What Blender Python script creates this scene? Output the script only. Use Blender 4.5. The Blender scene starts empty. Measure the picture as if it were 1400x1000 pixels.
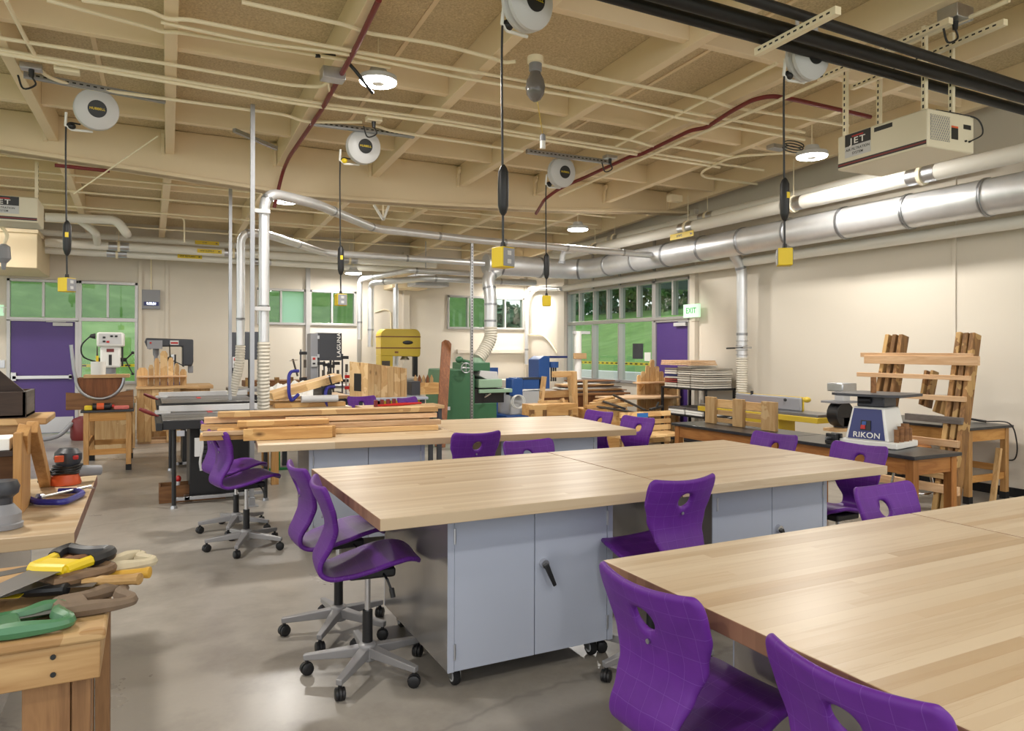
import bpy, bmesh, math, random
from math import pi, sin, cos, radians, atan2, sqrt
from mathutils import Vector, Matrix, Euler
random.seed(7)
SC = bpy.context.scene
COL = SC.collection
V = Vector

# ------------------------------------------------------------------ camera (calibrated from the photo's vanishing points)
F_PX, CY_PX, YAW, ROLL, EYE = 992.5, 478.2, radians(26.65), radians(.142), 1.55
_f = V((sin(YAW), cos(YAW), 0)); _r0 = V((cos(YAW), -sin(YAW), 0)); _u0 = V((0, 0, 1))
_R = _r0*cos(ROLL) + _u0*sin(ROLL); _U = _u0*cos(ROLL) - _r0*sin(ROLL)
def _ray(u, v): return _f + _R*((u-700)/F_PX) - _U*((v-CY_PX)/F_PX)
def atZ(u, v, z):
    d = _ray(u, v); return V((0, 0, EYE)) + d*((z-EYE)/d.z)
def atY(u, v, y):
    d = _ray(u, v); return V((0, 0, EYE)) + d*(y/d.y)
def atX(u, v, x):
    d = _ray(u, v); return V((0, 0, EYE)) + d*(x/d.x)
cam = bpy.data.cameras.new('camera'); co = bpy.data.objects.new('camera', cam); COL.objects.link(co)
cam.sensor_width = 36; cam.lens = 36*F_PX/1400; cam.shift_y = -(500-CY_PX)/1400; cam.clip_start = .05; cam.clip_end = 300
co.matrix_world = Matrix(((_R.x, _U.x, -_f.x, 0), (_R.y, _U.y, -_f.y, 0), (_R.z, _U.z, -_f.z, EYE), (0, 0, 0, 1)))
SC.camera = co

# ------------------------------------------------------------------ mesh builder
def basis(d):
    d = d.normalized(); a = V((0, 0, 1)) if abs(d.z) < .95 else V((1, 0, 0))
    x = a.cross(d).normalized(); return x, d.cross(x)
class MB:
    def __init__(s): s.v = []; s.f = []; s.uv = None
    def add(s, vs, fs):
        o = len(s.v); s.v += [V(p) for p in vs]; s.f += [[i+o for i in f] for f in fs]; return s
    def box(s, x0, x1, y0, y1, z0, z1, M=None):
        p = [V((x, y, z)) for z in (z0, z1) for y in (y0, y1) for x in (x0, x1)]
        if M: p = [M @ q for q in p]
        return s.add(p, [(0, 2, 3, 1), (4, 5, 7, 6), (0, 1, 5, 4), (2, 6, 7, 3), (0, 4, 6, 2), (1, 3, 7, 5)])
    def beam(s, a, b, w, h, up=(0, 0, 1), taper=1):
        """a bar from a to b, w wide (sideways), h tall (along up)"""
        a = V(a); b = V(b); d = (b-a).normalized(); up = V(up)
        x = d.cross(up)
        if x.length < 1e-4: x = d.cross(V((1, 0, 0)))
        x.normalize(); y = x.cross(d)
        p = []
        for c, t in ((a, 1), (b, taper)):
            p += [c-x*w*t/2-y*h*t/2, c+x*w*t/2-y*h*t/2, c+x*w*t/2+y*h*t/2, c-x*w*t/2+y*h*t/2]
        return s.add(p, [(0, 1, 2, 3), (4, 7, 6, 5), (0, 4, 5, 1), (1, 5, 6, 2), (2, 6, 7, 3), (3, 7, 4, 0)])
    def cyl(s, a, b, r0, r1=None, n=16, cap=True):
        a = V(a); b = V(b); r1 = r0 if r1 is None else r1; x, y = basis(b-a); p = []
        for c, r in ((a, r0), (b, r1)):
            p += [c+x*r*cos(2*pi*i/n)+y*r*sin(2*pi*i/n) for i in range(n)]
        f = [(i, (i+1) % n, n+(i+1) % n, n+i) for i in range(n)]
        if cap: f += [tuple(range(n-1, -1, -1)), tuple(range(n, 2*n))]
        return s.add(p, f)
    def tube(s, pts, r, n=8, closed=False, flat=None):
        pts = [V(p) for p in pts]; m = len(pts); rr = r if isinstance(r, (list, tuple)) else [r]*m
        def tg(i):
            a = pts[(i-1) % m] if closed or i else pts[i]; b = pts[(i+1) % m] if closed or i < m-1 else pts[i]
            return (b-a).normalized()
        x, y = basis(tg(0)); P = []
        for i in range(m):
            t = tg(i); x = (x-t*x.dot(t)).normalized(); y = t.cross(x); fl = flat or 1
            P += [pts[i]+x*rr[i]*cos(2*pi*k/n)+y*rr[i]*fl*sin(2*pi*k/n) for k in range(n)]
        f = []
        for i in range(m if closed else m-1):
            j = (i+1) % m
            f += [(i*n+k, i*n+(k+1) % n, j*n+(k+1) % n, j*n+k) for k in range(n)]
        if not closed: f += [tuple(range(n-1, -1, -1)), tuple(range((m-1)*n, m*n))]
        return s.add(P, f)
    def lathe(s, prof, c=(0, 0, 0), ax=(0, 0, 1), n=24):
        c = V(c); ax = V(ax).normalized(); x, y = basis(ax); P = []; m = len(prof)
        for r, z in prof:
            P += [c+ax*z+x*max(r, 1e-5)*cos(2*pi*k/n)+y*max(r, 1e-5)*sin(2*pi*k/n) for k in range(n)]
        f = []
        for i in range(m-1): f += [(i*n+k, i*n+(k+1) % n, (i+1)*n+(k+1) % n, (i+1)*n+k) for k in range(n)]
        f += [tuple(range(n-1, -1, -1)), tuple(range((m-1)*n, m*n))]
        return s.add(P, f)
    def prism(s, poly, M, t):
        """2-D outline extruded by t along M's z axis"""
        n = len(poly); P = [M @ V((x, y, 0)) for x, y in poly]+[M @ V((x, y, t)) for x, y in poly]
        return s.add(P, [tuple(range(n-1, -1, -1)), tuple(range(n, 2*n))]+[(i, (i+1) % n, n+(i+1) % n, n+i) for i in range(n)])
    def ball(s, c, rx, ry=None, rz=None, n=14, m=8, M=None):
        ry = ry or rx; rz = rz or rx; P = []
        for i in range(m+1):
            t = pi*i/m
            for k in range(n):
                q = V((rx*sin(t)*cos(2*pi*k/n), ry*sin(t)*sin(2*pi*k/n), rz*cos(t)))
                P.append(V(c)+((M @ q) if M else q))
        return s.add(P, [(i*n+k, (i+1)*n+k, (i+1)*n+(k+1) % n, i*n+(k+1) % n) for i in range(m) for k in range(n)])
    def build(s, name, mat, parent=None, bev=0, smooth=True, seg=2, local=False, kind=None, extra=()):
        me = bpy.data.meshes.new(name)
        nf = [len(s.f)]
        for e, m in extra: s.add(e.v, e.f); nf.append(len(s.f))
        vs = s.v
        if parent is not None and not local:
            inv = parent_inv(parent); vs = [inv @ p for p in vs]
        me.from_pydata([tuple(p) for p in vs], [], s.f)
        for k in range(len(extra)):
            for i in range(nf[k], nf[k+1]): me.polygons[i].material_index = k+1
        me.validate()
        bm = bmesh.new(); bm.from_mesh(me); bmesh.ops.remove_doubles(bm, verts=bm.verts, dist=1e-6)
        bmesh.ops.recalc_face_normals(bm, faces=bm.faces); bm.to_mesh(me); bm.free()
        if smooth:
            me.polygons.foreach_set('use_smooth', [True]*len(me.polygons)); me.set_sharp_from_angle(angle=radians(35))
        for m in [mat]+[q[1] for q in extra]: me.materials.append(m)
        o = bpy.data.objects.new(name, me); COL.objects.link(o)
        if parent is not None: o.parent = parent; WM[o.name] = parent.name
        if bev:
            b = o.modifiers.new('bevel', 'BEVEL'); b.width = bev; b.segments = seg; b.limit_method = 'ANGLE'; b.angle_limit = radians(40); b.harden_normals = False
        if kind: o['kind'] = kind
        return o
WM = {}                                    # child name -> parent name
RM = {}                                    # root Empty name -> its matrix
def parent_inv(p):
    while p.parent is not None: p = p.parent
    return RM.get(p.name, Matrix()).inverted()
def tag(o, label, cat, group=None):
    o['label'] = label; o['category'] = cat
    if group: o['group'] = group
    return o
def thing(name, label, cat, loc=(0, 0, 0), rz=0, group=None):
    o = bpy.data.objects.new(name, None); COL.objects.link(o); o.empty_display_size = .1
    o.location = loc; o.rotation_euler = (0, 0, rz)
    RM[o.name] = Matrix.Translation(V(loc)) @ Matrix.Rotation(rz, 4, 'Z')
    return tag(o, label, cat, group)
def struct(o):
    o['kind'] = 'structure'; return o
KIDS = {}
def dup(root, loc, rz, label=None, group=None, shift=None):
    """copy of a thing, with copies of its parts and sub-parts (mesh data shared)"""
    kids = {}
    for o in COL.objects:
        if o.parent: kids.setdefault(o.parent.name, []).append(o)
    r = root.copy(); COL.objects.link(r); r.location = loc; r.rotation_euler = (0, 0, rz)
    RM[r.name] = RZ(loc, rz)
    if label: r['label'] = label
    if group: r['group'] = group
    for ch in kids.get(root.name, []):
        c = ch.copy(); COL.objects.link(c); c.parent = r
        if shift and ch.name.split('.')[0] in shift[0]: c.location = (0, 0, shift[1])
        for g in kids.get(ch.name, []):
            d = g.copy(); COL.objects.link(d); d.parent = c
    return r
def Mx(o, x, y, z):
    """matrix with origin o and axes x, y, z"""
    return Matrix(((x[0], y[0], z[0], o[0]), (x[1], y[1], z[1], o[1]), (x[2], y[2], z[2], o[2]), (0, 0, 0, 1)))
def RZ(loc, a): return Matrix.Translation(V(loc)) @ Matrix.Rotation(a, 4, 'Z')
def smooth_path(pts, k=6):
    """Catmull-Rom through pts"""
    pts = [V(p) for p in pts]; P = [pts[0]*2-pts[1]]+pts+[pts[-1]*2-pts[-2]]; out = []
    for i in range(1, len(P)-2):
        for j in range(k):
            t = j/k; a, b, c, d = P[i-1:i+3]
            out.append(.5*((2*b)+(c-a)*t+(2*a-5*b+4*c-d)*t*t+(3*b-a-3*c+d)*t**3))
    return out+[pts[-1]]
def bend(pts, r, k=5):
    """polyline with rounded corners of radius about r"""
    pts = [V(p) for p in pts]; out = [pts[0]]
    for i in range(1, len(pts)-1):
        a, b, c = pts[i-1:i+2]; d1 = (a-b); d2 = (c-b); q = min(r, d1.length*.49, d2.length*.49)
        p0 = b+d1.normalized()*q; p2 = b+d2.normalized()*q
        out += [p0*(1-t)**2+b*2*t*(1-t)+p2*t*t for t in [j/k for j in range(k+1)]]
    return out+[pts[-1]]
def text(body, size, M, mat, parent, name='lettering', ext=.0008, sx=1, align='CENTER', sp=1.06):
    cu = bpy.data.curves.new(name, 'FONT'); cu.body = body; cu.size = size; cu.extrude = ext; cu.align_x = align; cu.align_y = 'CENTER'; cu.offset = size*.012; cu.space_character = sp
    tmp = bpy.data.objects.new('letters', cu); COL.objects.link(tmp); dg = bpy.context.evaluated_depsgraph_get(); me = bpy.data.meshes.new_from_object(tmp.evaluated_get(dg))
    bpy.data.objects.remove(tmp); bpy.data.curves.remove(cu); me.name = name; me.materials.clear(); me.materials.append(mat)
    o = bpy.data.objects.new(name, me); COL.objects.link(o); o.parent = parent
    o.matrix_local = parent_inv(parent) @ M @ Matrix.Diagonal((sx, 1, 1, 1)); return o

# ------------------------------------------------------------------ procedural materials
def lin(c):
    f = lambda x: x/12.92 if x <= .04045 else ((x+.055)/1.055)**2.4
    return tuple(f(x/255) for x in c)+(1,)
class NT:
    def __init__(s, name):
        m = bpy.data.materials.new(name); m.use_nodes = True; s.m = m; s.t = m.node_tree; s.N = s.t.nodes; s.L = s.t.links
        s.b = s.N['Principled BSDF']
    def n(s, typ, ins=None, **kw):
        x = s.N.new(typ)
        for k, v in kw.items(): setattr(x, k, v)
        for k, v in (ins or {}).items():
            if hasattr(v, 'is_linked') or hasattr(v, 'links'): s.L.new(v, x.inputs[k])
            else: x.inputs[k].default_value = v
        return x
    def math(s, op, a, b=0., c=0.): return s.n('ShaderNodeMath', {0: a, 1: b, 2: c}, operation=op).outputs[0]
    def mix(s, f, a, b, bt='MIX'):
        x = s.n('ShaderNodeMix', data_type='RGBA', blend_type=bt)
        for k, v in ((0, f), (6, a), (7, b)):
            if hasattr(v, 'links'): s.L.new(v, x.inputs[k])
            else: x.inputs[k].default_value = v
        return x.outputs[2]
    def co(s, out='Object', scale=(1, 1, 1), rot=(0, 0, 0)):
        t = s.n('ShaderNodeTexCoord'); return s.n('ShaderNodeMapping', {'Vector': t.outputs[out], 'Scale': scale, 'Rotation': rot}).outputs[0]
    def noise(s, vec, scale=5., detail=4., rough=.55, dist=0.):
        return s.n('ShaderNodeTexNoise', {'Vector': vec, 'Scale': scale, 'Detail': detail, 'Roughness': rough, 'Distortion': dist}).outputs[0]
    def ramp(s, f, stops):
        x = s.n('ShaderNodeValToRGB', {0: f}); e = x.color_ramp.elements
        while len(e) < len(stops): e.new(.5)
        for k, (p, c) in enumerate(stops): e[k].position = p; e[k].color = c
        return x.outputs[0]
    def bump(s, h, strength=.2, dist=.01):
        x = s.n('ShaderNodeBump', {'Height': h, 'Strength': strength, 'Distance': dist}); s.L.new(x.outputs[0], s.b.inputs['Normal'])
    def fin(s, col=None, rough=.5, metal=0., spec=.5, coat=0.):
        for k, v in (('Base Color', col), ('Roughness', rough), ('Metallic', metal), ('Specular IOR Level', spec), ('Coat Weight', coat)):
            if v is None: continue
            if hasattr(v, 'links'): s.L.new(v, s.b.inputs[k])
            else: s.b.inputs[k].default_value = v
        return s.m
def paint(name, c, rough=.5, metal=0., var=.06, scale=4., spec=.5, coat=0., bump=0.):
    t = NT(name); v = t.co(); c1 = lin(c); f = t.noise(v, scale, 4)
    a = tuple(x*(1-var) for x in c1[:3])+(1,); b = tuple(min(1, x*(1+var)) for x in c1[:3])+(1,)
    col = t.mix(f, a, b)
    if bump: t.bump(t.noise(v, 60., 2), bump, .004)
    return t.fin(col, rough, metal, spec, coat)
def wood(name, c1, c2, ax=0, ring=14., rough=.55, knots=True, rnd=.22, spec=.35, c3=None):
    """sawn wood: grain stretched along local axis ax, each object a little different"""
    t = NT(name); oi = t.n('ShaderNodeObjectInfo').outputs['Random']; tc = t.n('ShaderNodeTexCoord').outputs['Object']
    off = t.n('ShaderNodeCombineXYZ', {0: t.math('MULTIPLY', oi, 37.), 1: t.math('MULTIPLY', oi, 11.), 2: t.math('MULTIPLY', oi, 23.)}).outputs[0]
    v0 = t.n('ShaderNodeVectorMath', {0: tc, 1: off}, operation='ADD').outputs[0]
    sc = [1., 1., 1.]; sc[ax] = .09
    v = t.n('ShaderNodeVectorMath', {0: v0, 1: tuple(sc)}, operation='MULTIPLY').outputs[0]
    g = t.noise(v, ring, 5, .6, .6); fine = t.noise(v, ring*9, 3, .7)
    rings = t.math('FRACT', t.math('MULTIPLY', g, 5.)); rings = t.math('ABSOLUTE', t.math('SUBTRACT', rings, .5))
    f = t.math('ADD', t.math('MULTIPLY', rings, 1.1), t.math('MULTIPLY', fine, .45))
    col = t.mix(t.math('MULTIPLY', f, .95), lin(c2), lin(c1))
    if c3: col = t.mix(t.math('MULTIPLY', t.math('GREATER_THAN', t.noise(v0, 3., 3), .56), .55), col, lin(c3))
    if knots:
        k = t.n('ShaderNodeTexVoronoi', {'Vector': t.n('ShaderNodeVectorMath', {0: v0, 1: tuple(.45 if i == ax else 1. for i in range(3))}, operation='MULTIPLY').outputs[0], 'Scale': 4.}).outputs[0]
        col = t.mix(t.ramp(k, [(.02, (1, 1, 1, 1)), (.09, (0, 0, 0, 1))]), col, tuple(x*.35 for x in lin(c2)[:3])+(1,))
    br = t.math('ADD', t.math('MULTIPLY', oi, rnd*2), 1-rnd)
    col = t.mix(1., col, t.n('ShaderNodeCombineColor', {0: br, 1: br, 2: br}).outputs[0], 'MULTIPLY')
    t.bump(fine, .12, .002); return t.fin(col, rough, 0, spec)
def butcher(name):
    """maple edge-glued strips running along local x"""
    t = NT(name); oi = t.n('ShaderNodeObjectInfo').outputs['Random']; tc = t.n('ShaderNodeTexCoord').outputs['Object']
    sp = t.n('ShaderNodeSeparateXYZ', {0: tc}); x, y, z = sp.outputs
    row = t.math('FLOOR', t.math('MULTIPLY', t.math('ADD', y, t.math('MULTIPLY', oi, 3.3)), 23.))
    r1 = t.n('ShaderNodeTexWhiteNoise', {'W': row}, noise_dimensions='1D').outputs[0]
    cell = t.math('FLOOR', t.math('ADD', t.math('MULTIPLY', x, .42), t.math('MULTIPLY', r1, 9.)))
    r2 = t.n('ShaderNodeTexWhiteNoise', {'Vector': t.n('ShaderNodeCombineXYZ', {0: row, 1: cell, 2: t.math('MULTIPLY', oi, 9.)}).outputs[0]}).outputs[0]
    base = t.ramp(r2, [(0, lin((172, 146, 112))), (.3, lin((190, 169, 139))), (.75, lin((202, 184, 156))), (1, lin((178, 150, 114)))])
    v = t.n('ShaderNodeVectorMath', {0: t.n('ShaderNodeVectorMath', {0: tc, 1: (.55, 11., 11.)}, operation='MULTIPLY').outputs[0], 1: t.n('ShaderNodeCombineXYZ', {0: t.math('MULTIPLY', r2, 40.), 1: row}).outputs[0]}, operation='ADD').outputs[0]
    g = t.noise(v, 2.2, 5, .6, .5)
    col = t.mix(t.math('MULTIPLY', t.math('GREATER_THAN', g, .57), .16), base, lin((156, 122, 84)))
    col = t.mix(t.math('MULTIPLY', g, .3), col, lin((178, 152, 118)))
    fr = t.math('FRACT', t.math('MULTIPLY', t.math('ADD', y, t.math('MULTIPLY', oi, 3.3)), 23.))
    col = t.mix(t.math('MULTIPLY', t.math('LESS_THAN', fr, .035), .25), col, lin((150, 115, 80)))
    # end grain and the side faces run darker and redder
    nx = t.n('ShaderNodeSeparateXYZ', {0: t.n('ShaderNodeTexCoord').outputs['Normal']}).outputs[0]
    eg = t.math('GREATER_THAN', t.math('ABSOLUTE', nx), .8)
    col = t.mix(eg, col, t.mix(r1, lin((118, 84, 66)), lin((146, 108, 86))))
    return t.fin(col, t.math('ADD', t.math('MULTIPLY', g, .15), .3), 0, .45)
def metal(name, c, rough=.35, var=.1, scale=12., stretch=(1, 1, 1)):
    t = NT(name); f = t.noise(t.co(scale=stretch), scale, 4); c1 = lin(c)
    col = t.mix(f, tuple(x*(1-var) for x in c1[:3])+(1,), tuple(min(1, x*(1+var)) for x in c1[:3])+(1,))
    return t.fin(col, t.math('ADD', t.math('MULTIPLY', f, .15), rough-.07), 1.)
def emit(name, c, s):
    t = NT(name); t.b.inputs['Base Color'].default_value = lin(c); t.b.inputs['Emission Color'].default_value = lin(c); t.b.inputs['Emission Strength'].default_value = s
    return t.m
# ------------------------------------------------------------------ palette
M_wall = paint('painted wall', (217, 209, 195), .6, var=.03, scale=.7)
M_ceil = paint('cream paint on timber', (238, 219, 185), .55, var=.05, scale=2.)
M_pipecream = paint('cream conduit paint', (243, 231, 201), .45, var=.03)
def tectum():
    t = NT('woodwool panel'); v = t.co(); f = t.noise(v, 52., 3, .7); g = t.noise(v, 3., 3)
    f = t.ramp(f, [(.22, (0, 0, 0, 1)), (.74, (1, 1, 1, 1))])
    c = t.mix(f, lin((176, 157, 122)), lin((238, 223, 188))); c = t.mix(t.math('MULTIPLY', g, .3), c, lin((204, 184, 150)))
    t.bump(f, .5, .01); return t.fin(c, .9, 0, .1)
M_tect = tectum()
def concrete():
    t = NT('sealed concrete'); v = t.co()
    a = t.noise(v, .55, 5, .6, .4); b = t.noise(v, 1.5, 6, .62, .25); c = t.noise(v, 30., 4, .7)
    col = t.ramp(a, [(.3, lin((138, 133, 125))), (.5, lin((156, 150, 142))), (.7, lin((172, 165, 156)))])
    col = t.mix(t.ramp(b, [(.47, (0, 0, 0, 1)), (.72, (.75, .75, .75, 1))]), col, lin((104, 98, 92)))
    col = t.mix(t.math('MULTIPLY', c, .22), col, lin((190, 184, 172)))
    k = t.n('ShaderNodeTexVoronoi', {'Vector': t.n('ShaderNodeVectorMath', {0: v, 1: t.n('ShaderNodeCombineXYZ', {0: b, 1: a}).outputs[0]}, operation='ADD').outputs[0], 'Scale': .22}, feature='DISTANCE_TO_EDGE').outputs[0]
    col = t.mix(t.ramp(k, [(.0, (.35, .35, .35, 1)), (.004, (0, 0, 0, 1))]), col, lin((92, 86, 80)))
    return t.fin(col, t.math('ADD', t.math('MULTIPLY', b, .22), .2), 0, .45)
M_floor = concrete()
M_alum = metal('anodised aluminium', (188, 186, 184), .38, .05)
M_frame = paint('clear aluminium frame', (186, 184, 182), .35, .55, var=.04)
M_purpledoor = paint('purple door paint', (80, 56, 126), .4, var=.04)
M_steel = metal('brushed steel', (200, 200, 200), .32, .08, 20., (1, 1, 14))
M_galv = metal('galvanised steel', (196, 198, 202), .36, .14, 18.)
def spiral():
    t = NT('spiral duct steel'); f = t.noise(t.co(), 6., 4); c = t.mix(f, lin((204, 206, 209)), lin((228, 229, 231)))
    return t.fin(c, t.math('ADD', t.math('MULTIPLY', f, .15), .32), .7)
M_duct = spiral()
M_zinc = metal('zinc strut', (172, 174, 178), .42, .1, 30.)
M_black = paint('black plastic', (26, 26, 28), .45, var=.1)
M_blackpipe = paint('black steel pipe', (34, 33, 34), .5, .3, var=.2, scale=14.)
M_rubber = paint('black rubber', (20, 20, 21), .75, var=.1)
M_insul = paint('white pipe jacket', (232, 229, 220), .42, var=.03)
M_red = paint('dark red pipe', (116, 36, 34), .45, var=.08)
M_redp = paint('red paint', (186, 34, 30), .4, var=.06)
M_yellow = paint('yellow plastic', (226, 196, 34), .45, var=.04)
M_bandyel = paint('mustard machine paint', (198, 170, 50), .38, var=.06)
M_white = paint('white enamel', (232, 231, 226), .35, var=.02)
M_grey = paint('grey plastic', (142, 143, 148), .45, var=.04)
M_ltgrey = paint('light grey plastic', (198, 198, 198), .4, var=.03)
M_cab = paint('blue-grey cabinet enamel', (174, 181, 197), .3, var=.02, spec=.6)
def cabside():
    t = NT('polished cabinet side'); v = t.co(scale=(1, 1, .25)); f = t.noise(v, 3., 3)
    return t.fin(t.mix(f, lin((150, 146, 142)), lin((176, 172, 168))), t.math('ADD', t.math('MULTIPLY', f, .12), .12), .55)
M_cabside = cabside()
M_butcher = butcher('maple butcher block')
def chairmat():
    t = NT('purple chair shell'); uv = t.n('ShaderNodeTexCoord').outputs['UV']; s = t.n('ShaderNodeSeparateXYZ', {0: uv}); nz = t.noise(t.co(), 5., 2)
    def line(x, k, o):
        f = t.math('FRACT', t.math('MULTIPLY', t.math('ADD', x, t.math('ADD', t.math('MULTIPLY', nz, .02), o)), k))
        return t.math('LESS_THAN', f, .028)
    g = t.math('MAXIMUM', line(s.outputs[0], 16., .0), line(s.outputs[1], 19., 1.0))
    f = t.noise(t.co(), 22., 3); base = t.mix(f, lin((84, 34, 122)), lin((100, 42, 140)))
    col = t.mix(t.math('MULTIPLY', g, .22), base, lin((140, 100, 182)))  # raised grid lines; the light they catch is also mixed into the colour
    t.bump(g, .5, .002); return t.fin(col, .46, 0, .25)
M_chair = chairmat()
M_chairgrey = paint('grey powder coat', (150, 149, 150), .42, .25, var=.04)
M_chrome = metal('chrome', (214, 214, 216), .18, .03)
M_cast = metal('cast iron table', (150, 150, 152), .36, .1, 9.)
M_pine = wood('pine boards', (212, 180, 130), (176, 134, 84), 0, 9., c3=(232, 200, 146))
M_pineZ = wood('upright pine boards', (214, 182, 132), (178, 136, 86), 2, 9., c3=(224, 196, 150))
M_pineY = wood('pine boards lengthways', (212, 180, 130), (174, 132, 84), 1, 9.)
M_fir = wood('pale fir boards', (220, 192, 156), (190, 150, 112), 0, 10., knots=False)
M_oakZ = wood('oak legs', (176, 120, 62), (130, 80, 36), 2, 12., knots=False, rnd=.1)
M_oak = wood('oak rails', (182, 126, 68), (136, 84, 40), 0, 12., knots=False, rnd=.1)
M_maple = wood('honey maple frame', (204, 160, 104), (168, 122, 70), 2, 10., knots=False, rnd=.08)
M_cedarZ = wood('brown cedar', (142, 88, 50), (96, 56, 30), 2, 9.)
M_rough = wood('live edge slab', (168, 126, 76), (92, 62, 36), 2, 8., c3=(200, 166, 108))
M_dark = wood('old dark wood', (74, 56, 46), (44, 32, 26), 0, 9., knots=False)
M_darkgrey = wood('weathered grey wood', (112, 106, 102), (78, 72, 68), 1, 9., knots=False)
M_brown = wood('brown stained wood', (150, 106, 66), (106, 70, 42), 0, 8.)
M_ply = wood('plywood', (206, 174, 130), (172, 134, 90), 0, 6., knots=False)
M_epoxy = paint('black epoxy top', (40, 41, 44), .3, var=.25, scale=6., spec=.6)
M_green = paint('machine green', (58, 104, 72), .42, var=.08)
M_greenpost = paint('bright green paint', (46, 138, 80), .4)
M_greenlt = paint('pale machine green', (142, 172, 146), .42, var=.06)
M_blue = paint('machine blue', (44, 84, 150), .4, var=.06)
M_bluedk = paint('deep blue panel', (44, 52, 112), .35, var=.04)
M_navyclamp = paint('blue clamp enamel', (46, 48, 140), .35, var=.05)
M_charcoal = paint('charcoal machine paint', (58, 60, 66), .4, var=.05)
M_orange = paint('orange plastic', (214, 92, 48), .45, var=.05)
M_paper = paint('paper', (236, 235, 230), .7, var=.01)
M_tape = paint('blue masking tape', (40, 110, 190), .6, var=.03)
M_labelblk = paint('black label', (28, 28, 28), .4, var=.02)
M_bronze = paint('worn dark grip', (70, 62, 54), .6, var=.2, scale=30.)
def glass(name, tint, gl=.10):
    t = NT(name); t.N.remove(t.b); out = t.N['Material Output']
    tr = t.n('ShaderNodeBsdfTransparent', {0: tint}); gs = t.n('ShaderNodeBsdfGlossy', {0: (1, 1, 1, 1), 'Roughness': .02})
    fr = t.math('MULTIPLY_ADD', t.math('POWER', t.n('ShaderNodeLayerWeight', {0: .5}).outputs[1], 5.), .9, .035); mx = t.n('ShaderNodeMixShader', {0: fr, 1: tr.outputs[0], 2: gs.outputs[0]})
    t.L.new(mx.outputs[0], out.inputs[0]); return t.m
M_glass = glass('clear pane', (.93, .96, .94, 1))
M_glassT = glass('greenish tinted pane', (.72, .77, .75, 1))
def frosted():
    t = NT('frosted pane'); t.N.remove(t.b); out = t.N['Material Output']
    tr = t.n('ShaderNodeBsdfTransparent', {0: (.75, .9, .8, 1)}); df = t.n('ShaderNodeBsdfTranslucent', {0: (.8, .95, .85, 1)})
    mx = t.n('ShaderNodeMixShader', {0: .55, 1: tr.outputs[0], 2: df.outputs[0]}); t.L.new(mx.outputs[0], out.inputs[0]); return t.m
M_frost = frosted()
def grass():
    t = NT('mown grass'); v = t.co(); a = t.noise(v, 1.1, 6, .65, .5); b = t.noise(v, 26., 3, .7)
    c = t.ramp(a, [(.3, lin((84, 122, 58))), (.55, lin((112, 148, 78))), (.75, lin((140, 170, 104)))])
    return t.fin(t.mix(t.math('MULTIPLY', b, .45), c, lin((78, 112, 54))), .9, 0, .1)
M_grass = grass()
def leaf(name, a, b):
    t = NT(name); f = t.noise(t.co(), 4., 4); return t.fin(t.mix(f, lin(a), lin(b)), .8, 0, .2)
M_leaf = leaf('dense leaves', (42, 72, 34), (96, 138, 66))
M_leaf2 = leaf('blue-green leaves', (44, 84, 60), (92, 140, 104))
M_bark = paint('bark', (92, 80, 72), .9, var=.3, scale=9.)
M_walk = paint('pale concrete walk', (214, 214, 210), .8, var=.05, scale=2.)
M_led = emit('led diffuser', (255, 252, 246), 14.)
M_lcd = emit('lit display', (120, 140, 255), 2.2)
M_lcdt = emit('display digits', (235, 240, 255), 3.)
M_exit = emit('lit exit sign', (196, 240, 204), .35)

# ------------------------------------------------------------------ room shell
XL, XR, YB, YF, ZT = -6.5, 8.2, 15.56, -3.2, 4.75
def box_obj(name, x0, x1, y0, y1, z0, z1, m, bev=0, parent=None): return MB().box(x0, x1, y0, y1, z0, z1).build(name, m, parent, bev, smooth=False)
fl = box_obj('floor', XL, XR+.2, YF, YB+.2, -.15, 0, M_floor); struct(fl)
def wall_with_holes(name, axis, at, th, lo, hi, holes, m):
    """wall slab with rectangular openings; axis 'x' runs along x at y=at"""
    mb = MB(); us = sorted({lo, hi, *[h[0] for h in holes], *[h[1] for h in holes]}); zs = sorted({0, ZT, *[h[2] for h in holes], *[h[3] for h in holes]})
    for u0, u1 in zip(us, us[1:]):
        for z0, z1 in zip(zs, zs[1:]):
            um, zm = (u0+u1)/2, (z0+z1)/2
            if any(h[0] < um < h[1] and h[2] < zm < h[3] for h in holes): continue
            if axis == 'x': mb.box(u0, u1, at, at+th, z0, z1)
            else: mb.box(at, at+th, u0, u1, z0, z1)
    return struct(mb.build(name, m, smooth=False))
BW = [(-2.24, -.17, 0, 2.80), (1.99, 2.97, 2.05, 2.80), (3.03, 4.03, 2.05, 2.80), (6.14, 8.13, 2.02, 2.80)]
BWm = [(-2.24, -1.14, 0, 2.80), (-1.14, -.17, .88, 2.80)]+BW[1:]
wall_with_holes('wall_back', 'x', YB, .2, XL, XR+.2, BWm, M_wall)
RW = [(9.6, 10.58, 0, 2.80), (10.58, 13.62, .92, 2.80)]
wall_with_holes('wall_right', 'y', XR, .2, YF, YB, RW, M_wall)
# rubber baseboards
struct(box_obj('baseboard_right', XR-.012, XR, YF, 9.58, 0, .1, M_rubber, .002))
struct(box_obj('baseboard_back', -.15, XR-.02, YB-.012, YB, 0, .1, M_rubber, .002))
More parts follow.
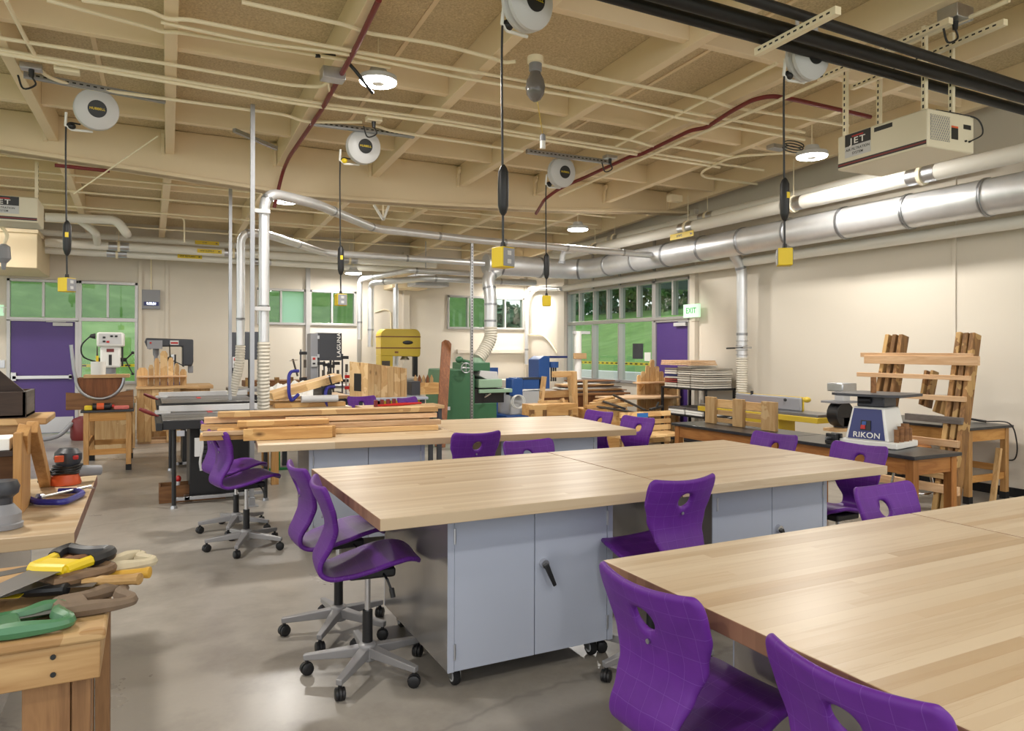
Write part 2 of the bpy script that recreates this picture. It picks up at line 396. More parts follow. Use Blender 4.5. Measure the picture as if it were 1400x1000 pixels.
# pilasters and vertical trims on the walls
n = 1
for x0, x1, d, m in ((-.16, -.10, .06, M_wall), (.30, .36, .03, M_wall), (2.955, 3.045, .07, M_frame), (4.05, 4.13, .05, M_frame), (5.06, 5.2, .12, M_wall), (8.13, 8.19, .05, M_wall)):
    struct(box_obj('trim_%d' % n, x0, x1, YB-d, YB, 0 if m is M_wall else 0, 3.7, m, .003)); n += 1
for y0, y1, d, m in ((13.62, 13.92, .10, M_wall), (9.42, 9.55, .08, M_wall), (5.1, 5.14, .02, M_wall)):
    struct(box_obj('trim_%d' % n, XR-d, XR, y0, y1, 0, 3.9, m, .003)); n += 1

def window(num, axis, at, u0, u1, z0, z1, lights, label_glass, rail=None, post_ext=True):
    """frame bars, and panes per light; axis 'x' = back wall. lights: list of (ua, ub, za, zb, glass, bar_right)"""
    o = bpy.data.objects.new('window_%d' % num, None); COL.objects.link(o); struct(o); RM[o.name] = Matrix()
    def bx(mb, a, b, c, d, dep0, dep1):
        if axis == 'x': mb.box(a, b, at+dep0, at+dep1, c, d)
        else: mb.box(at+dep0, at+dep1, a, b, c, d)
    fr = MB(); w = .05
    bx(fr, u0, u1, z1-w, z1, -.03, .1); bx(fr, u0, u1, z0, z0+w, -.05, .1); bx(fr, u0, u0+w, z0, z1, -.03, .1); bx(fr, u1-w, u1, z0, z1, -.03, .1)
    for r in rail or []: bx(fr, u0, u1, r-.035, r+.035, -.035, .1)
    for a, b, c, d, g, bar in lights:
        if bar: bx(fr, b-.02, b+.02, c, d, -.02 if bar == 1 else -.05, .1)
    f = struct(fr.build('window_frame', M_frame, o, .004, smooth=False))
    for a, b, c, d, g, bar in lights:
        mb = MB(); bx(mb, a, b, c, d, .04, .046); struct(mb.build('pane', g, o, smooth=False))
    return o
# back-wall windows
window(1, 'x', YB, -1.14, -.17, .88, 2.80, [(-1.10, -.67, 2.13, 2.76, M_glassT, 1), (-.66, -.21, 2.13, 2.76, M_glassT, 0), (-1.10, -.21, .93, 2.05, M_glass, 0)], '', rail=[2.09])
window(2, 'x', YB, -2.24, -1.14, 2.06, 2.80, [(-2.19, -1.69, 2.12, 2.76, M_glassT, 1), (-1.68, -1.18, 2.12, 2.76, M_glassT, 0)], '')
window(3, 'x', YB, 1.99, 2.97, 2.05, 2.80, [(2.03, 2.46, 2.1, 2.76, M_glassT, 1), (2.47, 2.93, 2.1, 2.76, M_frost, 0)], '')
window(4, 'x', YB, 3.03, 4.03, 2.05, 2.80, [(3.07, 3.51, 2.1, 2.76, M_glassT, 1), (3.52, 3.99, 2.1, 2.76, M_glassT, 0)], '')
window(5, 'x', YB, 6.14, 8.13, 2.02, 2.80, [(6.19, 6.66, 2.07, 2.76, M_glassT, 1), (6.67, 7.16, 2.07, 2.76, M_glassT, 1), (7.17, 7.62, 2.07, 2.76, M_glassT, 1), (7.63, 8.08, 2.07, 2.76, M_glassT, 0)], '')
# right-wall window band with its mullions
yy = [10.58, 11.68, 12.61, 13.62]
L = []
for a, b, mid in ((10.62, 11.65, 11.1), (11.72, 12.58, 12.1), (12.65, 13.58, 13.14)):
    L += [(a, mid-.01, 2.16, 2.76, M_glassT, 1), (mid+.01, b, 2.16, 2.76, M_glassT, 1 if b < 13.5 else 0)]
    L += [(a, b, .97, 2.06, M_glass, 2 if b < 13.5 else 0)]
window(6, 'y', XR, 10.58, 13.62, .92, 2.80, L, '', rail=[2.11])
window(7, 'y', XR, 9.6, 10.58, 2.08, 2.80, [(9.65, 10.07, 2.16, 2.76, M_glassT, 1), (10.08, 10.54, 2.16, 2.76, M_glassT, 0)], '')
# mullion strips carried up the wall above the right windows
for k, y in enumerate((10.58, 11.66, 12.61)):
    struct(box_obj('trim_%d' % n, XR-.03, XR, y-.03, y+.03, 2.8, 3.7, M_frame, .003)); n += 1

def door(num, axis, at, u0, u1, face, leafmat, hinge_hi):
    o = bpy.data.objects.new('door_%d' % num, None); COL.objects.link(o); struct(o); RM[o.name] = Matrix()
    def bx(mb, a, b, c, d, dep0, dep1):
        if axis == 'x': return mb.box(a, b, at+dep0, at+dep1, c, d)
        return mb.box(at+dep0, at+dep1, a, b, c, d)
    fr = MB(); bx(fr, u0, u0+.055, 0, 2.08, -.03, .1); bx(fr, u1-.055, u1, 0, 2.08, -.03, .1); bx(fr, u0, u1, 2.04, 2.1, -.03, .1)
    struct(fr.build('door_frame', M_frame, o, .004, smooth=False))
    lf = bx(MB(), u0+.06, u1-.06, .012, 2.04, 0, .045).build('door_leaf', leafmat, o, .003, smooth=False); struct(lf)
    struct(bx(MB(), u0+.08, u1-.08, .02, .30, -.003, .001).build('kick_plate', M_steel, lf, 0, smooth=False))
    cl = MB(); c0 = u1-.40 if hinge_hi else u0+.08
    bx(cl, c0, c0+.31, 1.96, 2.02, -.06, 0); bx(cl, c0-.1, c0+.2, 2.03, 2.04, -.05, -.02); bx(cl, c0-.1, c0-.05, 2.03, 2.06, -.05, -.0)
    struct(cl.build('door_closer', M_ltgrey, lf, .004))
    pb = MB(); bx(pb, u0+.09, u1-.1, 1.0, 1.06, -.07, -.03); bx(pb, u0+.07, u0+.15, .97, 1.12, -.07, 0); bx(pb, u1-.15, u1-.1, .99, 1.07, -.07, 0)
    struct(pb.build('push_bar', M_steel, lf, .004))
door(1, 'x', YB, -2.24, -1.14, -1, M_purpledoor, True)
door(2, 'y', XR, 9.6, 10.58, -1, M_purpledoor, False)

# ------------------------------------------------------------------ outside
def hill(name, fn, x0, x1, y0, y1, nx, ny, m):
    vs = []; fs = []
    for j in range(ny+1):
        for i in range(nx+1):
            x = x0+(x1-x0)*i/nx; y = y0+(y1-y0)*j/ny; vs.append((x, y, fn(x, y)))
    for j in range(ny):
        for i in range(nx):
            a = j*(nx+1)+i; fs.append((a, a+1, a+nx+2, a+nx+1))
    o = MB().add(vs, fs).build(name, m); return o
struct(box_obj('walkway', -8, 8.6, YB+.25, 18.2, -.15, -.02, M_walk))
struct(box_obj('walkway', 8.45, 10.7, -2, 18.2, -.15, -.02, M_walk))
def hz(x, y):
    e = max(max(0, y-18.0)*1.0, max(0, x-10.6)*1.0)
    h = .46*e if y-18 > x-10.6 else .30*e
    h = max(.46*max(0, y-18-max(0, x-6)*1.2), (1.02+.2*min(14, x-10.8)) if x > 10.75 else 0)
    return -.06+h+.25*sin(x*.5)*sin(y*.43)*min(1, e/5)
g = hill('lawn', hz, -30, 50, -10, 50, 80, 60, M_grass); g['kind'] = 'stuff'; g['label'] = 'bright green grass slope rising outside the windows'; g['category'] = 'grass'
def tree(x, y, h, r, m, label, sd):
    rnd = random.Random(sd); z0 = hz(x, y); t = thing('tree', label, 'tree', (x, y, z0), group='trees outside the windows')
    MB().tube([(x, y, z0-.2), (x+.05, y, z0+h*.4), (x-.05, y+.1, z0+h*.5)], [.17, .13, .05], 8).build('trunk', M_bark, t)
    mb = MB()
    for _ in range(900):
        a = rnd.uniform(0, 2*pi); b = rnd.uniform(-1, 1); q = rnd.uniform(.5, 1)**.5; k = sqrt(1-b*b)
        c = V((x+r*q*k*cos(a), y+r*q*k*sin(a), z0+h*.30+h*.40*q*b)); s = rnd.uniform(.12, .3)
        d1 = V((rnd.gauss(0, 1), rnd.gauss(0, 1), rnd.gauss(0, 1))).normalized(); d2 = d1.orthogonal().normalized(); d3 = d1.cross(d2)
        mb.add([c+d2*s, c+d3*s*.6, c-d2*s, c-d3*s*.6], [(0, 1, 2, 3)])
    f = mb.build('foliage', m, t, smooth=False); f['kind'] = 'stuff'
for i, (x, y, h, r, m, lb) in enumerate(((25., 29., 5.0, 2.6, M_leaf, 'bushy dark tree on the slope outside the small window over the right-hand purple door'), (26.5, 34., 5.4, 2.6, M_leaf, 'olive tree up the slope outside the window next to the right-hand purple door'),
        (25.5, 37.5, 5.2, 2.4, M_leaf2, 'blue-green tree on the slope outside the middle right-hand windows'), (26., 42., 5.6, 2.6, M_leaf2, 'blue-green tree on the slope outside the farthest right-hand windows'),
        (27., 31., 4.6, 2.5, M_leaf2, 'pale tree farther up the slope behind the small window over the purple door'), (28., 38.5, 5.5, 2.8, M_leaf, 'dark tree rearmost on the slope outside the middle right-hand windows'),
        (10.4, 21., 4.5, .9, M_leaf2, 'slender blue-green tree outside the small back window behind the planer duct'))):
    tree(x, y, h, r, m, lb, i+3)
struct(box_obj('walkway', 10.55, 10.85, -2, 18.2, -.1, 1.0, M_walk))
struct(box_obj('canopy', 8.45, 10.6, 6.5, 12.4, 2.86, 3.0, paint('grey soffit paint', (112, 124, 140), .7)))
# caution tape strung along the walk outside
t = MB().box(10.75, 10.755, 5, 18.1, 1.17, 1.24).build('caution_tape', M_yellow); tag(t, 'yellow caution tape strung across the lawn outside the right windows', 'tape')
b = MB()
for k in range(60): b.box(10.745, 10.75, 5.1+k*.21, 5.2+k*.21, 1.19, 1.22)
b.build('tape_print', M_labelblk, t, smooth=False, kind='stuff')
t = MB().box(-6, 3, 18.05, 18.055, 1.15, 1.21).build('caution_tape', M_yellow); tag(t, 'yellow caution tape on the lawn behind the drill press window', 'tape')
b = MB()
for k in range(40): b.box(-5.9+k*.21, -5.8+k*.21, 18.04, 18.05, 1.165, 1.195)
b.build('tape_print', M_labelblk, t, smooth=False)

# ------------------------------------------------------------------ roof: deck, joists, blocking, fish-belly beam
YBM, ZBM, SLOPE = 9.75, 3.89, .045
def zj(y): return ZBM+SLOPE*(YBM-y)          # underside of the joists
JH, JW = .30, .10
dk = MB(); p = []
for y in (YF, YB+.2):
    for x in (XL, XR+.2): p.append((x, y, zj(y)+JH))
for y in (YF, YB+.2):
    for x in (XL, XR+.2): p.append((x, y, zj(y)+JH+.12))
dk.add(p, [(0, 1, 3, 2), (4, 6, 7, 5), (0, 4, 5, 1), (2, 3, 7, 6), (0, 2, 6, 4), (1, 5, 7, 3)])
struct(dk.build('ceiling', M_tect, smooth=False))
JX = [(-6.0, -6.1), (-4.7, -4.75), (-3.45, -3.5), (-2.2, -2.35), (-.955, -1.16), (.235, .13), (1.52, 1.47), (2.76, 2.68), (4.04, 4.12), (5.29, 5.36), (6.54, 6.58), (7.82, 7.85)]
def jx(i, y): a, b = JX[i]; return a+(b-a)*(YBM-y)/(YBM-5)
for i in range(len(JX)):
    mb = MB()
    for y0, y1 in ((YF, YBM-.09), (YBM+.09, YB)):
        x0 = jx(i, y0) if y0 < YBM else JX[i][0]; x1 = jx(i, y1) if y1 < YBM else JX[i][0]
        q = []
        for y, x in ((y0, x0), (y1, x1)):
            z = zj(y); q += [(x-JW/2, y, z), (x+JW/2, y, z), (x+JW/2, y, z+JH), (x-JW/2, y, z+JH)]
        mb.add(q, [(0, 1, 2, 3), (4, 7, 6, 5), (0, 4, 5, 1), (1, 5, 6, 2), (2, 6, 7, 3), (3, 7, 4, 0)])
    struct(mb.build('trim_%d' % n, M_ceil, None, .006, smooth=False)); n += 1
# blocking between the joists (a ledger row every couple of metres), one row per object
for y in (.95, 2.9, 4.84, 6.75, 8.62, 11.7, 13.6):
    mb = MB()
    for i in range(len(JX)-1):
        xa = (jx(i, y) if y < YBM else JX[i][0])+JW/2; xb = (jx(i+1, y) if y < YBM else JX[i+1][0])-JW/2
        mb.box(xa, xb, y-.04, y+.04, zj(y)+.05, zj(y)+JH)
    struct(mb.build('trim_%d' % n, M_ceil, None, .004, smooth=False)); n += 1
# deck battens (joints between the panels)
mb = MB()
for i in range(len(JX)-1):
    a0, a1 = (JX[i][0]+JX[i+1][0])/2, (JX[i][1]+JX[i+1][1])/2
    for y0, y1 in ((.99, 2.86), (2.94, 4.8), (4.88, 6.71), (6.79, 8.58)):
        if (i+int(y0)) % 2: continue
        xs = [a0+(a1-a0)*(YBM-y)/(YBM-5) for y in (y0, y1)]; q = []
        for y, x in zip((y0, y1), xs):
            z = zj(y)+JH; q += [(x-.02, y, z-.012), (x+.02, y, z-.012), (x+.02, y, z+.01), (x-.02, y, z+.01)]
        mb.add(q, [(0, 1, 2, 3), (4, 7, 6, 5), (0, 4, 5, 1), (1, 5, 6, 2), (3, 7, 4, 0)])
struct(mb.build('trim_%d' % n, M_ceil, smooth=False)); n += 1
# deep girder whose belly is lowest near x = 1.6
prof = [(XL, 3.98), (-1.47, 3.735), (1.3, 3.565), (1.75, 3.54), (2.5, 3.55), (3.75, 3.59), (5.5, 3.675), (7.2, 3.80), (8.2, 3.86), (8.2, 4.19), (XL, 4.19)]
struct(MB().prism(prof, Mx((0, YBM+.085, 0), (1, 0, 0), (0, 0, 1), (0, -1, 0)), .17).build('ceiling_beam', M_ceil, None, .01, smooth=False))
# girder bottom flange board
pf = [(x, z) for x, z in prof[:9]]
fl_ = [(x, z+.045) for x, z in pf]
struct(MB().prism(pf+fl_[::-1], Mx((0, YBM+.12, 0), (1, 0, 0), (0, 0, 1), (0, -1, 0)), .24).build('trim_%d' % n, M_ceil, None, .008, smooth=False)); n += 1
# curved knee brackets where joists meet the girder
for i in range(3, len(JX)):
    x = jx(i, 9.6)-JW/2-.045
    pr = [(0, 0), (.10, 0), (.10, -.05), (.06, -.09), (.05, -.2), (.03, -.26), (0, -.28)]
    struct(MB().prism(pr, Mx((x, YBM-.085, zj(9.6)+.26), (0, -1, 0), (0, 0, 1), (1, 0, 0)), .04).build('trim_%d' % n, M_ceil, None, .004, smooth=False)); n += 1

# ------------------------------------------------------------------ light
W = bpy.data.worlds.new('sky'); SC.world = W; W.use_nodes = True
wt = W.node_tree; bg = wt.nodes['Background']; tc = wt.nodes.new('ShaderNodeTexCoord'); sp = wt.nodes.new('ShaderNodeSeparateXYZ'); cr = wt.nodes.new('ShaderNodeValToRGB')
wt.links.new(tc.outputs['Generated'], sp.inputs[0]); wt.links.new(sp.outputs[2], cr.inputs[0])
e = cr.color_ramp.elements; e[0].position = 0; e[0].color = (.96, .95, .925, 1); e[1].position = .8; e[1].color = (.82, .88, 1, 1)
wt.links.new(cr.outputs[0], bg.inputs[0]); bg.inputs[1].default_value = 1.2
def high_bay(x, y, z, label, power, r=.17, cord=None):
    t = thing('high_bay_light', label, 'ceiling light', (x, y, z), group=None)
    MB().lathe([(.02, .12), (.07, .12), (.09, .07), (r*.97, .045), (r, .03), (r, .0), (r*.95, 0)], (x, y, z)).build('housing', M_ltgrey, t)
    MB().lathe([(r*.34, -.002), (r*.94, -.002), (r*.94, -.012), (r*.34, -.012)], (x, y, z), n=32).build('diffuser', M_led, t)
    MB().lathe([(.0, -.003), (r*.34, -.003), (r*.30, -.02), (0, -.02)], (x, y, z), n=24).build('sensor_hub', M_white, t)
    top = zj(y)+JH if y < YBM else zj(y)+JH
    MB().cyl((x, y, z+.12), (x, y, top-.002), .006, n=6).build('suspension_wire', M_pipecream, t)
    l = bpy.data.lights.new('high_bay_lamp', 'AREA'); l.shape = 'DISK'; l.size = r*1.9; l.energy = power; l.color = (1, .955, .89)
    o = bpy.data.objects.new('high_bay_lamp', l); COL.objects.link(o); o.location = (x, y, z-.02)
    return t
POW = 62
for (u, v, z, lb) in ((517, 112, 3.95, 'round glowing high-bay light nearest the front, left of the hanging grey bulb'), (1110, 214, 3.72, 'round glowing high-bay light beside the large air filter on the right'),
        (390, 276, 3.72, 'glowing high-bay light partly behind the elbow of the tall silver pipe'), (790, 314, 3.5, 'glowing high-bay light above the main duct, right of the small cord reel')):
    p = atZ(u, v, z); high_bay(p.x, p.y, p.z, lb, POW)
for (u, v, y, lb) in ((483, 374, 14.6, 'low glowing light in front of the back wall, left of the twin pipes'), (715, 388, 14.9, 'small glowing light near the far right corner of the back wall')):
    p = atY(u, v, y); high_bay(p.x, p.y, p.z, lb, POW*.75)
for x, y, k in ((-1.3, 4.7, 1.05), (-2.6, .8, .7), (1.84, -.6, .5), (7.2, -.2, .6), (-3.0, 12.2, 1), (4.5, -.6, .5)):
    high_bay(x, y, 4.0, 'round high-bay light of the same pattern farther along the ceiling', POW*k, r=.17)['group'] = 'high-bay lights farther along the ceiling'
# ------------------------------------------------------------------ services under the roof
def atR(u, v, off=.03):
    """point on the plane just under the joists seen at (u, v)"""
    d = _ray(u, v); k = ZBM+SLOPE*YBM-off-EYE
    return V((0, 0, EYE))+d*(k/(d.z+SLOPE*d.y))
GC = 'cream conduits strapped under the joists'
def conduit(label, pts, r=.0165, off=.025, ext=(None, None), mat=None):
    P = [atR(u, v, off) for u, v in pts]
    if ext[0] is not None: P[0] = P[0]+(P[0]-P[1])*((ext[0]-P[0].x)/(P[0].x-P[1].x))
    if ext[1] is not None: P[-1] = P[-1]+(P[-1]-P[-2])*((ext[1]-P[-1].x)/(P[-1].x-P[-2].x))
    c = MB().tube(bend(P, .18), r, 8).build('conduit', mat or M_pipecream); return tag(c, label, 'conduit', None)
conduit('thin cream conduit crossing the top left corner, nearest of all', [(64, 0), (205, 38), (223, 44), (244, 44), (400, 70)], off=.02, ext=(None, 1.9))
conduit('cream conduit that swings over the second joist, just behind the frontmost conduit', [(112, 0), (203, 14), (229, 27), (255, 26), (430, 60), (652, 100)], off=.04)
conduit('cream conduit running alongside the jogged pair and on past the brightest high-bay light', [(220, 30), (350, 58), (466, 72), (640, 108), (816, 137), (946, 165), (1100, 191)], off=.045)
conduit('cream conduit of the middle pair, passing just above the hanging grey bulb cord', [(470, 68), (652, 99), (816, 129), (946, 155), (1100, 181)], off=.03)
conduit('cream conduit from the left edge that ends at the junction box beside the red pipe', [(0, 52), (226, 87), (400, 117), (440, 119), (449, 112)], off=.03, ext=(-4, None))
conduit('long cream conduit above the left cord reel, upper one of the close pair', [(0, 68), (400, 136), (605, 164), (750, 188), (984, 224), (1100, 241)], off=.03, ext=(-4, 7.4))
conduit('long cream conduit above the left cord reel, lower one of the close pair', [(0, 73), (400, 141), (605, 169), (750, 193), (984, 229)], off=.055, ext=(-4, None))
conduit('cream conduit looping from the left socket box to the tagged cord reel', [(52, 92), (62, 103), (80, 111), (116, 120), (226, 135), (377, 155), (393, 158), (417, 167), (495, 167)], off=.05)
conduit('cream conduit curling out from the junction box under the brightest light', [(449, 112), (452, 128), (465, 133), (489, 135), (611, 151), (750, 174), (862, 191), (889, 200), (917, 200), (1007, 215)], off=.04)
conduit('cream conduit running right from the second cord reel socket', [(512, 171), (530, 178), (576, 186), (715, 207)], off=.05)
conduit('cream conduit crossing in front of the brightest light towards the hanging grey bulb', [(350, 7), (472, 34), (489, 40), (502, 45), (602, 61), (672, 79), (690, 86), (705, 84)], off=.03, ext=(.6, None))
conduit('cream conduit leaving the hanging grey bulb box to the right', [(738, 88), (816, 106), (970, 136), (1000, 147), (1013, 149), (1100, 162), (1160, 172)], off=.03)
conduit('straight cream conduit running away from the front, under the joist beside the red pipe', [(1380, 0), (1100, 122), (917, 200), (765, 268)], off=.09, r=.018)
conduit('cream conduit strapped along the joist left of the red pipe', [(1062, 87), (842, 200)], off=.03)
conduit('cream conduit that hooks round at its end, left of the large air filter', [(1108, 207), (1000, 214), (962, 233), (958, 239), (965, 243), (1035, 252)], off=.06)
conduit('cream conduit along the top left corner, running away from the front', [(8, 0), (36, 55), (47, 74)], off=.03)
# conduits of the far bay
for k, (y, off, lb) in enumerate(((10.35, .03, 'first'), (10.9, .05, 'second'), (11.9, .03, 'third'), (12.8, .05, 'fourth'), (14.2, .03, 'fifth'))):
    c = MB().tube([(XL+.2, y, zj(y)-off), (7.2, y+.05, zj(y)-off)], .014, 8).build('conduit', M_pipecream); tag(c, 'cream conduit of the far bay, %s one behind the deep girder' % lb, 'conduit')
c = MB().tube(bend([atY(123, 288, 13.4), atY(252, 297, 13.4), atY(252, 331, 13.4)], .1), .014, 8).build('conduit', M_pipecream); tag(c, 'cream conduit that drops to the white pipes on the far left', 'conduit')
# red pipes
def pipe(name, label, cat, pts, r, mat, n=12, rad=.2):
    return tag(MB().tube(bend(pts, rad), r, n).build(name, mat), label, cat)
P = [atR(518, 0, .05), atR(487, 65, .05), atR(440, 150, .05), atR(395, 215, .08)]
q = P[-1].copy(); q = q+V((-.02, .5, -.28))
pipe('sprinkler_pipe', 'dark red pipe running beneath the third joist, left of the brightest light', 'pipe', P+[atY(386, 236, 9.52), atY(375, 284, 9.52)], .022, M_red)
pipe('sprinkler_pipe', 'dark red pipe snaking from the small cord reel to the large air filter', 'pipe', [atR(733, 292, .36), atR(745, 272, .33), atR(766, 257, .22), atR(797, 244, .06), atR(862, 214, .06), atR(875, 212, .06), atR(945, 178, .06), atR(965, 175, .06), atR(1000, 152, .06), atR(1030, 136, .06), atR(1055, 131, .06), atR(1085, 136, .06), atR(1190, 160, .06)], .022, M_red, rad=.25)
pipe('sprinkler_pipe', 'short dark red pipe lying along the girder behind the left cord reel', 'pipe', [atY(75, 226, 9.4), atY(150, 234, 9.4)], .02, M_red)
# black pipes on slotted hangers, top right
A = [((1029, 0), (1400, 119)), ((925, 0), (1400, 133)), ((850, 0), (1400, 151))]
for k, ((a, b), lb) in enumerate(zip(A, ('thin black pipe, topmost of the three crossing the top right corner', 'thick black pipe, middle one of the three crossing the top right corner', 'black pipe, lowest of the three crossing the top right corner'))):
    p0, p1 = atZ(*a, 3.78), atZ(*b, 3.72); d = (p1-p0)
    pipe('black_pipe', lb, 'pipe', [p0-d*.25, p1+d*.1], (.036, .05, .04)[k], M_blackpipe, 16)
def strut(label, a, b, w=.045, mat=None, name='strut_channel'):
    t = thing(name, label, 'metal strut', a); mb = MB().beam(a, b, w, w, up=(0, 0, 1) if abs((V(b)-V(a)).normalized().z) < .9 else (0, 1, 0)); ch = mb
    d = (V(b)-V(a)); L = d.length; d.normalize(); x = d.cross(V((0, 0, 1)))
    if x.length < .1: x = V((1, 0, 0))
    x.normalize(); sl = MB(); k = .05
    y = d.cross(x)
    while k < L-.04:
        c = V(a)+d*k
        for s in (-1, 1): sl.beam(c-d*.014+x*s*(w/2+.0005), c+d*.014+x*s*(w/2+.0005), .001 if False else .002, .012, up=y)
        k += .055
    ch.build('channel', mat or M_pipecream, t, smooth=False, extra=[(sl, M_labelblk)])
    return t
strut('slotted cream hanger under the black pipes, beside the top right cord reel', atZ(1035, 72, 3.68), atZ(1146, 14, 3.68), .05)
strut('slotted cream strut above the large air filter, nearest its left end', atZ(1120, 108, 3.95), atZ(1300, 28, 3.95), .045)
strut('slotted cream strut above the large air filter, farther right', atZ(1165, 120, 3.98), atZ(1375, 30, 3.98), .045)
# zinc upright struts
def post(label, x, y, z1, w=.041, slots=True):
    t = thing('strut_post', label, 'metal post', (x, y, 0))
    ch = MB().box(x-w/2, x+w/2, y-w/2, y+w/2, .006, z1)
    MB().box(x-.06, x+.06, y-.06, y+.06, 0, .008).box(x-.03, x+.03, y-.03, y+.03, .0, .09).build('base_plate', M_zinc, t, .002)
    m = MB(); k = .2
    while slots and k < z1-.1: m.box(x-.008, x+.008, y-w/2-.001, y-w/2+.002, k, k+.028); k += .05
    ch.build('channel', M_zinc, t, smooth=False, extra=[(m, M_labelblk)])
post('tall zinc strut post standing left of the nearest silver pipe, at the table saw', .92, 7.55, 3.96, slots=False)
p = atY(315, 300, 10.45); post('zinc strut post beside the second silver pipe, at the rear table saw', p.x, 10.45, 3.72, slots=False)
p = atY(645, 400, 11.2); post('perforated zinc strut post in front of the planer duct', p.x, 11.2, 3.35)
t = MB().beam(atR(320, 178, .05), atR(378, 203, .05), .04, .04).build('brace', M_zinc); tag(t, 'dark zinc brace by the top of the tallest strut post', 'metal strut')

# ---------------- ducts
def duct(name, label, pts, r, mat=None, rings=.9, n=20, rad=.35, rr=None):
    t = thing(name, label, 'duct', pts[0]); path = bend(pts, rad, 7)
    MB().tube(path, r, n).build('pipe', mat or M_duct, t)
    L = 0; nxt = .35
    for a, b in zip(path, path[1:]):
        s = (b-a).length
        while L+s > nxt:
            c = a+(b-a)*((nxt-L)/s); d = (b-a).normalized()
            MB().lathe([(r*1.0, -.02), (r*1.07, -.018), (r*1.07, -.004), (r*1.02, 0), (r*1.07, .004), (r*1.07, .018), (r, .02)], c, d, n).build('clamp_ring', M_zinc, t); nxt += rings
        L += s
    return t
MZ = 3.12
duct('dust_duct', 'large silver spiral duct along the right wall, bending left at the far corner', [V((7.68, 2.4, MZ)), V((7.68, 12.2, MZ)), V((5.55, 12.15, MZ))], .19, rings=.85, rad=.6)
duct('dust_duct', 'silver pipe rising at the nearest table saw and running right into the large duct', [V((1.04, 7.62, 1.62)), V((1.04, 7.62, 3.13)), V((1.62, 8.0, 3.13)), V((2.66, 9.3, 3.13)), V((4.2, 9.6, 3.13)), V((7.55, 9.78, 3.13))], .052, rings=1.1, n=16, rad=.2)
duct('dust_duct', 'silver pipe rising at the rear table saw and running right along the back', [V((1.12, 10.4, 1.6)), V((1.12, 10.4, 3.13)), V((1.45, 10.45, 3.13)), V((2.06, 11.28, 3.13)), V((2.6, 12.05, 3.13)), V((5.5, 12.12, 3.13))], .055, rings=1.2, n=16, rad=.2)
p0 = atY(492, 400, 14.7); p1 = atY(507, 400, 14.7)
duct('dust_duct', 'thin silver pipe dropping on the back wall, left one of the twin pipes', [V((p0.x, 14.7, 1.75)), V((p0.x, 14.7, 2.98)), V((4.35, 12.85, 3.02)), V((5.6, 12.9, 3.02))], .05, rings=1.4, n=14, rad=.15)
duct('dust_duct', 'silver pipe dropping on the back wall, right one of the twin pipes', [V((p1.x, 14.7, 1.6)), V((p1.x, 14.7, 2.92)), V((4.75, 13.05, 2.9)), V((7.1, 13.1, 2.92))], .062, rings=1.4, n=14, rad=.15)
p2 = atY(541, 430, 15.0)
duct('dust_duct', 'short silver pipe behind the yellow band saw', [V((p2.x, 15.0, 1.2)), V((p2.x, 15.0, 3.0))], .06, rings=1.5, n=14)
p3 = atY(720, 430, 15.2)
duct('dust_duct', 'thin silver pipe in the corner right of the small back window', [V((p3.x, 15.2, 1.2)), V((p3.x, 15.2, 3.0)), V((7.9, 13.4, 2.85))], .045, rings=1.5, n=12)
def flex(label, pts, r, mat=None, pitch=.035, root=None):
    path = smooth_path(pts, 14); out = []; L = 0
    tot = sum((b-a).length for a, b in zip(path, path[1:])); N = int(tot/pitch*2); rs = []; res = []
    seg = 0; acc = 0
    for i in range(N+1):
        s = tot*i/N
        while seg < len(path)-2 and acc+(path[seg+1]-path[seg]).length < s: acc += (path[seg+1]-path[seg]).length; seg += 1
        d = path[seg+1]-path[seg]; res.append(path[seg]+d*min(1, (s-acc)/max(d.length, 1e-6))); rs.append(r*(1.06 if i % 2 else .94))
    o = MB().tube(res, rs, 16).build('flexible_hose', mat or M_hose); 
    return tag(o, label, 'hose')
M_hose = paint('ribbed hose', (206, 200, 186), .4, var=.1, scale=20.)
flex('ribbed hose below the nearest silver pipe, over the table saw', [V((1.04, 7.62, 1.62)), V((1.04, 7.64, 1.3)), V((1.05, 7.7, .93))], .06)
flex('ribbed hose below the second silver pipe, over the rear table saw', [V((1.12, 10.4, 1.6)), V((1.1, 10.42, 1.3)), V((1.02, 10.5, .93))], .062)
# drop to the planer
c = atY(666, 430, 12.15)
PLX = c.x
duct('dust_duct', 'thick ringed silver elbow dropping from the large duct to the green planer', [V((5.95, 12.15, 3.1)), V((5.55, 12.1, 2.9)), V((PLX, 12.0, 2.55)), V((PLX, 12.0, 1.95))], .115, rings=.3, rad=.25)
flex('wide ribbed hose curving down to the green planer', [V((PLX, 12.0, 1.97)), V((PLX-.01, 12.0, 1.75)), V((PLX-.14, 11.98, 1.52)), V((PLX-.26, 11.95, 1.38))], .118, pitch=.045)
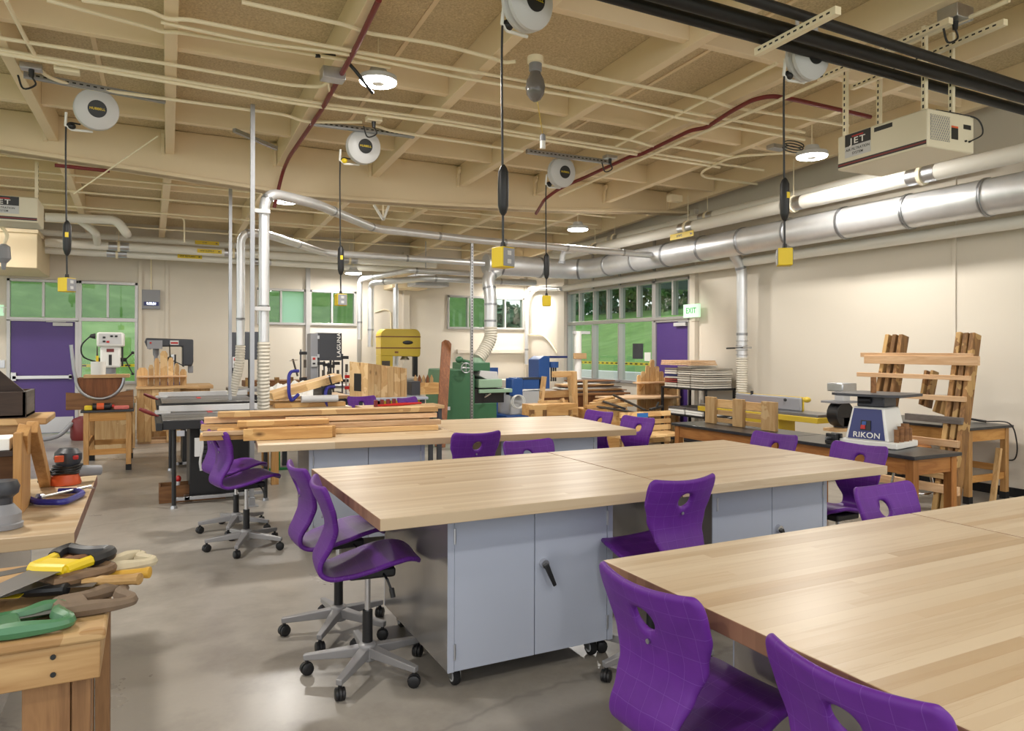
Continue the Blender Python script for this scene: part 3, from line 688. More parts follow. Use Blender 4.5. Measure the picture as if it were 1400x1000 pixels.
# drop on the right wall
duct('dust_duct', 'silver pipe dropping from the large duct down the right wall', [V((7.98, 8.2, 1.44)), V((7.98, 8.2, 2.78)), V((7.8, 8.2, 3.0))], .078, rings=1.0, n=16)
flex('ribbed hose at the foot of the silver pipe on the right wall', [V((7.98, 8.2, 1.44)), V((7.98, 8.2, 1.1)), V((7.96, 8.2, .72))], .08)
t = MB()
for z in (1.48, 1.55, 1.62, 1.69): t.lathe([(.085, -.008), (.094, -.004), (.094, .004), (.085, .008)], (7.98, 8.2, z), n=18)
tag(t.build('hose_clamp', M_steel), 'stack of steel hose clamps on the right-wall pipe', 'clamp')
t = thing('blast_gate', 'blast gate handle sticking out of the right-wall pipe', 'valve', (7.98, 8.12, 1.6)); MB().box(7.88, 8.08, 8.10, 8.13, 1.575, 1.6).build('gate_plate', M_galv, t, .002); MB().cyl((7.9, 8.1, 1.588), (7.55, 8.06, 1.575), .007).cyl((7.72, 8.08, 1.58), (7.55, 8.06, 1.575), .012).build('handle', M_black, t)
# white jacketed pipes on the right wall
def jacket(label, a, b, r, bands=(), mat=None, axis='y'):
    t = thing('insulated_pipe', label, 'pipe', a); MB().cyl(a, b, r, n=20).build('jacket', mat or M_insul, t)
    d = (V(b)-V(a)).normalized()
    if bands:
        for s in bands:
            c = V(a)+d*s; mb = MB(); hk = MB(); mb.cyl(c-d*.16, c+d*.16, r*1.03, n=20); hk.lathe([(r*1.05, -.02), (r*1.25, -.02), (r*1.25, .02), (r*1.05, .02)], c, d, 18); hk.cyl(c+V((0, 0, r)), c+V((0, 0, max(.25, zj(c.y)-c.z))), .006, n=6)
            mb.build('metal_band', M_galv, t); hk.build('clevis_hanger', M_pipecream, t)
    return t
def flowlabel(parent, c, w, h, n, right, body):
    """yellow pipe label with its arrow"""
    n = V(n); x = right; z = n.cross(x); M = Mx(V(c), x, z, n)
    MB().prism([(-w/2, -h/2), (w/2, -h/2), (w/2, h/2), (-w/2, h/2)], M, .002).build('flow_label', M_yellow, parent, smooth=False)
    text(body, h*.62, Mx(V(c)+n*.0025-x*w*.1, x, z, n), M_labelblk, parent)
    MB().prism([(w*.36, -h*.2), (w*.46, 0), (w*.36, h*.2)], Mx(V(c)+n*.0022, x, z, n), .001).build('flow_arrow', M_labelblk, parent, smooth=False)
j = jacket('white jacketed pipe above the large silver duct on the right wall', (7.45, 2.4, 3.44), (7.45, 13.4, 3.44), .088, (2.6, 4.35, 6.4, 9))
flowlabel(j, atX(932, 322, 7.36), .55, .09, (-1, 0, 0), V((0, -1, 0)), 'HWS')
j = jacket('second white jacketed pipe, tucked behind the upper one on the right wall', (7.75, 5., 3.62), (7.75, 13.4, 3.62), .07, (3.7, 6.2))
flowlabel(j, atX(947, 310, 7.68), .4, .07, (-1, 0, 0), V((0, -1, 0)), 'HWR')
jacket('long white pipe below the large silver duct on the right wall', (7.98, 2.4, 2.87), (7.98, 13.4, 2.87), .068, ())
# pipes in front of the back wall
a, b = atY(62, 329.5, 14.6), atY(560, 362, 14.6); zc = (a.z+b.z)/2
j1 = jacket('thick white pipe in front of the back wall, middle one of three', (a.x, 14.6, zc), (5.5, 14.6, zc), .075, (1.1, 3.0, 5.2))
flowlabel(j1, (1.02, 14.52, zc), .42, .07, (0, -1, 0), V((1, 0, 0)), 'HW SUPPLY')
z2 = atY(100, 343, 14.9).z
j2 = jacket('thick white pipe in front of the back wall, lowest of three', (-2.6, 14.9, z2), (5.6, 14.9, z2-.02), .075, (2.1, 4.6))
flowlabel(j2, (.7, 14.82, z2), .42, .07, (0, -1, 0), V((1, 0, 0)), 'HW RETURN')
z3 = atY(150, 323, 14.9).z
j3 = jacket('thinner cream pipe in front of the back wall, topmost of three', (-2.4, 14.9, z3), (5.6, 14.9, z3-.06), .055, ())
flowlabel(j3, (1.0, 14.84, z3-.02), .42, .07, (0, -1, 0), V((1, 0, 0)), 'CW')
pipe('insulated_pipe', 'longer white pipe bending down into the pipe run on the far left', 'pipe', [atY(62, 297, 13.2), atY(160, 301, 13.2), V((atY(172, 318, 13.2).x, 13.2, atY(172, 318, 13.2).z)), atY(174, 321, 14.85)], .07, M_insul, 16, .25)
pipe('insulated_pipe', 'short white pipe with a bend dropping into the pipe run on the far left', 'pipe', [atY(110, 302, 13.6), atY(131, 318, 13.6), atY(133, 332, 14.5)], .06, M_insul, 16, .2)

# ---------------- cord reels
def reel(label, u, v, z, face, boxz, bump_x=0, tagc=False, faceup=0., sticker=True, cu=None):
    c = atZ(u, v, z); t = thing('cord_reel', label, 'cord reel', c)
    n = V((sin(face), -cos(face), -.12+faceup)).normalized(); side = V((0, 0, 1)).cross(n).normalized(); up = n.cross(side); r = .175
    MB().lathe([(.03, -.06), (r, -.06), (r+.012, -.045), (r+.012, -.02), (r-.01, -.005), (r-.01, .012), (r+.012, .02), (r+.006, .04), (r-.02, .055), (.09, .072), (.02, .072)], c, n, 36).build('drum', M_ltgrey, t)
    h = MB().lathe([(.0, .072), (.078, .073), (.078, .077), (0, .078)], c, n, 28).build('hub_plate', M_bronze if False else M_labelblk, t)
    text('HUBBELL', .03, Mx(c+n*.079, side, up, n), M_yellow, h)
    top = c.copy(); top.z = zj(c.y)-.05
    br = MB()
    for s in (-.1, .1): br.beam(c-n*.02+side*s+up*.1, V((c.x, c.y, top.z))-n*.02+side*s, .03, .012, up=n)
    br.build('mount_bracket', M_ltgrey, t, .002)
    ex = c-side*.17-up*.15
    ex = c+_R*((cu-u)/F_PX*(c-V((0, 0, EYE))).dot(_f))-V((0, 0, .15)); sgn = 1
    fr = MB().tube([ex+up*.12-side*.015, ex-side*.02, ex-up*.03+side*.03, ex+side*.2-up*.02], .012, 8); fr.build('guide_arm', M_white, t)
    MB().ball(ex+side*.03, .035, .035, .03).build('cable_stop', M_yellow if tagc else M_black, t)
    zb = boxz+.08; x0 = ex-side*.005
    MB().tube(smooth_path([ex+side*.1+up*.03, ex+up*.02, V((x0.x-.012, x0.y, x0.z-.12)), V((x0.x-.008, x0.y, (x0.z+zb)/2)), V((x0.x, x0.y, zb))], 8), .0075, 8).build('cord', M_black, t)
    zg = boxz+.08+.36
    MB().lathe([(.008, .16), (.022, .14), (.034, .11), (.036, .0), (.034, -.11), (.022, -.15), (.008, -.17)], (x0.x, x0.y, zg), n=12).build('ground_fault_breaker', M_black, t, .002)
    if sticker: MB().box(x0.x-.014, x0.x+.014, x0.y-.038, x0.y-.03, zg+.0, zg+.045).build('breaker_label', M_yellow, t, smooth=False)
    a = bump_x; M = RZ((x0.x, x0.y, boxz), a)
    ob = MB().box(-.055, .055, -.052, .052, -.065, .065, M).build('outlet_box', M_yellow, t, .006)
    MB().cyl((x0.x, x0.y, boxz+.06), (x0.x, x0.y, boxz+.1), .02, .014, 10).build('strain_relief', M_black, ob)
    for s in (-1, 1):
      pl = MB().box(-.05, .05, s*.0525, s*.056, -.058, .058, M)
      pl.build('socket_plate', M_grey, ob, .002)
    for s in (-1, 1):
        for dz in (-.027, .027): MB().box(-.017, .017, s*.056, s*.0585, dz-.014, dz+.014, M).build('socket', M_ltgrey, ob, .003)
    return t
reel('white cord reel hanging nearest the left air filter', 132, 150, 3.77, radians(8), 2.14, radians(48), faceup=-.05, cu=93)
reel('white cord reel with a yellow tag, left of centre under the ceiling', 497, 201, 3.77, radians(2), 2.09, radians(7), True, cu=467)
reel('small white cord reel right of centre, against the deep girder', 768, 236, 3.77, radians(4), 2.16, radians(63), sticker=False, cu=748)
reel('white cord reel at top right behind the black pipes', 1105, 76, 3.77, radians(0), 2.25, radians(50), cu=1074)
reel('white cord reel cut off by the top edge above the centre drop box', 722, 2, 3.79, radians(14), 2.14, radians(19), sticker=False, cu=689.5)
strut('zinc channel carrying the upper left cord reel', atR(32, 102, .04), atR(226, 138, .04), .05, M_zinc)
strut('zinc channel carrying the tagged cord reel left of centre', atR(424, 168, .05), atR(566, 186, .05), .05, M_zinc)
strut('zinc channel carrying the small cord reel against the girder', atR(720, 207, .05), atR(834, 222, .05), .05, M_zinc)
def jbox(label, c, w, d, h, mat, plug=True):
    t = thing('junction_box', label, 'electrical box', c); x, y, z = c
    MB().box(x-w/2, x+w/2, y-d/2, y+d/2, z-h, z).build('housing', mat, t, .004)
    if plug: MB().cyl((x, y, z-h), (x, y, z-h-.06), .022, .018, 10).tube(smooth_path([(x, y, z-h-.05), (x+.03, y, z-h-.12), (x-.06, y+.02, z-h-.16), (x-.1, y+.03, z-h-.05)], 5), .008, 6).build('plug', M_black, t)
    return t
jbox('grey socket box with black plug feeding the leftmost cord reel', atR(43, 88, .02), .16, .1, .05, M_galv)
jbox('cream junction box on the conduits above the upper left cord reel', atR(92, 92, .03), .19, .1, .05, M_pipecream, False)
jbox('cream socket box with a black plug over the tagged cord reel', atR(511, 160, .03), .16, .1, .05, M_pipecream)
jbox('grey junction box against the joist, left of the brightest light', atR(455, 95, .0), .2, .14, .1, M_galv, False)
jbox('grey socket box with a black plug at the right of the small cord reel', atR(834, 213, .03), .16, .1, .04, M_galv)
jbox('grey box with a black plug in the very top right corner', atR(1306, 12, .0), .2, .16, .1, M_galv)
jbox('grey junction box with coiled black cable beside the right-hand high-bay light', atR(1062, 199, .03), .22, .12, .05, M_galv, False)
p = atR(1090, 198, .1)
t = MB()
for k in range(3): t.tube([p+V((.16*cos(a)-.05+.02*k, .03*k, .035*sin(a)-.02*k)) for a in [2*pi*i/16 for i in range(17)]], .007, 6)
tag(t.build('coiled_cable', M_black), 'loose coil of black cable above the right-hand high-bay light', 'cable')
p = atR(478, 88, .03); tag(MB().tube(smooth_path([p+V((-.3, -.05, .0)), p+V((-.1, 0, .05)), p, p+V((.12, 0, -.12)), p+V((.22, .05, -.2))], 6), .016, 8).build('flexible_cable', M_black), 'black flexible cable hanging beside the brightest light', 'cable')
# old grey bulb and the little hanging lamp under it
c = atR(732, 78, .02); t = thing('mercury_lamp', 'large dull grey bulb hanging bare from the ceiling', 'bulb', c)
MB().lathe([(.0, .0), (.07, 0), (.07, -.05), (.05, -.06)], c, n=20).build('box_cover', M_pipecream, t); MB().lathe([(.048, -.05), (.055, -.06), (.055, -.12), (.045, -.13)], c, n=18).build('socket', M_grey, t)
MB().lathe([(.04, -.12), (.05, -.15), (.075, -.2), (.085, -.26), (.075, -.32), (.045, -.365), (.02, -.38), (0, -.382)], c, n=24).build('globe', paint('smoky glass', (112, 108, 106), .15), t)
c2 = atZ(742, 190, 3.5)
t = thing('pull_switch', 'small white and black pull-cord switch hanging from a yellow cord below the grey bulb', 'switch', c2)
MB().lathe([(.0, -.09), (.026, -.09), (.026, -.02), (.0, -.02)], c2, n=14).build('switch_body', M_white, t); MB().lathe([(.0, -.02), (.028, -.02), (.028, .03), (.01, .05)], c2, n=14).build('switch_cap', M_grey, t)
MB().tube([c2+V((0, 0, .04)), (c.x+.02, c.y, c.z-.37)], .004, 6).build('cord', paint('yellow cord', (206, 178, 80), .6), t)

# ---------------- air filtration units
def air_filter(label, o, x, y, L, D, Hh, back):
    """o: bottom corner where the long lettered face (along x) meets the grille end (along y)"""
    x = V(x); y = V(y); z = V((0, 0, 1)); o = V(o); t = thing('air_filter', label, 'air filter', o)
    T = lambda a, b, c: o+x*a+y*b+z*c
    M = Mx(o, x, y, z)
    MB().box(0, L, 0, D, 0, Hh, M).build('case', M_filter, t, .012)
    out = -y; right = x if back else -x       # reading direction on the lettered face
    F = lambda a, c, e=.002: o+x*a+z*c+out*e
    def plate(name, a0, a1, c0, c1, m, e):
        MB().prism([(a0, c0), (a1, c0), (a1, c1), (a0, c1)], Mx(o+out*.0005, x, z, out), e).build(name, m, t, smooth=False)
    s0, s1 = (L*.70, L*.98) if not back else (L*.02, L*.30)
    la, lb = (L*.60, L*.905) if not back else (L*.46, L*.80)
    plate('black_badge', la, lb, Hh*.62, Hh*.97, M_labelblk, .0015); plate('white_badge', la, lb, Hh*.30, Hh*.62, M_ltgrey, .0015)
    m = (la+lb)/2
    MBt = lambda a, c: Mx(F(a, c, .0022), right, z, out)
    text('JET', Hh*.25, MBt(m, Hh*.74), M_white, t, sx=1.3, sp=1.25); plate('red_bar', m-(lb-la)*.22, m+(lb-la)*.22, Hh*.865, Hh*.90, M_redp, .003)
    text('AIR FILTRATION', Hh*.105, MBt(m, Hh*.51), M_labelblk, t, sx=1.0); text('SYSTEM', Hh*.105, MBt(m, Hh*.39), M_labelblk, t, sx=1.0)
    plate('stripe', L*.01, L*.99, Hh*.07, Hh*.19, M_labelblk, .0012); plate('red_stripe', L*.01, L*.99, Hh*.105, Hh*.155, M_red, .002)
    if not back:
        plate('model_plate', L*.36, L*.56, Hh*.80, Hh*.92, M_labelblk, .0015)
        e = -x; G = lambda b, c, k=.001: o+y*b+z*c+e*k
        Me = Mx(o+e*.0005, y, z, e)
        g = MB().prism([(D*.06, Hh*.2), (D*.46, Hh*.2), (D*.46, Hh*.86), (D*.06, Hh*.86)], Me, .003).build('grille', M_grey, t, smooth=False)
        ms = MB(); k = -.3
        while k < .55:
            for sgn in (1, -1):
                a = V((D*.06+k, Hh*.2)); b = V((a.x+sgn*Hh*.66*.6, Hh*.86)) if sgn > 0 else V((a.x+Hh*.66*.6, Hh*.86))
                if sgn < 0: a, b = V((a.x+Hh*.66*.6, Hh*.2)), V((a.x, Hh*.86))
                # clip to the grille rectangle
                lo, hi = D*.06, D*.46; d = b-a; t0, t1 = 0., 1.
                for f in ((lo-a.x)/d.x, (hi-a.x)/d.x): pass
                ta, tb = sorted(((lo-a.x)/d.x, (hi-a.x)/d.x)); t0 = max(0, ta); t1 = min(1, tb)
                if t1 > t0: pa, pb = a+d*t0, a+d*t1; ms.beam(G(pa.x, pa.y, .005), G(pb.x, pb.y, .005), .004, .003, up=e)
            k += .024
        ms.build('grille_mesh', M_filter, g, smooth=False)
        for (b0, b1, c0, c1, mm, nm) in ((.50, .64, .3, .6, M_labelblk, 'warning_label'), (.50, .64, .6, .65, M_orange, 'warning_stripe'), (.76, .92, .62, .74, M_labelblk, 'control_plate')):
            MB().prism([(D*b0, Hh*c0), (D*b1, Hh*c0), (D*b1, Hh*c1), (D*b0, Hh*c1)], Me, .003).build(nm, mm, t, smooth=False)
        MB().cyl(G(D*.8, Hh*.3), G(D*.8, Hh*.3, .012), .008, n=8).cyl(G(D*.88, Hh*.3), G(D*.88, Hh*.3, .015), .008, n=8).build('control_knob', M_labelblk, t)
        MB().tube(smooth_path([G(D*.88, Hh*.3, .015), G(D*1.02, Hh*.5, .06), G(D*1.0, Hh*.9, .03), G(D*.8, Hh*1.04, -.03), G(D*.3, Hh*1.06, -.05)], 8), .006, 6).build('power_cord', M_black, t)
    return t
M_filter = paint('ivory enamel', (222, 214, 190), .4, var=.02)
near = atZ(1268, 200, 3.14); far = atZ(1145, 234, 3.14); endc = atZ(1337, 213, 3.14)
L = (far-near).length; xdir = (far-near).normalized(); ydir = V((-xdir.y, xdir.x, 0)); ydir = ydir if ydir.x > 0 else -ydir
air_filter('large ivory air filter with grille end, hanging over the right wall pipes', near, xdir, ydir, L, min(.55, (endc-near).length), .30, False)
fb, ff = near+V((0, 0, .3)), far+V((0, 0, .3))
for k, (q, lb) in enumerate(((fb+ydir*.1+xdir*.1, 'cream hanger strap on the near end of the large air filter, left one'), (fb+ydir*.42+xdir*.1, 'cream hanger strap on the near end of the large air filter, right one'), (ff+ydir*.03-xdir*.06, 'cream hanger strap on the far end of the large air filter, left one'), (ff+ydir*.42-xdir*.08, 'cream hanger strap on the far end of the large air filter, right one'))):
    strut(lb, q, (q.x, q.y, zj(q.y)-.03), .035)
q = atZ(52, 305, 3.05); a0 = atZ(-60, 302, 3.05)
air_filter('ivory air filter cut off by the left edge of the picture', (q.x-.95, q.y, q.z-.0), (1, 0, 0), (0, 1, 0), .95, .55, .30, True)
for k, s in enumerate((.9, .2)): strut('cream hanger strap of the left air filter, %s' % ('right one' if k == 0 else 'left one'), (q.x-.95+s, q.y+.3, q.z+.3), (q.x-.95+s, q.y+.3, zj(q.y)-.02), .035)
# soffit box under it with a small camera
t = thing('unit_ventilator', 'cream boxed ventilator below the left air filter, above the purple door', 'ventilator', (-2.6, 14.2, 2.75))
MB().box(-3.6, atY(51, 350, 13.9).x, 13.9, YB, 2.84, 3.42).build('case', M_ceil, t, .01); MB().box(-3.62, atY(53, 350, 13.9).x, 13.86, YB, 3.40, 3.46).build('lid', M_ceil, t, .006)
t = thing('duct_fan', 'small grey hanging fan motor at the left edge under the air filter', 'motor', atY(5, 345, 11.)); c = atY(5, 347, 11.)
MB().lathe([(.03, .12), (.07, .09), (.08, -.06), (.05, -.1), (.03, -.12), (.02, -.2), (0, -.2)], c, n=18).build('motor_body', M_grey, t); MB().tube(smooth_path([c+V((0, 0, .1)), c+V((.03, 0, .25)), c+V((-.1, 0, .4)), c+V((-.3, 0, .42))], 6), .02, 8).build('hook', M_pipecream, t)
# ventilator with louvred outlet near the back
a = atY(568, 374, 13.5); b = atY(614, 392, 13.5)
t = thing('wall_heater', 'steel louvred heater hanging below the pipes near the middle of the back wall', 'heater', (a.x, 13.5, b.z))
MB().box(a.x, b.x, 13.5, 14.0, b.z, a.z).build('case', M_galv, t, .01); m = MB()
for k in range(9): m.box(a.x+.04, b.x-.04, 13.49, 13.5, b.z+.03+k*(a.z-b.z-.05)/9, b.z+.038+k*(a.z-b.z-.05)/9)
m.build('louvre', M_zinc, t, smooth=False); MB().cyl((a.x+.3, 13.75, a.z), (a.x+.3, 13.75, zj(13.7)), .008).build('hanger_rod', M_zinc, t)
t = thing('cream_soffit', 'cream boxed duct left of the louvred heater', 'duct', (4.4, 14, 2.9)); a2 = atY(536, 376, 14.95); MB().box(a2.x, a2.x+.8, 14.95, YB, 2.86, 3.2).build('case', M_ceil, t, .01)
# ------------------------------------------------------------------ workbenches: maple top on a wheeled steel cabinet
TW, TD, TZ, TH = 1.53, 1.365, .87, .05
def caster(x, y, h, parent, r=.04):
    c = MB(); c.lathe([(r*.35, -.014), (r, -.014), (r+.002, -.005), (r+.002, .005), (r, .014), (r*.35, .014)], (x, y, r+.002), (1, 0, 0), 18).build('caster', M_rubber, parent, local=True)
    ob = COL.objects[-1] if False else None
    return c
def make_bench():
    t = thing('workbench', 'x', 'workbench')
    MB().box(0, TW, 0, TD, TZ-TH, TZ).build('worktop', M_butcher, t, .003, local=True, smooth=False)
    x0, x1, y0, y1, z0, z1 = .37, 1.255, .20, TD-.20, .10, TZ-TH
    b = MB().box(x0+.003, x1-.003, y0+.021, y1-.021, z0+.001, z1-.001).box(x0, x0+.028, y0, y1, z0, z1).box(x1-.028, x1, y0, y1, z0, z1)
    b.build('cabinet', M_cabside, t, .002, local=True, smooth=False)
    for s in (0, 1):
        yy = y0 if s == 0 else y1
        for a, c in ((x0-.001, x0+.030), (x1-.030, x1+.001)): MB().box(a, c, yy-.003, yy+.003, z0-.001, z1-.001).build('door_jamb', M_cab, t, .001, local=True, smooth=False)
        continue
        b.box(x0-.001, x0+.030, yy-.003, yy+.003, z0-.001, z1).box(x1-.030, x1+.001, yy-.003, yy+.003, z0-.001, z1)
    xm = (x0+x1)/2
    for yy, sg in ((y0, -1), (y1, 1)):
        for a, c in ((x0+.032, xm-.002), (xm+.002, x1-.032)):
            d = MB().box(a, c, min(yy, yy+.018*(-sg))-.0, max(yy, yy+.018*(-sg)), z0, z1-.012).build('door', M_cab, t, .002, local=True, smooth=False)
            hx = a if a < xm-.1 else c
            for hz_ in (z0+.09, z1-.11): MB().cyl((hx, yy+sg*.004, hz_-.035), (hx, yy+sg*.004, hz_+.035), .006, n=8).build('hinge', M_galv, d, local=True)
            if a > xm-.01:
                k = MB(); px, pz = a+.045, .50
                k.cyl((px, yy, pz+.03), (px, yy+sg*.022, pz+.03), .024, .020, 14).build('lock_escutcheon', M_chrome, d, local=True)
                k = MB(); k.beam((px, yy+sg*.026, pz+.03), (px+.045, yy+sg*.034, pz-.075), .026, .016, up=(0, 1, 0), taper=.7).build('handle', M_black, d, .004, local=True)
    for x in (x0+.07, x1-.07):
        for y in (y0+.09, y1-.09):
            r = .042; c = MB().lathe([(r*.3, -.015), (r-.003, -.015), (r, -.008), (r, .008), (r-.003, .015), (r*.3, .015)], (x, y, r), (1, 0, 0), 20).build('caster', M_rubber, t, local=True)
            MB().cyl((x-.018, y, r), (x+.018, y, r), .026, n=14).build('wheel_hub', M_ltgrey, c, local=True)
            MB().box(x-.024, x-.019, y-.02, y+.02, r-.01, .1).box(x+.019, x+.024, y-.02, y+.02, r-.01, .1).box(x-.024, x+.024, y-.022, y+.022, .093, .1).build('fork', M_zinc, c, local=True)
    return t
WB0 = make_bench(); G_WB = 'maple-topped cabinet workbenches'
def bench(x, y, rz, label, first=[True]):
    if first[0]:
        first[0] = False; WB0.location = (x, y, 0); WB0.rotation_euler = (0, 0, rz); WB0['label'] = label; WB0['group'] = G_WB; RM[WB0.name] = RZ((x, y, 0), rz); return WB0
    return dup(WB0, (x, y, 0), rz, label, G_WB)
bench(.832, 2.83, 0, 'bare centre workbench with its grey cabinet doors facing us')
bench(.832+TW+.006, 2.83, 0, 'right half of the centre pair of maple workbenches, a purple chair in front')
bench(1.316, 1.965-TD, 0, 'nearest maple workbench, bottom right, with two purple chairs at its left edge')
bench(1.316+TW+.006, 1.965-TD, 0, 'nearest pair of maple workbenches, the half cut off by the right edge')
T3A = -atan2(.284, 2.985); T3O = V((.723, 5.364, 0)); T3X = V((cos(T3A), sin(T3A), 0)); T3Y = V((-sin(T3A), cos(T3A), 0))
q = T3O-T3X*.03
bench(q.x, q.y, T3A, 'far maple workbench on the left, loaded with long stacks of boards')
q = T3O+T3X*(TW-.026); bench(q.x, q.y, T3A, 'far maple workbench on the right, its top clear, chairs at its right end')
bench(-.24-TW, 3.125, 0, 'maple workbench carrying a palm sander, a blue clamp and a low stool')

# ------------------------------------------------------------------ swivel chairs
def make_chair():
    t = thing('swivel_chair', 'x', 'chair')
    prof = smooth_path([V((-.262, 0, .925)), V((-.240, 0, .87)), V((-.208, 0, .80)), V((-.188, 0, .735)), V((-.190, 0, .68)), V((-.212, 0, .622)), V((-.236, 0, .57)), V((-.232, 0, .525)), V((-.19, 0, .502)), V((-.12, 0, .508)), V((-.02, 0, .53)), V((.08, 0, .556)), V((.16, 0, .566)), V((.212, 0, .552)), V((.234, 0, .526))], 9)
    S = [0]
    for a, b in zip(prof, prof[1:]): S.append(S[-1]+(b-a).length)
    tot = S[-1]; NTt = 34
    SL = [0, .0008, .003, .006, .010, .0145, .0195, .025, .031]; q = tot-.031; SL += [.031+q*k/92 for k in range(1, 93)]; NS = len(SL)-1
    def at(s):
        s = max(0, min(tot, s)); i = 0
        while i < len(S)-2 and S[i+1] < s: i += 1
        return prof[i]+(prof[i+1]-prof[i])*((s-S[i])/max(1e-6, S[i+1]-S[i])), (prof[i+1]-prof[i]).normalized()
    ks = [(0, .200), (.06, .206), (.12, .202), (.20, .178), (.28, .148), (.36, .130), (.43, .134), (.51, .165), (.59, .196), (.69, .208), (.78, .198), (.86, .170), (tot, .125)]
    def hw(s):
        for (a, wa), (b, wb) in zip(ks, ks[1:]):
            if s <= b:
                q = (s-a)/(b-a); q = q*q*(3-2*q); return wa+(wb-wa)*q
        return ks[-1][1]
    hs, hr = .105, .038
    TL = [0, .006, .018, .036, .06]+[.06+.88*k/30 for k in range(1, 30)]+[.94, .964, .982, .994, 1]; NTt = len(TL)-1; T_ = .024
    vs, uv, nr, tf = [], [], [], []; idx = {}
    def place(s, y):
        p, d = at(s); nrm = V((-d.z, 0, d.x)); pt = p+nrm*(.032*max(0, 1-s/.40)+.010)*(y/.2)**2; pt.y = y
        return pt, nrm
    for i in range(NS+1):
        s = SL[i]; w = hw(s); rad = .032
        lim = w-rad+sqrt(max(0, rad*rad-(rad-s)**2)) if s < rad else w
        if s > tot-.09: lim = w*sqrt(max(0, 1-((s-(tot-.09))/.09*.75)**2))
        for j in range(NTt+1):
            y = lim*(2*TL[j]-1); pt, nrm = place(s, y)
            e = min(s, lim-abs(y), tot-s); q = 1-min(1, e/.012)
            idx[i, j] = len(vs); vs.append(pt); uv.append((s, y)); nr.append(nrm); tf.append(max(.22, sqrt(max(0, 1-q*q))))
    def inside(i, j):
        m = [V((uv[idx[a, b]][0]-hs, uv[idx[a, b]][1])) for a, b in ((i, j), (i+1, j), (i, j+1), (i+1, j+1))]
        return sum(m, V((0, 0))).length/4 < hr
    inn = {(i, j) for i in range(NS) for j in range(NTt) if inside(i, j)}; fs = [(i, j) for i in range(NS) for j in range(NTt) if (i, j) not in inn]; rim = set()
    for i, j in inn:
        for a, b in ((i, j), (i+1, j), (i, j+1), (i+1, j+1)):
            if any((x, y) not in inn for x, y in ((a-1, b-1), (a-1, b), (a, b-1), (a, b))): rim.add((a, b))
    for a, b in rim:
        k = idx[a, b]; m = V((uv[k][0]-hs, uv[k][1])).normalized()*hr
        uv[k] = (hs+m.x, m.y); vs[k], nr[k] = place(hs+m.x, m.y); tf[k] = .5
    bm = bmesh.new(); ul = bm.loops.layers.uv.new('UVMap'); used = sorted({idx[q] for i, j in fs for q in ((i, j), (i, j+1), (i+1, j+1), (i+1, j))})
    A = {k: bm.verts.new(vs[k]+nr[k]*T_/2*tf[k]) for k in used}; B = {k: bm.verts.new(vs[k]-nr[k]*T_/2*tf[k]) for k in used}; cnt = {}
    def mk(vv, kk):
        f = bm.faces.new(vv)
        for lp, k in zip(f.loops, kk): lp[ul].uv = uv[k]
    for i, j in fs:
        k = [idx[i, j], idx[i, j+1], idx[i+1, j+1], idx[i+1, j]]; mk([A[q] for q in k], k); mk([B[q] for q in k[::-1]], k[::-1])
        for a, b in zip(k, k[1:]+k[:1]): cnt.setdefault(frozenset((a, b)), []).append((a, b))
    for c in cnt.values():
        if len(c) == 1: a, b = c[0]; mk([A[b], A[a], B[a], B[b]], [b, a, a, b])
    bmesh.ops.recalc_face_normals(bm, faces=bm.faces)
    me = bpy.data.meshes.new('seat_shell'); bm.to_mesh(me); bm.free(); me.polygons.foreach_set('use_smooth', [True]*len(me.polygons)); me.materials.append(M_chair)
    o = bpy.data.objects.new('seat_shell', me); COL.objects.link(o); o.parent = t
    p, d = at(.175)
    MB().cyl((p.x-.016, 0, p.z), (p.x-.0185-.002, 0, p.z), .007, n=10).build('badge', M_zinc, o, local=True)
    # thick moulded underside of the seat
    und = MB().lathe([(0, .0), (.06, .0), (.10, .02), (.13, .045), (.0, .05)], (.01, 0, .485), n=20)
    MB().box(-.10, .12, -.085, .085, .47, .515).build('tilt_mechanism', M_black, t, .012, local=True)
    MB().tube([(.06, -.08, .49), (.07, -.13, .475), (.085, -.15, .43)], .006, 8).cyl((.085, -.15, .44), (.092, -.158, .40), .012, n=8).build('lever', M_black, t, local=True)
    MB().cyl((0, 0, .28), (0, 0, .50), .014, n=16).build('gas_rod', M_chrome, t, local=True)
    MB().cyl((0, 0, .10), (0, 0, .30), .025, .024, 18).build('column_sleeve', M_black, t, local=True)
    b = MB().lathe([(.0, .065), (.045, .065), (.05, .09), (.042, .14), (.03, .15), (0, .15)], n=20)
    for k in range(5):
        a = 2*pi*k/5+.35; d = V((cos(a), sin(a), 0)); b.beam(d*.02+V((0, 0, .108)), d*.30+V((0, 0, .083)), .052, .05, taper=.55)
    b.build('star_base', M_chairgrey, t, .004, local=True)
    for k in range(5):
        a = 2*pi*k/5+.35; c = V((cos(a), sin(a), 0))*.285; ax = V((sin(a+.6), -cos(a+.6), 0)); m = MB()
        for s in (-1, 1): m.lathe([(.006, -.010), (.022, -.010), (.028, -.005), (.028, .006), (.02, .010), (.006, .010)], c+V((0, 0, .0285))+ax*s*.014, ax*s, 16)
        m.lathe([(.031, -.006), (.031, .006)], c+V((0, 0, .03)), ax, 14).cyl(c+V((0, 0, .04)), c+V((0, 0, .075)), .009, n=8)
        m.build('caster', M_black, t, local=True)
    return t
CH0 = make_chair(); G_CH = 'purple swivel chairs around the workbenches'
def chair(x, y, face, label, dz=0., first=[True]):
    a = radians(face)
    c = dup(CH0, (x, y, 0), a, label, G_CH, ({'seat_shell', 'tilt_mechanism', 'lever', 'gas_rod'}, dz))
    return c
chair(.945, 3.42, -6, 'purple swivel chair at the left end of the centre workbench, unobstructed')
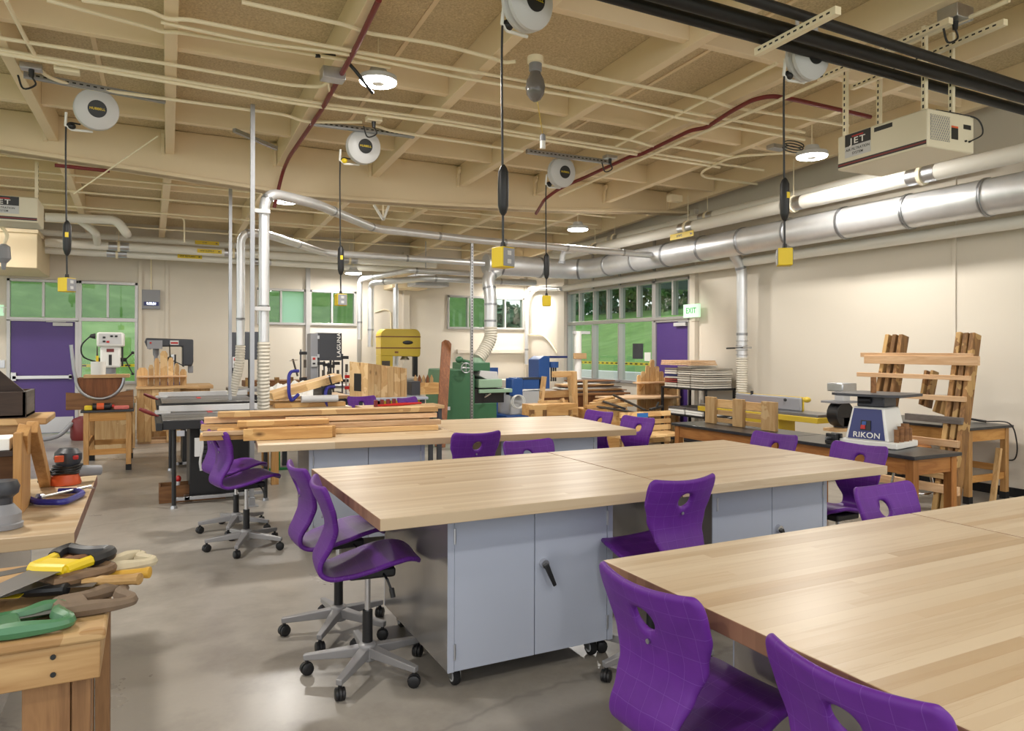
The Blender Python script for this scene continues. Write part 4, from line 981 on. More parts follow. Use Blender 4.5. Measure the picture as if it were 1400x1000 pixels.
chair(.94, 3.99, 2, 'purple swivel chair half hidden behind another at the centre workbench end')
chair(.69, 5.98, 14, 'purple swivel chair, seat side on, before the lumber-loaded workbench end')
chair(.68, 6.62, 16, 'purple swivel chair half hidden behind another, in front of the table saw')
chair(2.20, 2.86, 94, 'purple swivel chair standing in front of the centre workbenches, its round hand hole showing', .03)
chair(1.42, 1.60, 4, 'nearest purple chair whose whole back is in view', .0)
chair(1.44, .98, 2, 'purple chair back cut off by the bottom edge of the picture')
chair(2.93, 1.92, -88, 'purple chair behind the nearest workbenches, cut off below by their far edge', .02)
chair(3.98, 3.24, 183, 'purple chair at the right end of the centre workbenches, by the spindle sander', .0)
chair(3.95, 3.93, 184, 'purple chair at the right end of the centre workbenches, farther of the two there')
chair(2.20, 5.20, 92, 'purple chair between the centre and far workbenches, its back flat towards us')
chair(2.37, 4.22, -86, 'purple chair tucked behind the centre workbenches, only its curved top showing', -.01)
chair(3.83, 5.42, 190, 'purple chair right beside the slatted pine bench')
chair(3.86, 6.12, 188, 'purple chair at the right end of the far workbench, farther of the two')
chair(2.55, 9.2, -80, 'far purple chair behind the lumber, in front of the yellow band saw')
chair(3.1, 8.75, -55, 'far purple chair behind the lumber, beside the red clamps')
for o in [CH0]+[c for c in COL.objects if c.parent is CH0 or (c.parent and c.parent.parent is CH0)]: bpy.data.objects.remove(o)

# ------------------------------------------------------------------ lumber on the far workbench
def board(label, a, b, w, h, mat, up=(0, 0, 1), name='board', group=None, cat='board'):
    """straight board between two end points, as its own object with the grain along local x"""
    a = V(a); b = V(b); d = b-a; L = d.length; x = d.normalized(); up = V(up); y = up.cross(x).normalized(); z = x.cross(y)
    m = MB().box(0, L, -w/2, w/2, -h/2, h/2); o = m.build(name, mat, None, .0025, smooth=False, local=True)
    o.matrix_world = Mx(a, x, y, z); 
    return tag(o, label, cat, group)
def t3(u_, v_, z): return T3O+T3X*u_+T3Y*v_+V((0, 0, z))
M_lum1 = wood('weathered tan lumber', (206, 166, 108), (168, 122, 70), 0, 9., c3=(214, 178, 122))
# (x0, x1, y along bench, z bottom, height, depth, material)
rows = [(-.12, .52, .30, 0, .085, .038, M_lum1, 'near stack, bottom board standing on edge at its front'), (-.09, .55, .345, .0, .088, .038, M_lum1, 'near stack, second board standing on edge behind the front one'),
        (-.42, .53, .43, .0, .036, .085, M_lum1, 'near stack, low flat board, its left end overhanging'), (-.3, .50, .47, .04, .036, .11, M_lum1, 'near stack, flat board second from the top'), (-.16, .51, .46, .095, .036, .13, M_lum1, 'near stack, board on top'),
        (-.40, -.10, .40, .037, .03, .06, M_fir, 'short pale offcut poking out left under the near stack')]
for x0, x1, y, z, h, w, m, lb in rows:
    board('tan sawn board, '+lb, t3(x0, y, TZ+z+h/2+.002), t3(x1, y-.01, TZ+z+h/2+.002), w, h, m, group='sawn boards stacked on the far workbench')
rows = [(-.42, 1.42, .56, 0, .04, .09, 'long stack, lowest long board at its front'), (.3, 1.46, .60, .042, .04, .09, 'long stack, second layer front board'), (-.3, 1.40, .66, .0, .04, .10, 'long stack, bottom board behind the front one'),
        (-.42, 1.38, .70, .046, .045, .09, 'long stack, second layer rear board'), (.2, 1.44, .66, .095, .04, .09, 'long stack, third layer board'), (-.40, 1.45, .74, .0975, .045, .09, 'long stack, third layer rear board'), (-.30, 1.45, .70, .146, .04, .13, 'long stack, topmost board')]
for k, (x0, x1, y, z, h, w, lb) in enumerate(rows):
    board('pale fir board, '+lb, t3(x0, y, TZ+z+h/2+.002), t3(x1, y+.02*(k % 3-1), TZ+z+h/2+.002), w, h, M_fir if k % 3 else M_pine, group='pale fir boards stacked on the far workbench')
# ------------------------------------------------------------------ left foreground: saw bench
M_bench2 = wood('bench pine', (196, 162, 114), (154, 114, 70), 0, 8., c3=(204, 172, 124))
M_benchleg = wood('bench leg pine', (158, 118, 78), (114, 80, 52), 2, 9., knots=False)
t = thing('saw_bench', 'sturdy pine bench at the bottom left corner, piled with handsaws', 'bench', (-.6, 2.2, 0))
bx0, bx1, by0, by1 = -1.35, -.085, 1.925, 2.6
MB().box(bx0, bx1, by0, by1, .873, .90).build('bench_top', M_bench2, t, .008)
MB().box(bx0+.02, bx1-.012, by0+.012, by0+.05, .785, .872).build('front_apron', M_bench2, t, .003)
MB().box(bx1-.05, bx1-.012, by0+.0505, by1-.0505, .785, .872).build('side_apron', M_pineY, t, .003)
MB().box(bx0+.02, bx1-.012, by1-.05, by1-.012, .785, .872).build('back_apron', M_bench2, t, .003)
for x, y in ((bx1-.17, by0+.05), (bx1-.15, by1-.14), (bx0+.1, by0+.05), (bx0+.1, by1-.14)):
    MB().box(x, x+.095, y+.003, y+.038, 0, .784).build('leg', M_benchleg, t, .003)
    MB().box(x+.098, x+.136, y+.003, y+.085, 0, .784).build('leg', M_benchleg, t, .003)
s = MB()
for dz in (.81, .85): s.cyl((bx1-.105, by0+.0125, dz), (bx1-.105, by0+.009, dz), .006, n=10)
s.build('screw_head', M_labelblk, t)

def handsaw(label, hu, hv, tu, tv, z, mat, L=.5, kind='D', hl=.13, blade=None, tilt=0., w=.10, grip2=None, zt=None):
    """hu,hv: rear end of the handle; tu,tv: where the blade heads; lies nearly flat"""
    H_ = atZ(hu, hv, z); T_ = atZ(tu, tv, z); d = (H_-T_); d.z = 0; x = d.normalized(); T_ = H_-x*L
    if zt: x = (H_-V((T_.x, T_.y, zt))).normalized()
    y = V((0, 0, 1)).cross(x).normalized(); zz = x.cross(y)
    R_ = Matrix.Rotation(tilt, 3, x); y = R_ @ y; zz = R_ @ zz
    t = thing('handsaw', label, 'handsaw', H_, group='handsaws piled on the pine bench')
    P = lambda a, b, c=0: H_+x*a+y*b+zz*c
    M = Mx(H_, x, y, zz)
    MB().prism([(-hl*.72, -w*.42), (-hl*.72, w*.38), (-L, w*.34), (-L, -w*.05)], M @ Matrix.Translation((0, 0, -.0005)), .0012).build('blade', blade or M_sawblade, t, smooth=False)
    if kind == 'D':
        loop = [P(-hl, -w*.40), P(-hl*.62, -w*.5), P(-.035, -w*.62), P(-.005, -w*.50), P(-.018, -w*.1), P(-.012, w*.30), P(-.002, w*.52), P(-.04, w*.56), P(-hl*.55, w*.42), P(-hl, w*.40)]
        path = smooth_path(loop+[loop[0]], 4)[:-1]
        rad_ = [.0165+.003*sin(k*.5) for k in range(len(path))]; n0 = len(path)
        if grip2:
            f0 = [k for k in range(n0) if (path[k]-H_).dot(x) > -hl*.42]; a0, a1 = f0[0], f0[-1]
            MB().tube(path[a0-1:a1+2], [.018]*(a1-a0+3), 8).build('rear_grip', M_black, t)
            MB().tube(path[:a0+1], [.0145]*(a0+1), 8).build('handle', grip2, t); MB().tube(path[a1:]+path[:1], [.0145]*(n0-a1+1), 8).build('handle', grip2, t)
        else: MB().tube(path, rad_, 8, closed=True).build('handle', mat, t)
        MB().prism([(-hl*1.05, -w*.44), (-hl*.62, -w*.46), (-hl*.62, w*.42), (-hl*1.05, w*.40)], M @ Matrix.Translation((0, 0, -.011)), .022).build('handle_cheek', grip2 or mat, t, .008)
    else:
        MB().tube(smooth_path([P(-hl, 0), P(-hl*.7, .003), P(-hl*.35, 0), P(-.01, .002), P(0, 0)], 4), [.011]*4+[.014]*8+[.0155]*4+[.008], 10).build('handle', mat, t)
    return t
M_sawblade = metal('dull saw steel', (104, 102, 100), .45, .15, 10.)
M_worn = wood('worn brown handle', (134, 106, 78), (82, 62, 44), 0, 12., knots=False)
M_worngrey = paint('dusty knobbly handle', (118, 100, 82), .8, var=.25, scale=25.)
M_tanh = wood('bare ash handle', (206, 168, 110), (172, 130, 76), 0, 14., knots=False)
M_whiteh = paint('paint-stained white handle', (196, 184, 156), .7, var=.2, scale=30.)
M_greenh = paint('green enamel handle', (74, 124, 86), .3, var=.1)
handsaw('handsaw with a glossy green handle, lying nearest the bench edge', 92, 838, -30, 862, .918, M_greenh, .6, hl=.15, w=.12)
handsaw('handsaw with a dusty knobbly brown handle behind the green one', 176, 812, 40, 838, .918, M_worngrey, .6, hl=.15, w=.11)
handsaw('yellow and black handsaw on top of the pile', 124, 752, -20, 806, .985, M_black, .55, hl=.15, w=.12, grip2=M_yellow, zt=.95)
handsaw('handsaw with a chocolate-brown handle under the yellow and black saw', 140, 772, 0, 808, .955, M_worn, .55, hl=.14, w=.10, zt=.935)
handsaw('handsaw with a white paint-stained handle, farthest right and rearmost', 202, 763, 60, 792, .945, M_whiteh, .55, hl=.14, w=.085)
handsaw('straight pale ash-handled saw across the middle of the pile', 192, 792, 40, 801, .94, M_tanh, .55, kind='S', hl=.14)
handsaw('saw with a round yellow handle end behind the straight ash handle', 206, 783, 60, 798, .932, paint('yellow lacquered handle', (206, 160, 60), .4), .5, kind='S', hl=.12)
handsaw('black-gripped yellow pull saw lying at the left front of the pile', 92, 806, -40, 816, .935, M_black, .4, kind='S', hl=.13, blade=M_yellow)
handsaw('handsaw with a dark walnut handle, only its rounded end showing at the rear', 146, 756, 0, 786, .965, M_brown, .5, hl=.13, w=.07)

# ------------------------------------------------------------------ on the left maple bench
BZ = .872
c = atZ(89, 662, BZ); t = thing('sander', 'black and orange palm sander with its cord wound round it', 'sander', c)
MB().lathe([(.0, 0), (.07, 0), (.072, .008), (.066, .03), (.06, .05), (.05, .055), (0, .055)], c, n=24).build('base', M_orange, t)
m = MB()
for k in range(4): m.tube([c+V((.062*cos(a)+.004*k, .062*sin(a), .06+.011*k+.004*sin(3*a+k))) for a in [2*pi*i/20 for i in range(20)]], .006, 6, closed=True)
m.tube(smooth_path([c+V((-.06, -.02, .07)), c+V((-.1, -.03, .05)), c+V((-.11, -.02, .02))], 5), .006, 6); m.build('power_cord', M_black, t)
MB().lathe([(.0, .055), (.05, .055), (.052, .1), (.062, .125), (.06, .155), (.04, .178), (.0, .182)], c+V((.004, 0, 0)), (.06, .05, 1), 24).build('body', M_charcoal, t)
MB().box(c.x-.04, c.x+.0, c.y-.062, c.y-.055, c.z+.118, c.z+.15).build('badge', M_orange, t, .003); MB().box(c.x+.035, c.x+.06, c.y-.05, c.y-.03, c.z+.125, c.z+.145).build('switch', M_redp, t, .004)
MB().cyl(c+V((.05, .01, .06)), c+V((.15, .06, .05)), .03, .026, 14).build('dust_bag', M_grey, t)
P = [atZ(41, 683, BZ+.015), atZ(50, 687, BZ+.015), atZ(88, 687, BZ+.015), atZ(114, 675, BZ+.015), atZ(105, 671, BZ+.015), atZ(80, 672, BZ+.015)]
t = thing('c_clamp', 'blue C-clamp lying on the left maple bench', 'clamp', P[2]); MB().tube(bend(P, .03), .0135, 8).build('frame', M_navyclamp, t)
a, b = atZ(124, 665, BZ+.02), atZ(58, 680, BZ+.018); MB().cyl(a, b, .007, n=10).cyl(b, b+(b-a).normalized()*.02, .018, .02, 12).build('screw', M_steel, t)
e = atZ(118, 667, BZ+.02); d = (b-a).normalized(); nn = V((-d.y, d.x, 0)); MB().cyl(e-nn*.05, e+nn*.05, .004, n=8).build('handle_bar', M_steel, t)
e = P[0]; MB().cyl(e+V((-.02, -.01, 0)), e+V((-.06, -.03, -.005)), .012, n=8).build('swivel_pad', M_black, t)
c = atZ(4, 722, BZ); t = thing('sander', 'grey orbital sander at the left edge of the maple bench', 'sander', c)
MB().lathe([(.0, 0), (.064, 0), (.066, .018), (.06, .022), (.06, .055), (.045, .075), (.034, .09), (0, .09)], c, n=24).build('base', M_grey, t)
MB().lathe([(.0, .09), (.03, .09), (.032, .115), (.05, .13), (.055, .155), (.045, .178), (0, .185)], c, n=24).build('grip', M_charcoal, t)
# low splayed stool carrying a tool tote
sz = 1.245; fr, br = atZ(45.5, 572, sz), atZ(75.5, 564, sz)
t = thing('low_stool', 'small splay-legged pine stool standing on the left maple bench under the tool tote', 'stool', (fr.x-.3, fr.y, BZ))
M = Mx(fr, V((1, 0, 0)), V((0, 1, 0)), V((0, 0, 1))); w = .34
MB().box(-.8, .05, 0, w, -.03, 0, M).build('seat', M_bench2, t, .006); MB().box(-.78, -.015, .03, w-.03, -.115, -.03, M).build('apron', M_brown if False else M_bench2, t, .003)
for ta, fb in ((atZ(32, 588, sz-.03), atZ(31, 675, BZ)), (atZ(44, 584, sz-.03), atZ(63, 664, BZ))):
    for dx in (0, -.62): MB().beam(ta+V((dx, 0, 0)), fb+V((dx-(.1 if dx else 0), 0, .001)), .045, .055, up=(0, 1, 0)).build('leg', M_maple, t, .003)
t = thing('tool_tote', 'old dark wooden tool tote with a hand slot, on the low stool', 'tool box', (fr.x-.3, fr.y+.1, sz))
x1, y0, y1, h = -.03, .03, .31, .115
MB().box(-.75, x1, y0, y0+.016, 0, h, M).build('front_panel', M_dark, t, .003); MB().box(-.75, x1, y1-.016, y1, 0, h, M).build('back_panel', M_dark, t, .003)
MB().box(x1-.016, x1, y0, y1, 0, h+.0, M).build('end_panel', M_darkgrey, t, .003); MB().box(-.75, x1, y0, y1, 0, .012, M).build('bottom', M_dark, t)
ym = (y0+y1)/2; out = [(-.75, .012), (x1-.016, .012), (x1-.016, h), (x1-.16, h+.10), (-.75, h+.10)]
MB().prism([(-.75, .012), (x1-.016, .012), (x1-.016, h-.01), (x1-.13, h+.105), (-.22, h+.105), (-.22, h+.07), (-.205, h+.055), (-.29, h+.055), (-.31, h+.065), (-.31, h+.08), (-.29, h+.105), (-.75, h+.105)] if False else [(-.75, .012), (x1-.016, .012), (x1-.016, h-.01), (x1-.13, h+.105), (-.75, h+.105)], Mx(M @ V((0, ym, 0)), V((1, 0, 0)), V((0, 0, 1)), V((0, -1, 0))), .016).build('divider', M_dark, t, .003)
MB().prism([(-.30, h+.045), (-.215, h+.045), (-.20, h+.058), (-.20, h+.07), (-.215, h+.083), (-.30, h+.083)], Mx(M @ V((0, ym-.0165, 0)), V((1, 0, 0)), V((0, 0, 1)), V((0, -1, 0))), .001).build('hand_slot', M_ply, t, smooth=False)
o = MB().lathe([(0, 0), (.075, 0), (.075, .02), (0, .02)], M @ V((x1-.10, .26, h-.03)), (.1, -.2, 1), 20).build('wooden_disc', M_ply); tag(o, 'round plywood offcut poking out of the tool tote', 'offcut')
# upright crate with bins
c = atZ(24, 705, BZ); t = thing('wooden_crate', 'open-sided wooden crate standing on the left maple bench, at the left edge', 'crate', c)
MB().box(c.x-.015, c.x+.015, c.y-.01, c.y+.24, BZ, BZ+.335).build('end_panel', M_maple, t, .003); MB().box(c.x-.5, c.x-.015, c.y, c.y+.23, BZ, BZ+.018).build('bottom', M_brown, t, .002)
MB().box(c.x-.5, c.x-.015, c.y, c.y+.23, BZ+.24, BZ+.262).build('shelf', M_dark, t, .002); MB().box(c.x-.5, c.x-.015, c.y+.215, c.y+.23, BZ, BZ+.30).build('back_panel', M_brown, t, .002)
MB().box(c.x-.5, c.x-.015, c.y, c.y+.012, BZ+.018, BZ+.11).build('front_rail', M_brown, t, .002)
o = MB().box(c.x-.3, c.x-.03, c.y+.02, c.y+.2, BZ+.263, BZ+.31).build('paper_stack', M_paper, None, .003); tag(o, 'white paper stack on the shelf of the wooden crate', 'paper')
o = MB().lathe([(.02, 0), (.05, .0), (.055, .05), (.05, .08), (.02, .1), (0, .1)], (c.x-.09, c.y+.11, BZ+.019), n=20).build('grinder_head', M_grey); tag(o, 'dusty grey power tool lying in the wooden crate', 'power tool')

# ------------------------------------------------------------------ black-topped lab tables
def lab_table(label, x0, x1, y0, y1, z, mat, tops=M_epoxy, over=.03, leg=.06, stretch=True, apron=.11, boots=True, group=None):
    t = thing('lab_table', label, 'table', ((x0+x1)/2, (y0+y1)/2, 0), group=group)
    MB().box(x0, x1, y0, y1, z-.028, z).build('table_top', tops, t, .004)
    a0, a1, b0, b1 = x0+over, x1-over, y0+over, y1-over; zt = z-.028
    for y_ in (b0+.01, b1-.03): MB().box(a0+.01, a1-.01, y_, y_+.02, zt-apron, zt-.001).build('apron', M_oak if mat is M_oakZ else M_mapleX, t, .002)
    for x_ in (a0+.01, a1-.03): MB().box(x_, x_+.02, b0+.031, b1-.031, zt-apron, zt-.001).build('apron', M_oakY if mat is M_oakZ else M_mapleY, t, .002)
    for x in (a0, a1-leg):
        for y in (b0, b1-leg):
            l = MB().box(x, x+leg, y, y+leg, .0, zt).build('leg', mat, t, .004)
            if boots: MB().box(x-.003, x+leg+.003, y-.003, y+leg+.003, 0, .075).build('boot', M_rubber, l, .003)
    if stretch:
        for y_ in (b0+.015, b1-.04): MB().box(a0+leg, a1-leg, y_, y_+.025, .21, .28).build('stretcher', M_mapleX, t, .002)
        for x_ in (a0+.02, a1-.045): MB().box(x_, x_+.025, b0+leg, b1-leg, .28, .35).build('stretcher', M_mapleY, t, .002)
    return t
M_mapleX = wood('honey maple rail', (208, 158, 92), (172, 118, 58), 0, 10., knots=False, rnd=.08); M_mapleY = wood('honey maple side rail', (206, 156, 90), (168, 114, 56), 1, 10., knots=False, rnd=.08)
M_oakY = wood('oak side rails', (182, 126, 68), (136, 84, 40), 1, 12., knots=False, rnd=.1)
def M_pineX(m): return M_mapleX
lab_table('small black-topped maple table before the purple back door, under the half-barrel cradle', -.745, -.155, 10.45, 11.65, .775, M_maple)
TZ1 = .777
# half-barrel cradle on it
t = thing('wooden_cradle', 'old brown plank cradle with half-round drum and hoop on the small lab table', 'cradle', (-.5, 10.8, TZ1))
yb = 10.62; L_, R_2 = atY(90, 550, yb), atY(182, 550, yb); cx = atY(137, 520, yb).x; zc = atY(137, 517, yb).z; rad = (atY(168, 520, yb).x-atY(105, 520, yb).x)/2
ang = [pi+pi*i/24 for i in range(25)]
ztop = atY(90, 537, yb).z
pl = [(L_.x, TZ1+.0), (R_2.x, TZ1), (R_2.x, ztop+.02)]+[(cx+rad*1.06*cos(a), zc+rad*1.06*sin(a)) for a in ang[::-1] if zc+rad*1.06*sin(a) < ztop]+[(L_.x, ztop)]
MB().prism(pl, Mx((0, yb+.012, 0), (1, 0, 0), (0, 0, 1), (0, -1, 0)), .024).build('notched_plank', M_brown, t, .003)
MB().prism([(cx+rad*cos(a), zc+rad*sin(a)) for a in ang], Mx((0, yb+.35, 0), (1, 0, 0), (0, 0, 1), (0, -1, 0)), .34).build('half_drum', M_cedarZ, t, .004)
hp = [V((cx-rad*1.05-.05, yb-.02, zc+.42)), V((cx-rad*1.05-.02, yb-.02, zc+.12))]+[V((cx+rad*1.04*cos(a), yb-.02, zc+rad*1.04*sin(a))) for a in ang]
MB().tube(hp, .02, 8, flat=1).build('hoop', M_zinc, t)
MB().box(cx-rad*.72, cx+rad*1.3, yb-.03, yb+.3, zc+.0, zc+.04).build('top_plank', M_ply, t, .003)
MB().box(R_2.x-.09, R_2.x+.0, yb+.02, yb+.5, TZ1, ztop).build('side_plank', M_darkgrey, t, .003)
c = V((atY(134, 510, yb).x, yb+.06, zc+.041)); o = MB().lathe([(.0, 0), (.082, 0), (.086, .165), (.078, .165), (.075, .01), (0, .01)], c, n=24).build('white_tub', M_white); tag(o, 'white plastic tub on the half-barrel cradle', 'tub')
t2 = thing('screwdriver', 'long yellow-handled screwdriver standing up behind the white tub', 'screwdriver', c+V((-.02, .13, 0))); MB().cyl(c+V((-.02, .13, 0)), c+V((-.02, .13, .24)), .016, n=10).build('handle', M_yellow, t2); MB().cyl(c+V((-.02, .13, .24)), c+V((-.02, .13, .36)), .01, .006, 8).build('shank', M_bronze, t2)
for (u, v, m, lb, nm, r, ln, ct) in ((121, 560, M_yellow, 'yellow lump of wax at the left end of the small lab table', 'wax_block', .032, .09, 'wax'), (166, 560, paint('pink rubber', (206, 108, 100), .5), 'pink cleaning stick on the small lab table', 'cleaning_stick', .026, .17, 'stick')):
    q = atY(u, v, 10.5); o = MB().box(q.x-ln/2, q.x+ln/2, 10.47, 10.54, TZ1-.0015, TZ1+r*1.8).build(nm, m, None, .012); tag(o, lb, ct)
q = atY(141, 558, 10.5); t = thing('spray_can', 'black and orange spray can lying on the small lab table', 'spray can', (q.x, 10.5, TZ1)); z = TZ1+.043
MB().lathe([(0, -.115), (.04, -.115), (.042, -.105), (.042, .08), (.03, .095), (.018, .098), (0, .098)], (q.x, 10.5, z), (1, 0, 0), 20).build('can_body', M_black, t); MB().lathe([(.0428, -.07), (.0428, .01)], (q.x, 10.5, z), (1, 0, 0), 20).build('can_label', M_orange, t); MB().lathe([(.018, .098), (.02, .125), (0, .13)], (q.x, 10.5, z), (1, 0, 0), 14).build('cap', M_redp, t)
# red canister vacuum and its hose by the door
c = V((-.72, 14.3, 0)); c.x = atY(113, 600, 14.2).x
t = thing('shop_vacuum', 'dark red canister with a grey hose on the floor beside the purple back door', 'vacuum', c); MB().lathe([(0, 0), (.17, 0), (.19, .05), (.19, .28), (.15, .36), (.05, .4), (0, .4)], c, n=24).build('tank', M_red, t)
MB().tube(smooth_path([c+V((-.15, -.1, .3)), c+V((-.35, -.2, .1)), c+V((-.7, -.25, .04)), c+V((-.95, -.2, .035))], 8), .035, 10).build('hose', M_grey, t)

# ------------------------------------------------------------------ table saws
def table_saw(label, x0, x1, y0, fence_y, post=True, y1=None):
    zt = .864; y1 = y1 or y0+1.75; t = thing('table_saw', label, 'table saw', (x0+.3, y0+.6, 0))
    MB().box(x0, x1, y0+.05, y1, zt-.035, zt).build('table', M_cast, t, .004); m = MB()
    for k in (.3, .62): m.box(x0+.02, x1-.02, y0+k, y0+k+.018, zt, zt+.0008)
    m.build('mitre_slot', M_labelblk, t, smooth=False)
    MB().box(x0+.0, x1, y0, y0+.05, zt-.09, zt-.003).build('end_skirt', M_black, t, .004); MB().box(x0-.06, x0+.0, y0-.02, y1, zt-.095, zt-.02).build('front_rail', M_black, t, .006)
    cb = MB().box(x0+.25, x0+.82, y0+.35, y0+.95, .05, zt-.035).build('cabinet', M_black, t, .01); m = MB()
    for k in range(8): m.box(x0+.36, x0+.62, y0+.34, y0+.351, .40+k*.045, .425+k*.045)
    m.build('louvre', M_charcoal, cb, smooth=False)
    for x in (x0+.10, x1-.08):
        l = MB().cyl((x, y0+.1, .02), (x, y0+.1, zt-.09), .02, n=12).build('leg', M_black, t); MB().cyl((x, y0+.1, 0), (x, y0+.1, .03), .032, .026, 12).build('foot', M_zinc, l)
    MB().box(x0+.12, x0+.19, y0-.004, y0+.0, zt-.155, zt-.1).build('leg_bracket', M_galv, t, .002)
    MB().box(x0+.1, x1-.05, y0+.25, y0+.29, .04, .075).box(x0+.2, x0+.25, y0+.25, y0+1.0, .04, .075).build('mobile_base', M_galv, t, .003)
    MB().tube(smooth_path([(x0+.34, y0+.05, zt-.1), (x0+.35, y0+.03, .6), (x0+.33, y0+.03, .45), (x0+.34, y0+.04, .36)], 6), .012, 8).box(x0+.28, x0+.34, y0+.03, y0+.06, .5, .68).build('blade_guard', M_ltgrey, t)
    f = MB().box(x0-.02, x1+.02, fence_y, fence_y+.05, zt+.006, zt+.072).build('fence', M_ltgrey, t, .004); MB().box(x0-.06, x0+.09, fence_y-.1, fence_y+.15, zt-.01, zt+.02).build('fence_head', M_ltgrey, f, .004)
    MB().lathe([(.012, 0), (.012, .03), (.021, .06), (.023, .14), (.016, .2), (0, .205)], (x0-.03, fence_y-.2, zt-.02), (-.9, -.2, .45), 14).build('fence_handle', M_red, f)
    MB().box(x0+.45, x0+.5, y0+.8, y0+1.05, zt, zt+.005).build('insert', M_redp, t)
    return t
table_saw('nearest black cabinet table saw, behind the two left chairs', .13, 1.16, 7.66, 8.62, y1=9.2)
table_saw('rear table saw behind the nearest one, with a red fence handle', .16, 1.3, 10.1, 11.35)
a = atZ(217, 686, 0)
t = thing('wooden_box', 'open brown wooden box on the floor under the table saw', 'box', (a.x, a.y, 0)); M = RZ((a.x+.0, a.y-.14, 0), 0); w, d, h = .62, .26, .17
MB().box(0, w, 0, .018, 0.001, h, M).box(0, w, d-.018, d, .001, h, M).build('long_side', M_brown, t, .002); MB().box(0, .018, .018, d-.018, .001, h, M).box(w-.018, w, .018, d-.018, .001, h, M).box(.018, w-.018, .018, d-.018, .001, .012, M).build('short_side', M_brown, t, .002)
o = MB().beam(M @ V((.25, .1, .015)), M @ V((.42, .15, .30)), .05, .02).build('offcut', M_pine, None, .002); tag(o, 'pale offcut standing in the wooden box under the table saw', 'offcut')
t = thing('mallet', 'red-topped tool standing in the wooden box under the table saw', 'tool', M @ V((.17, .12, .013))); MB().cyl(M @ V((.17, .12, .013)), M @ V((.18, .12, .2)), .018, n=10).build('shaft', M_ltgrey, t); MB().ball(M @ V((.18, .12, .22)), .028, .028, .035).build('head', M_redp, t)

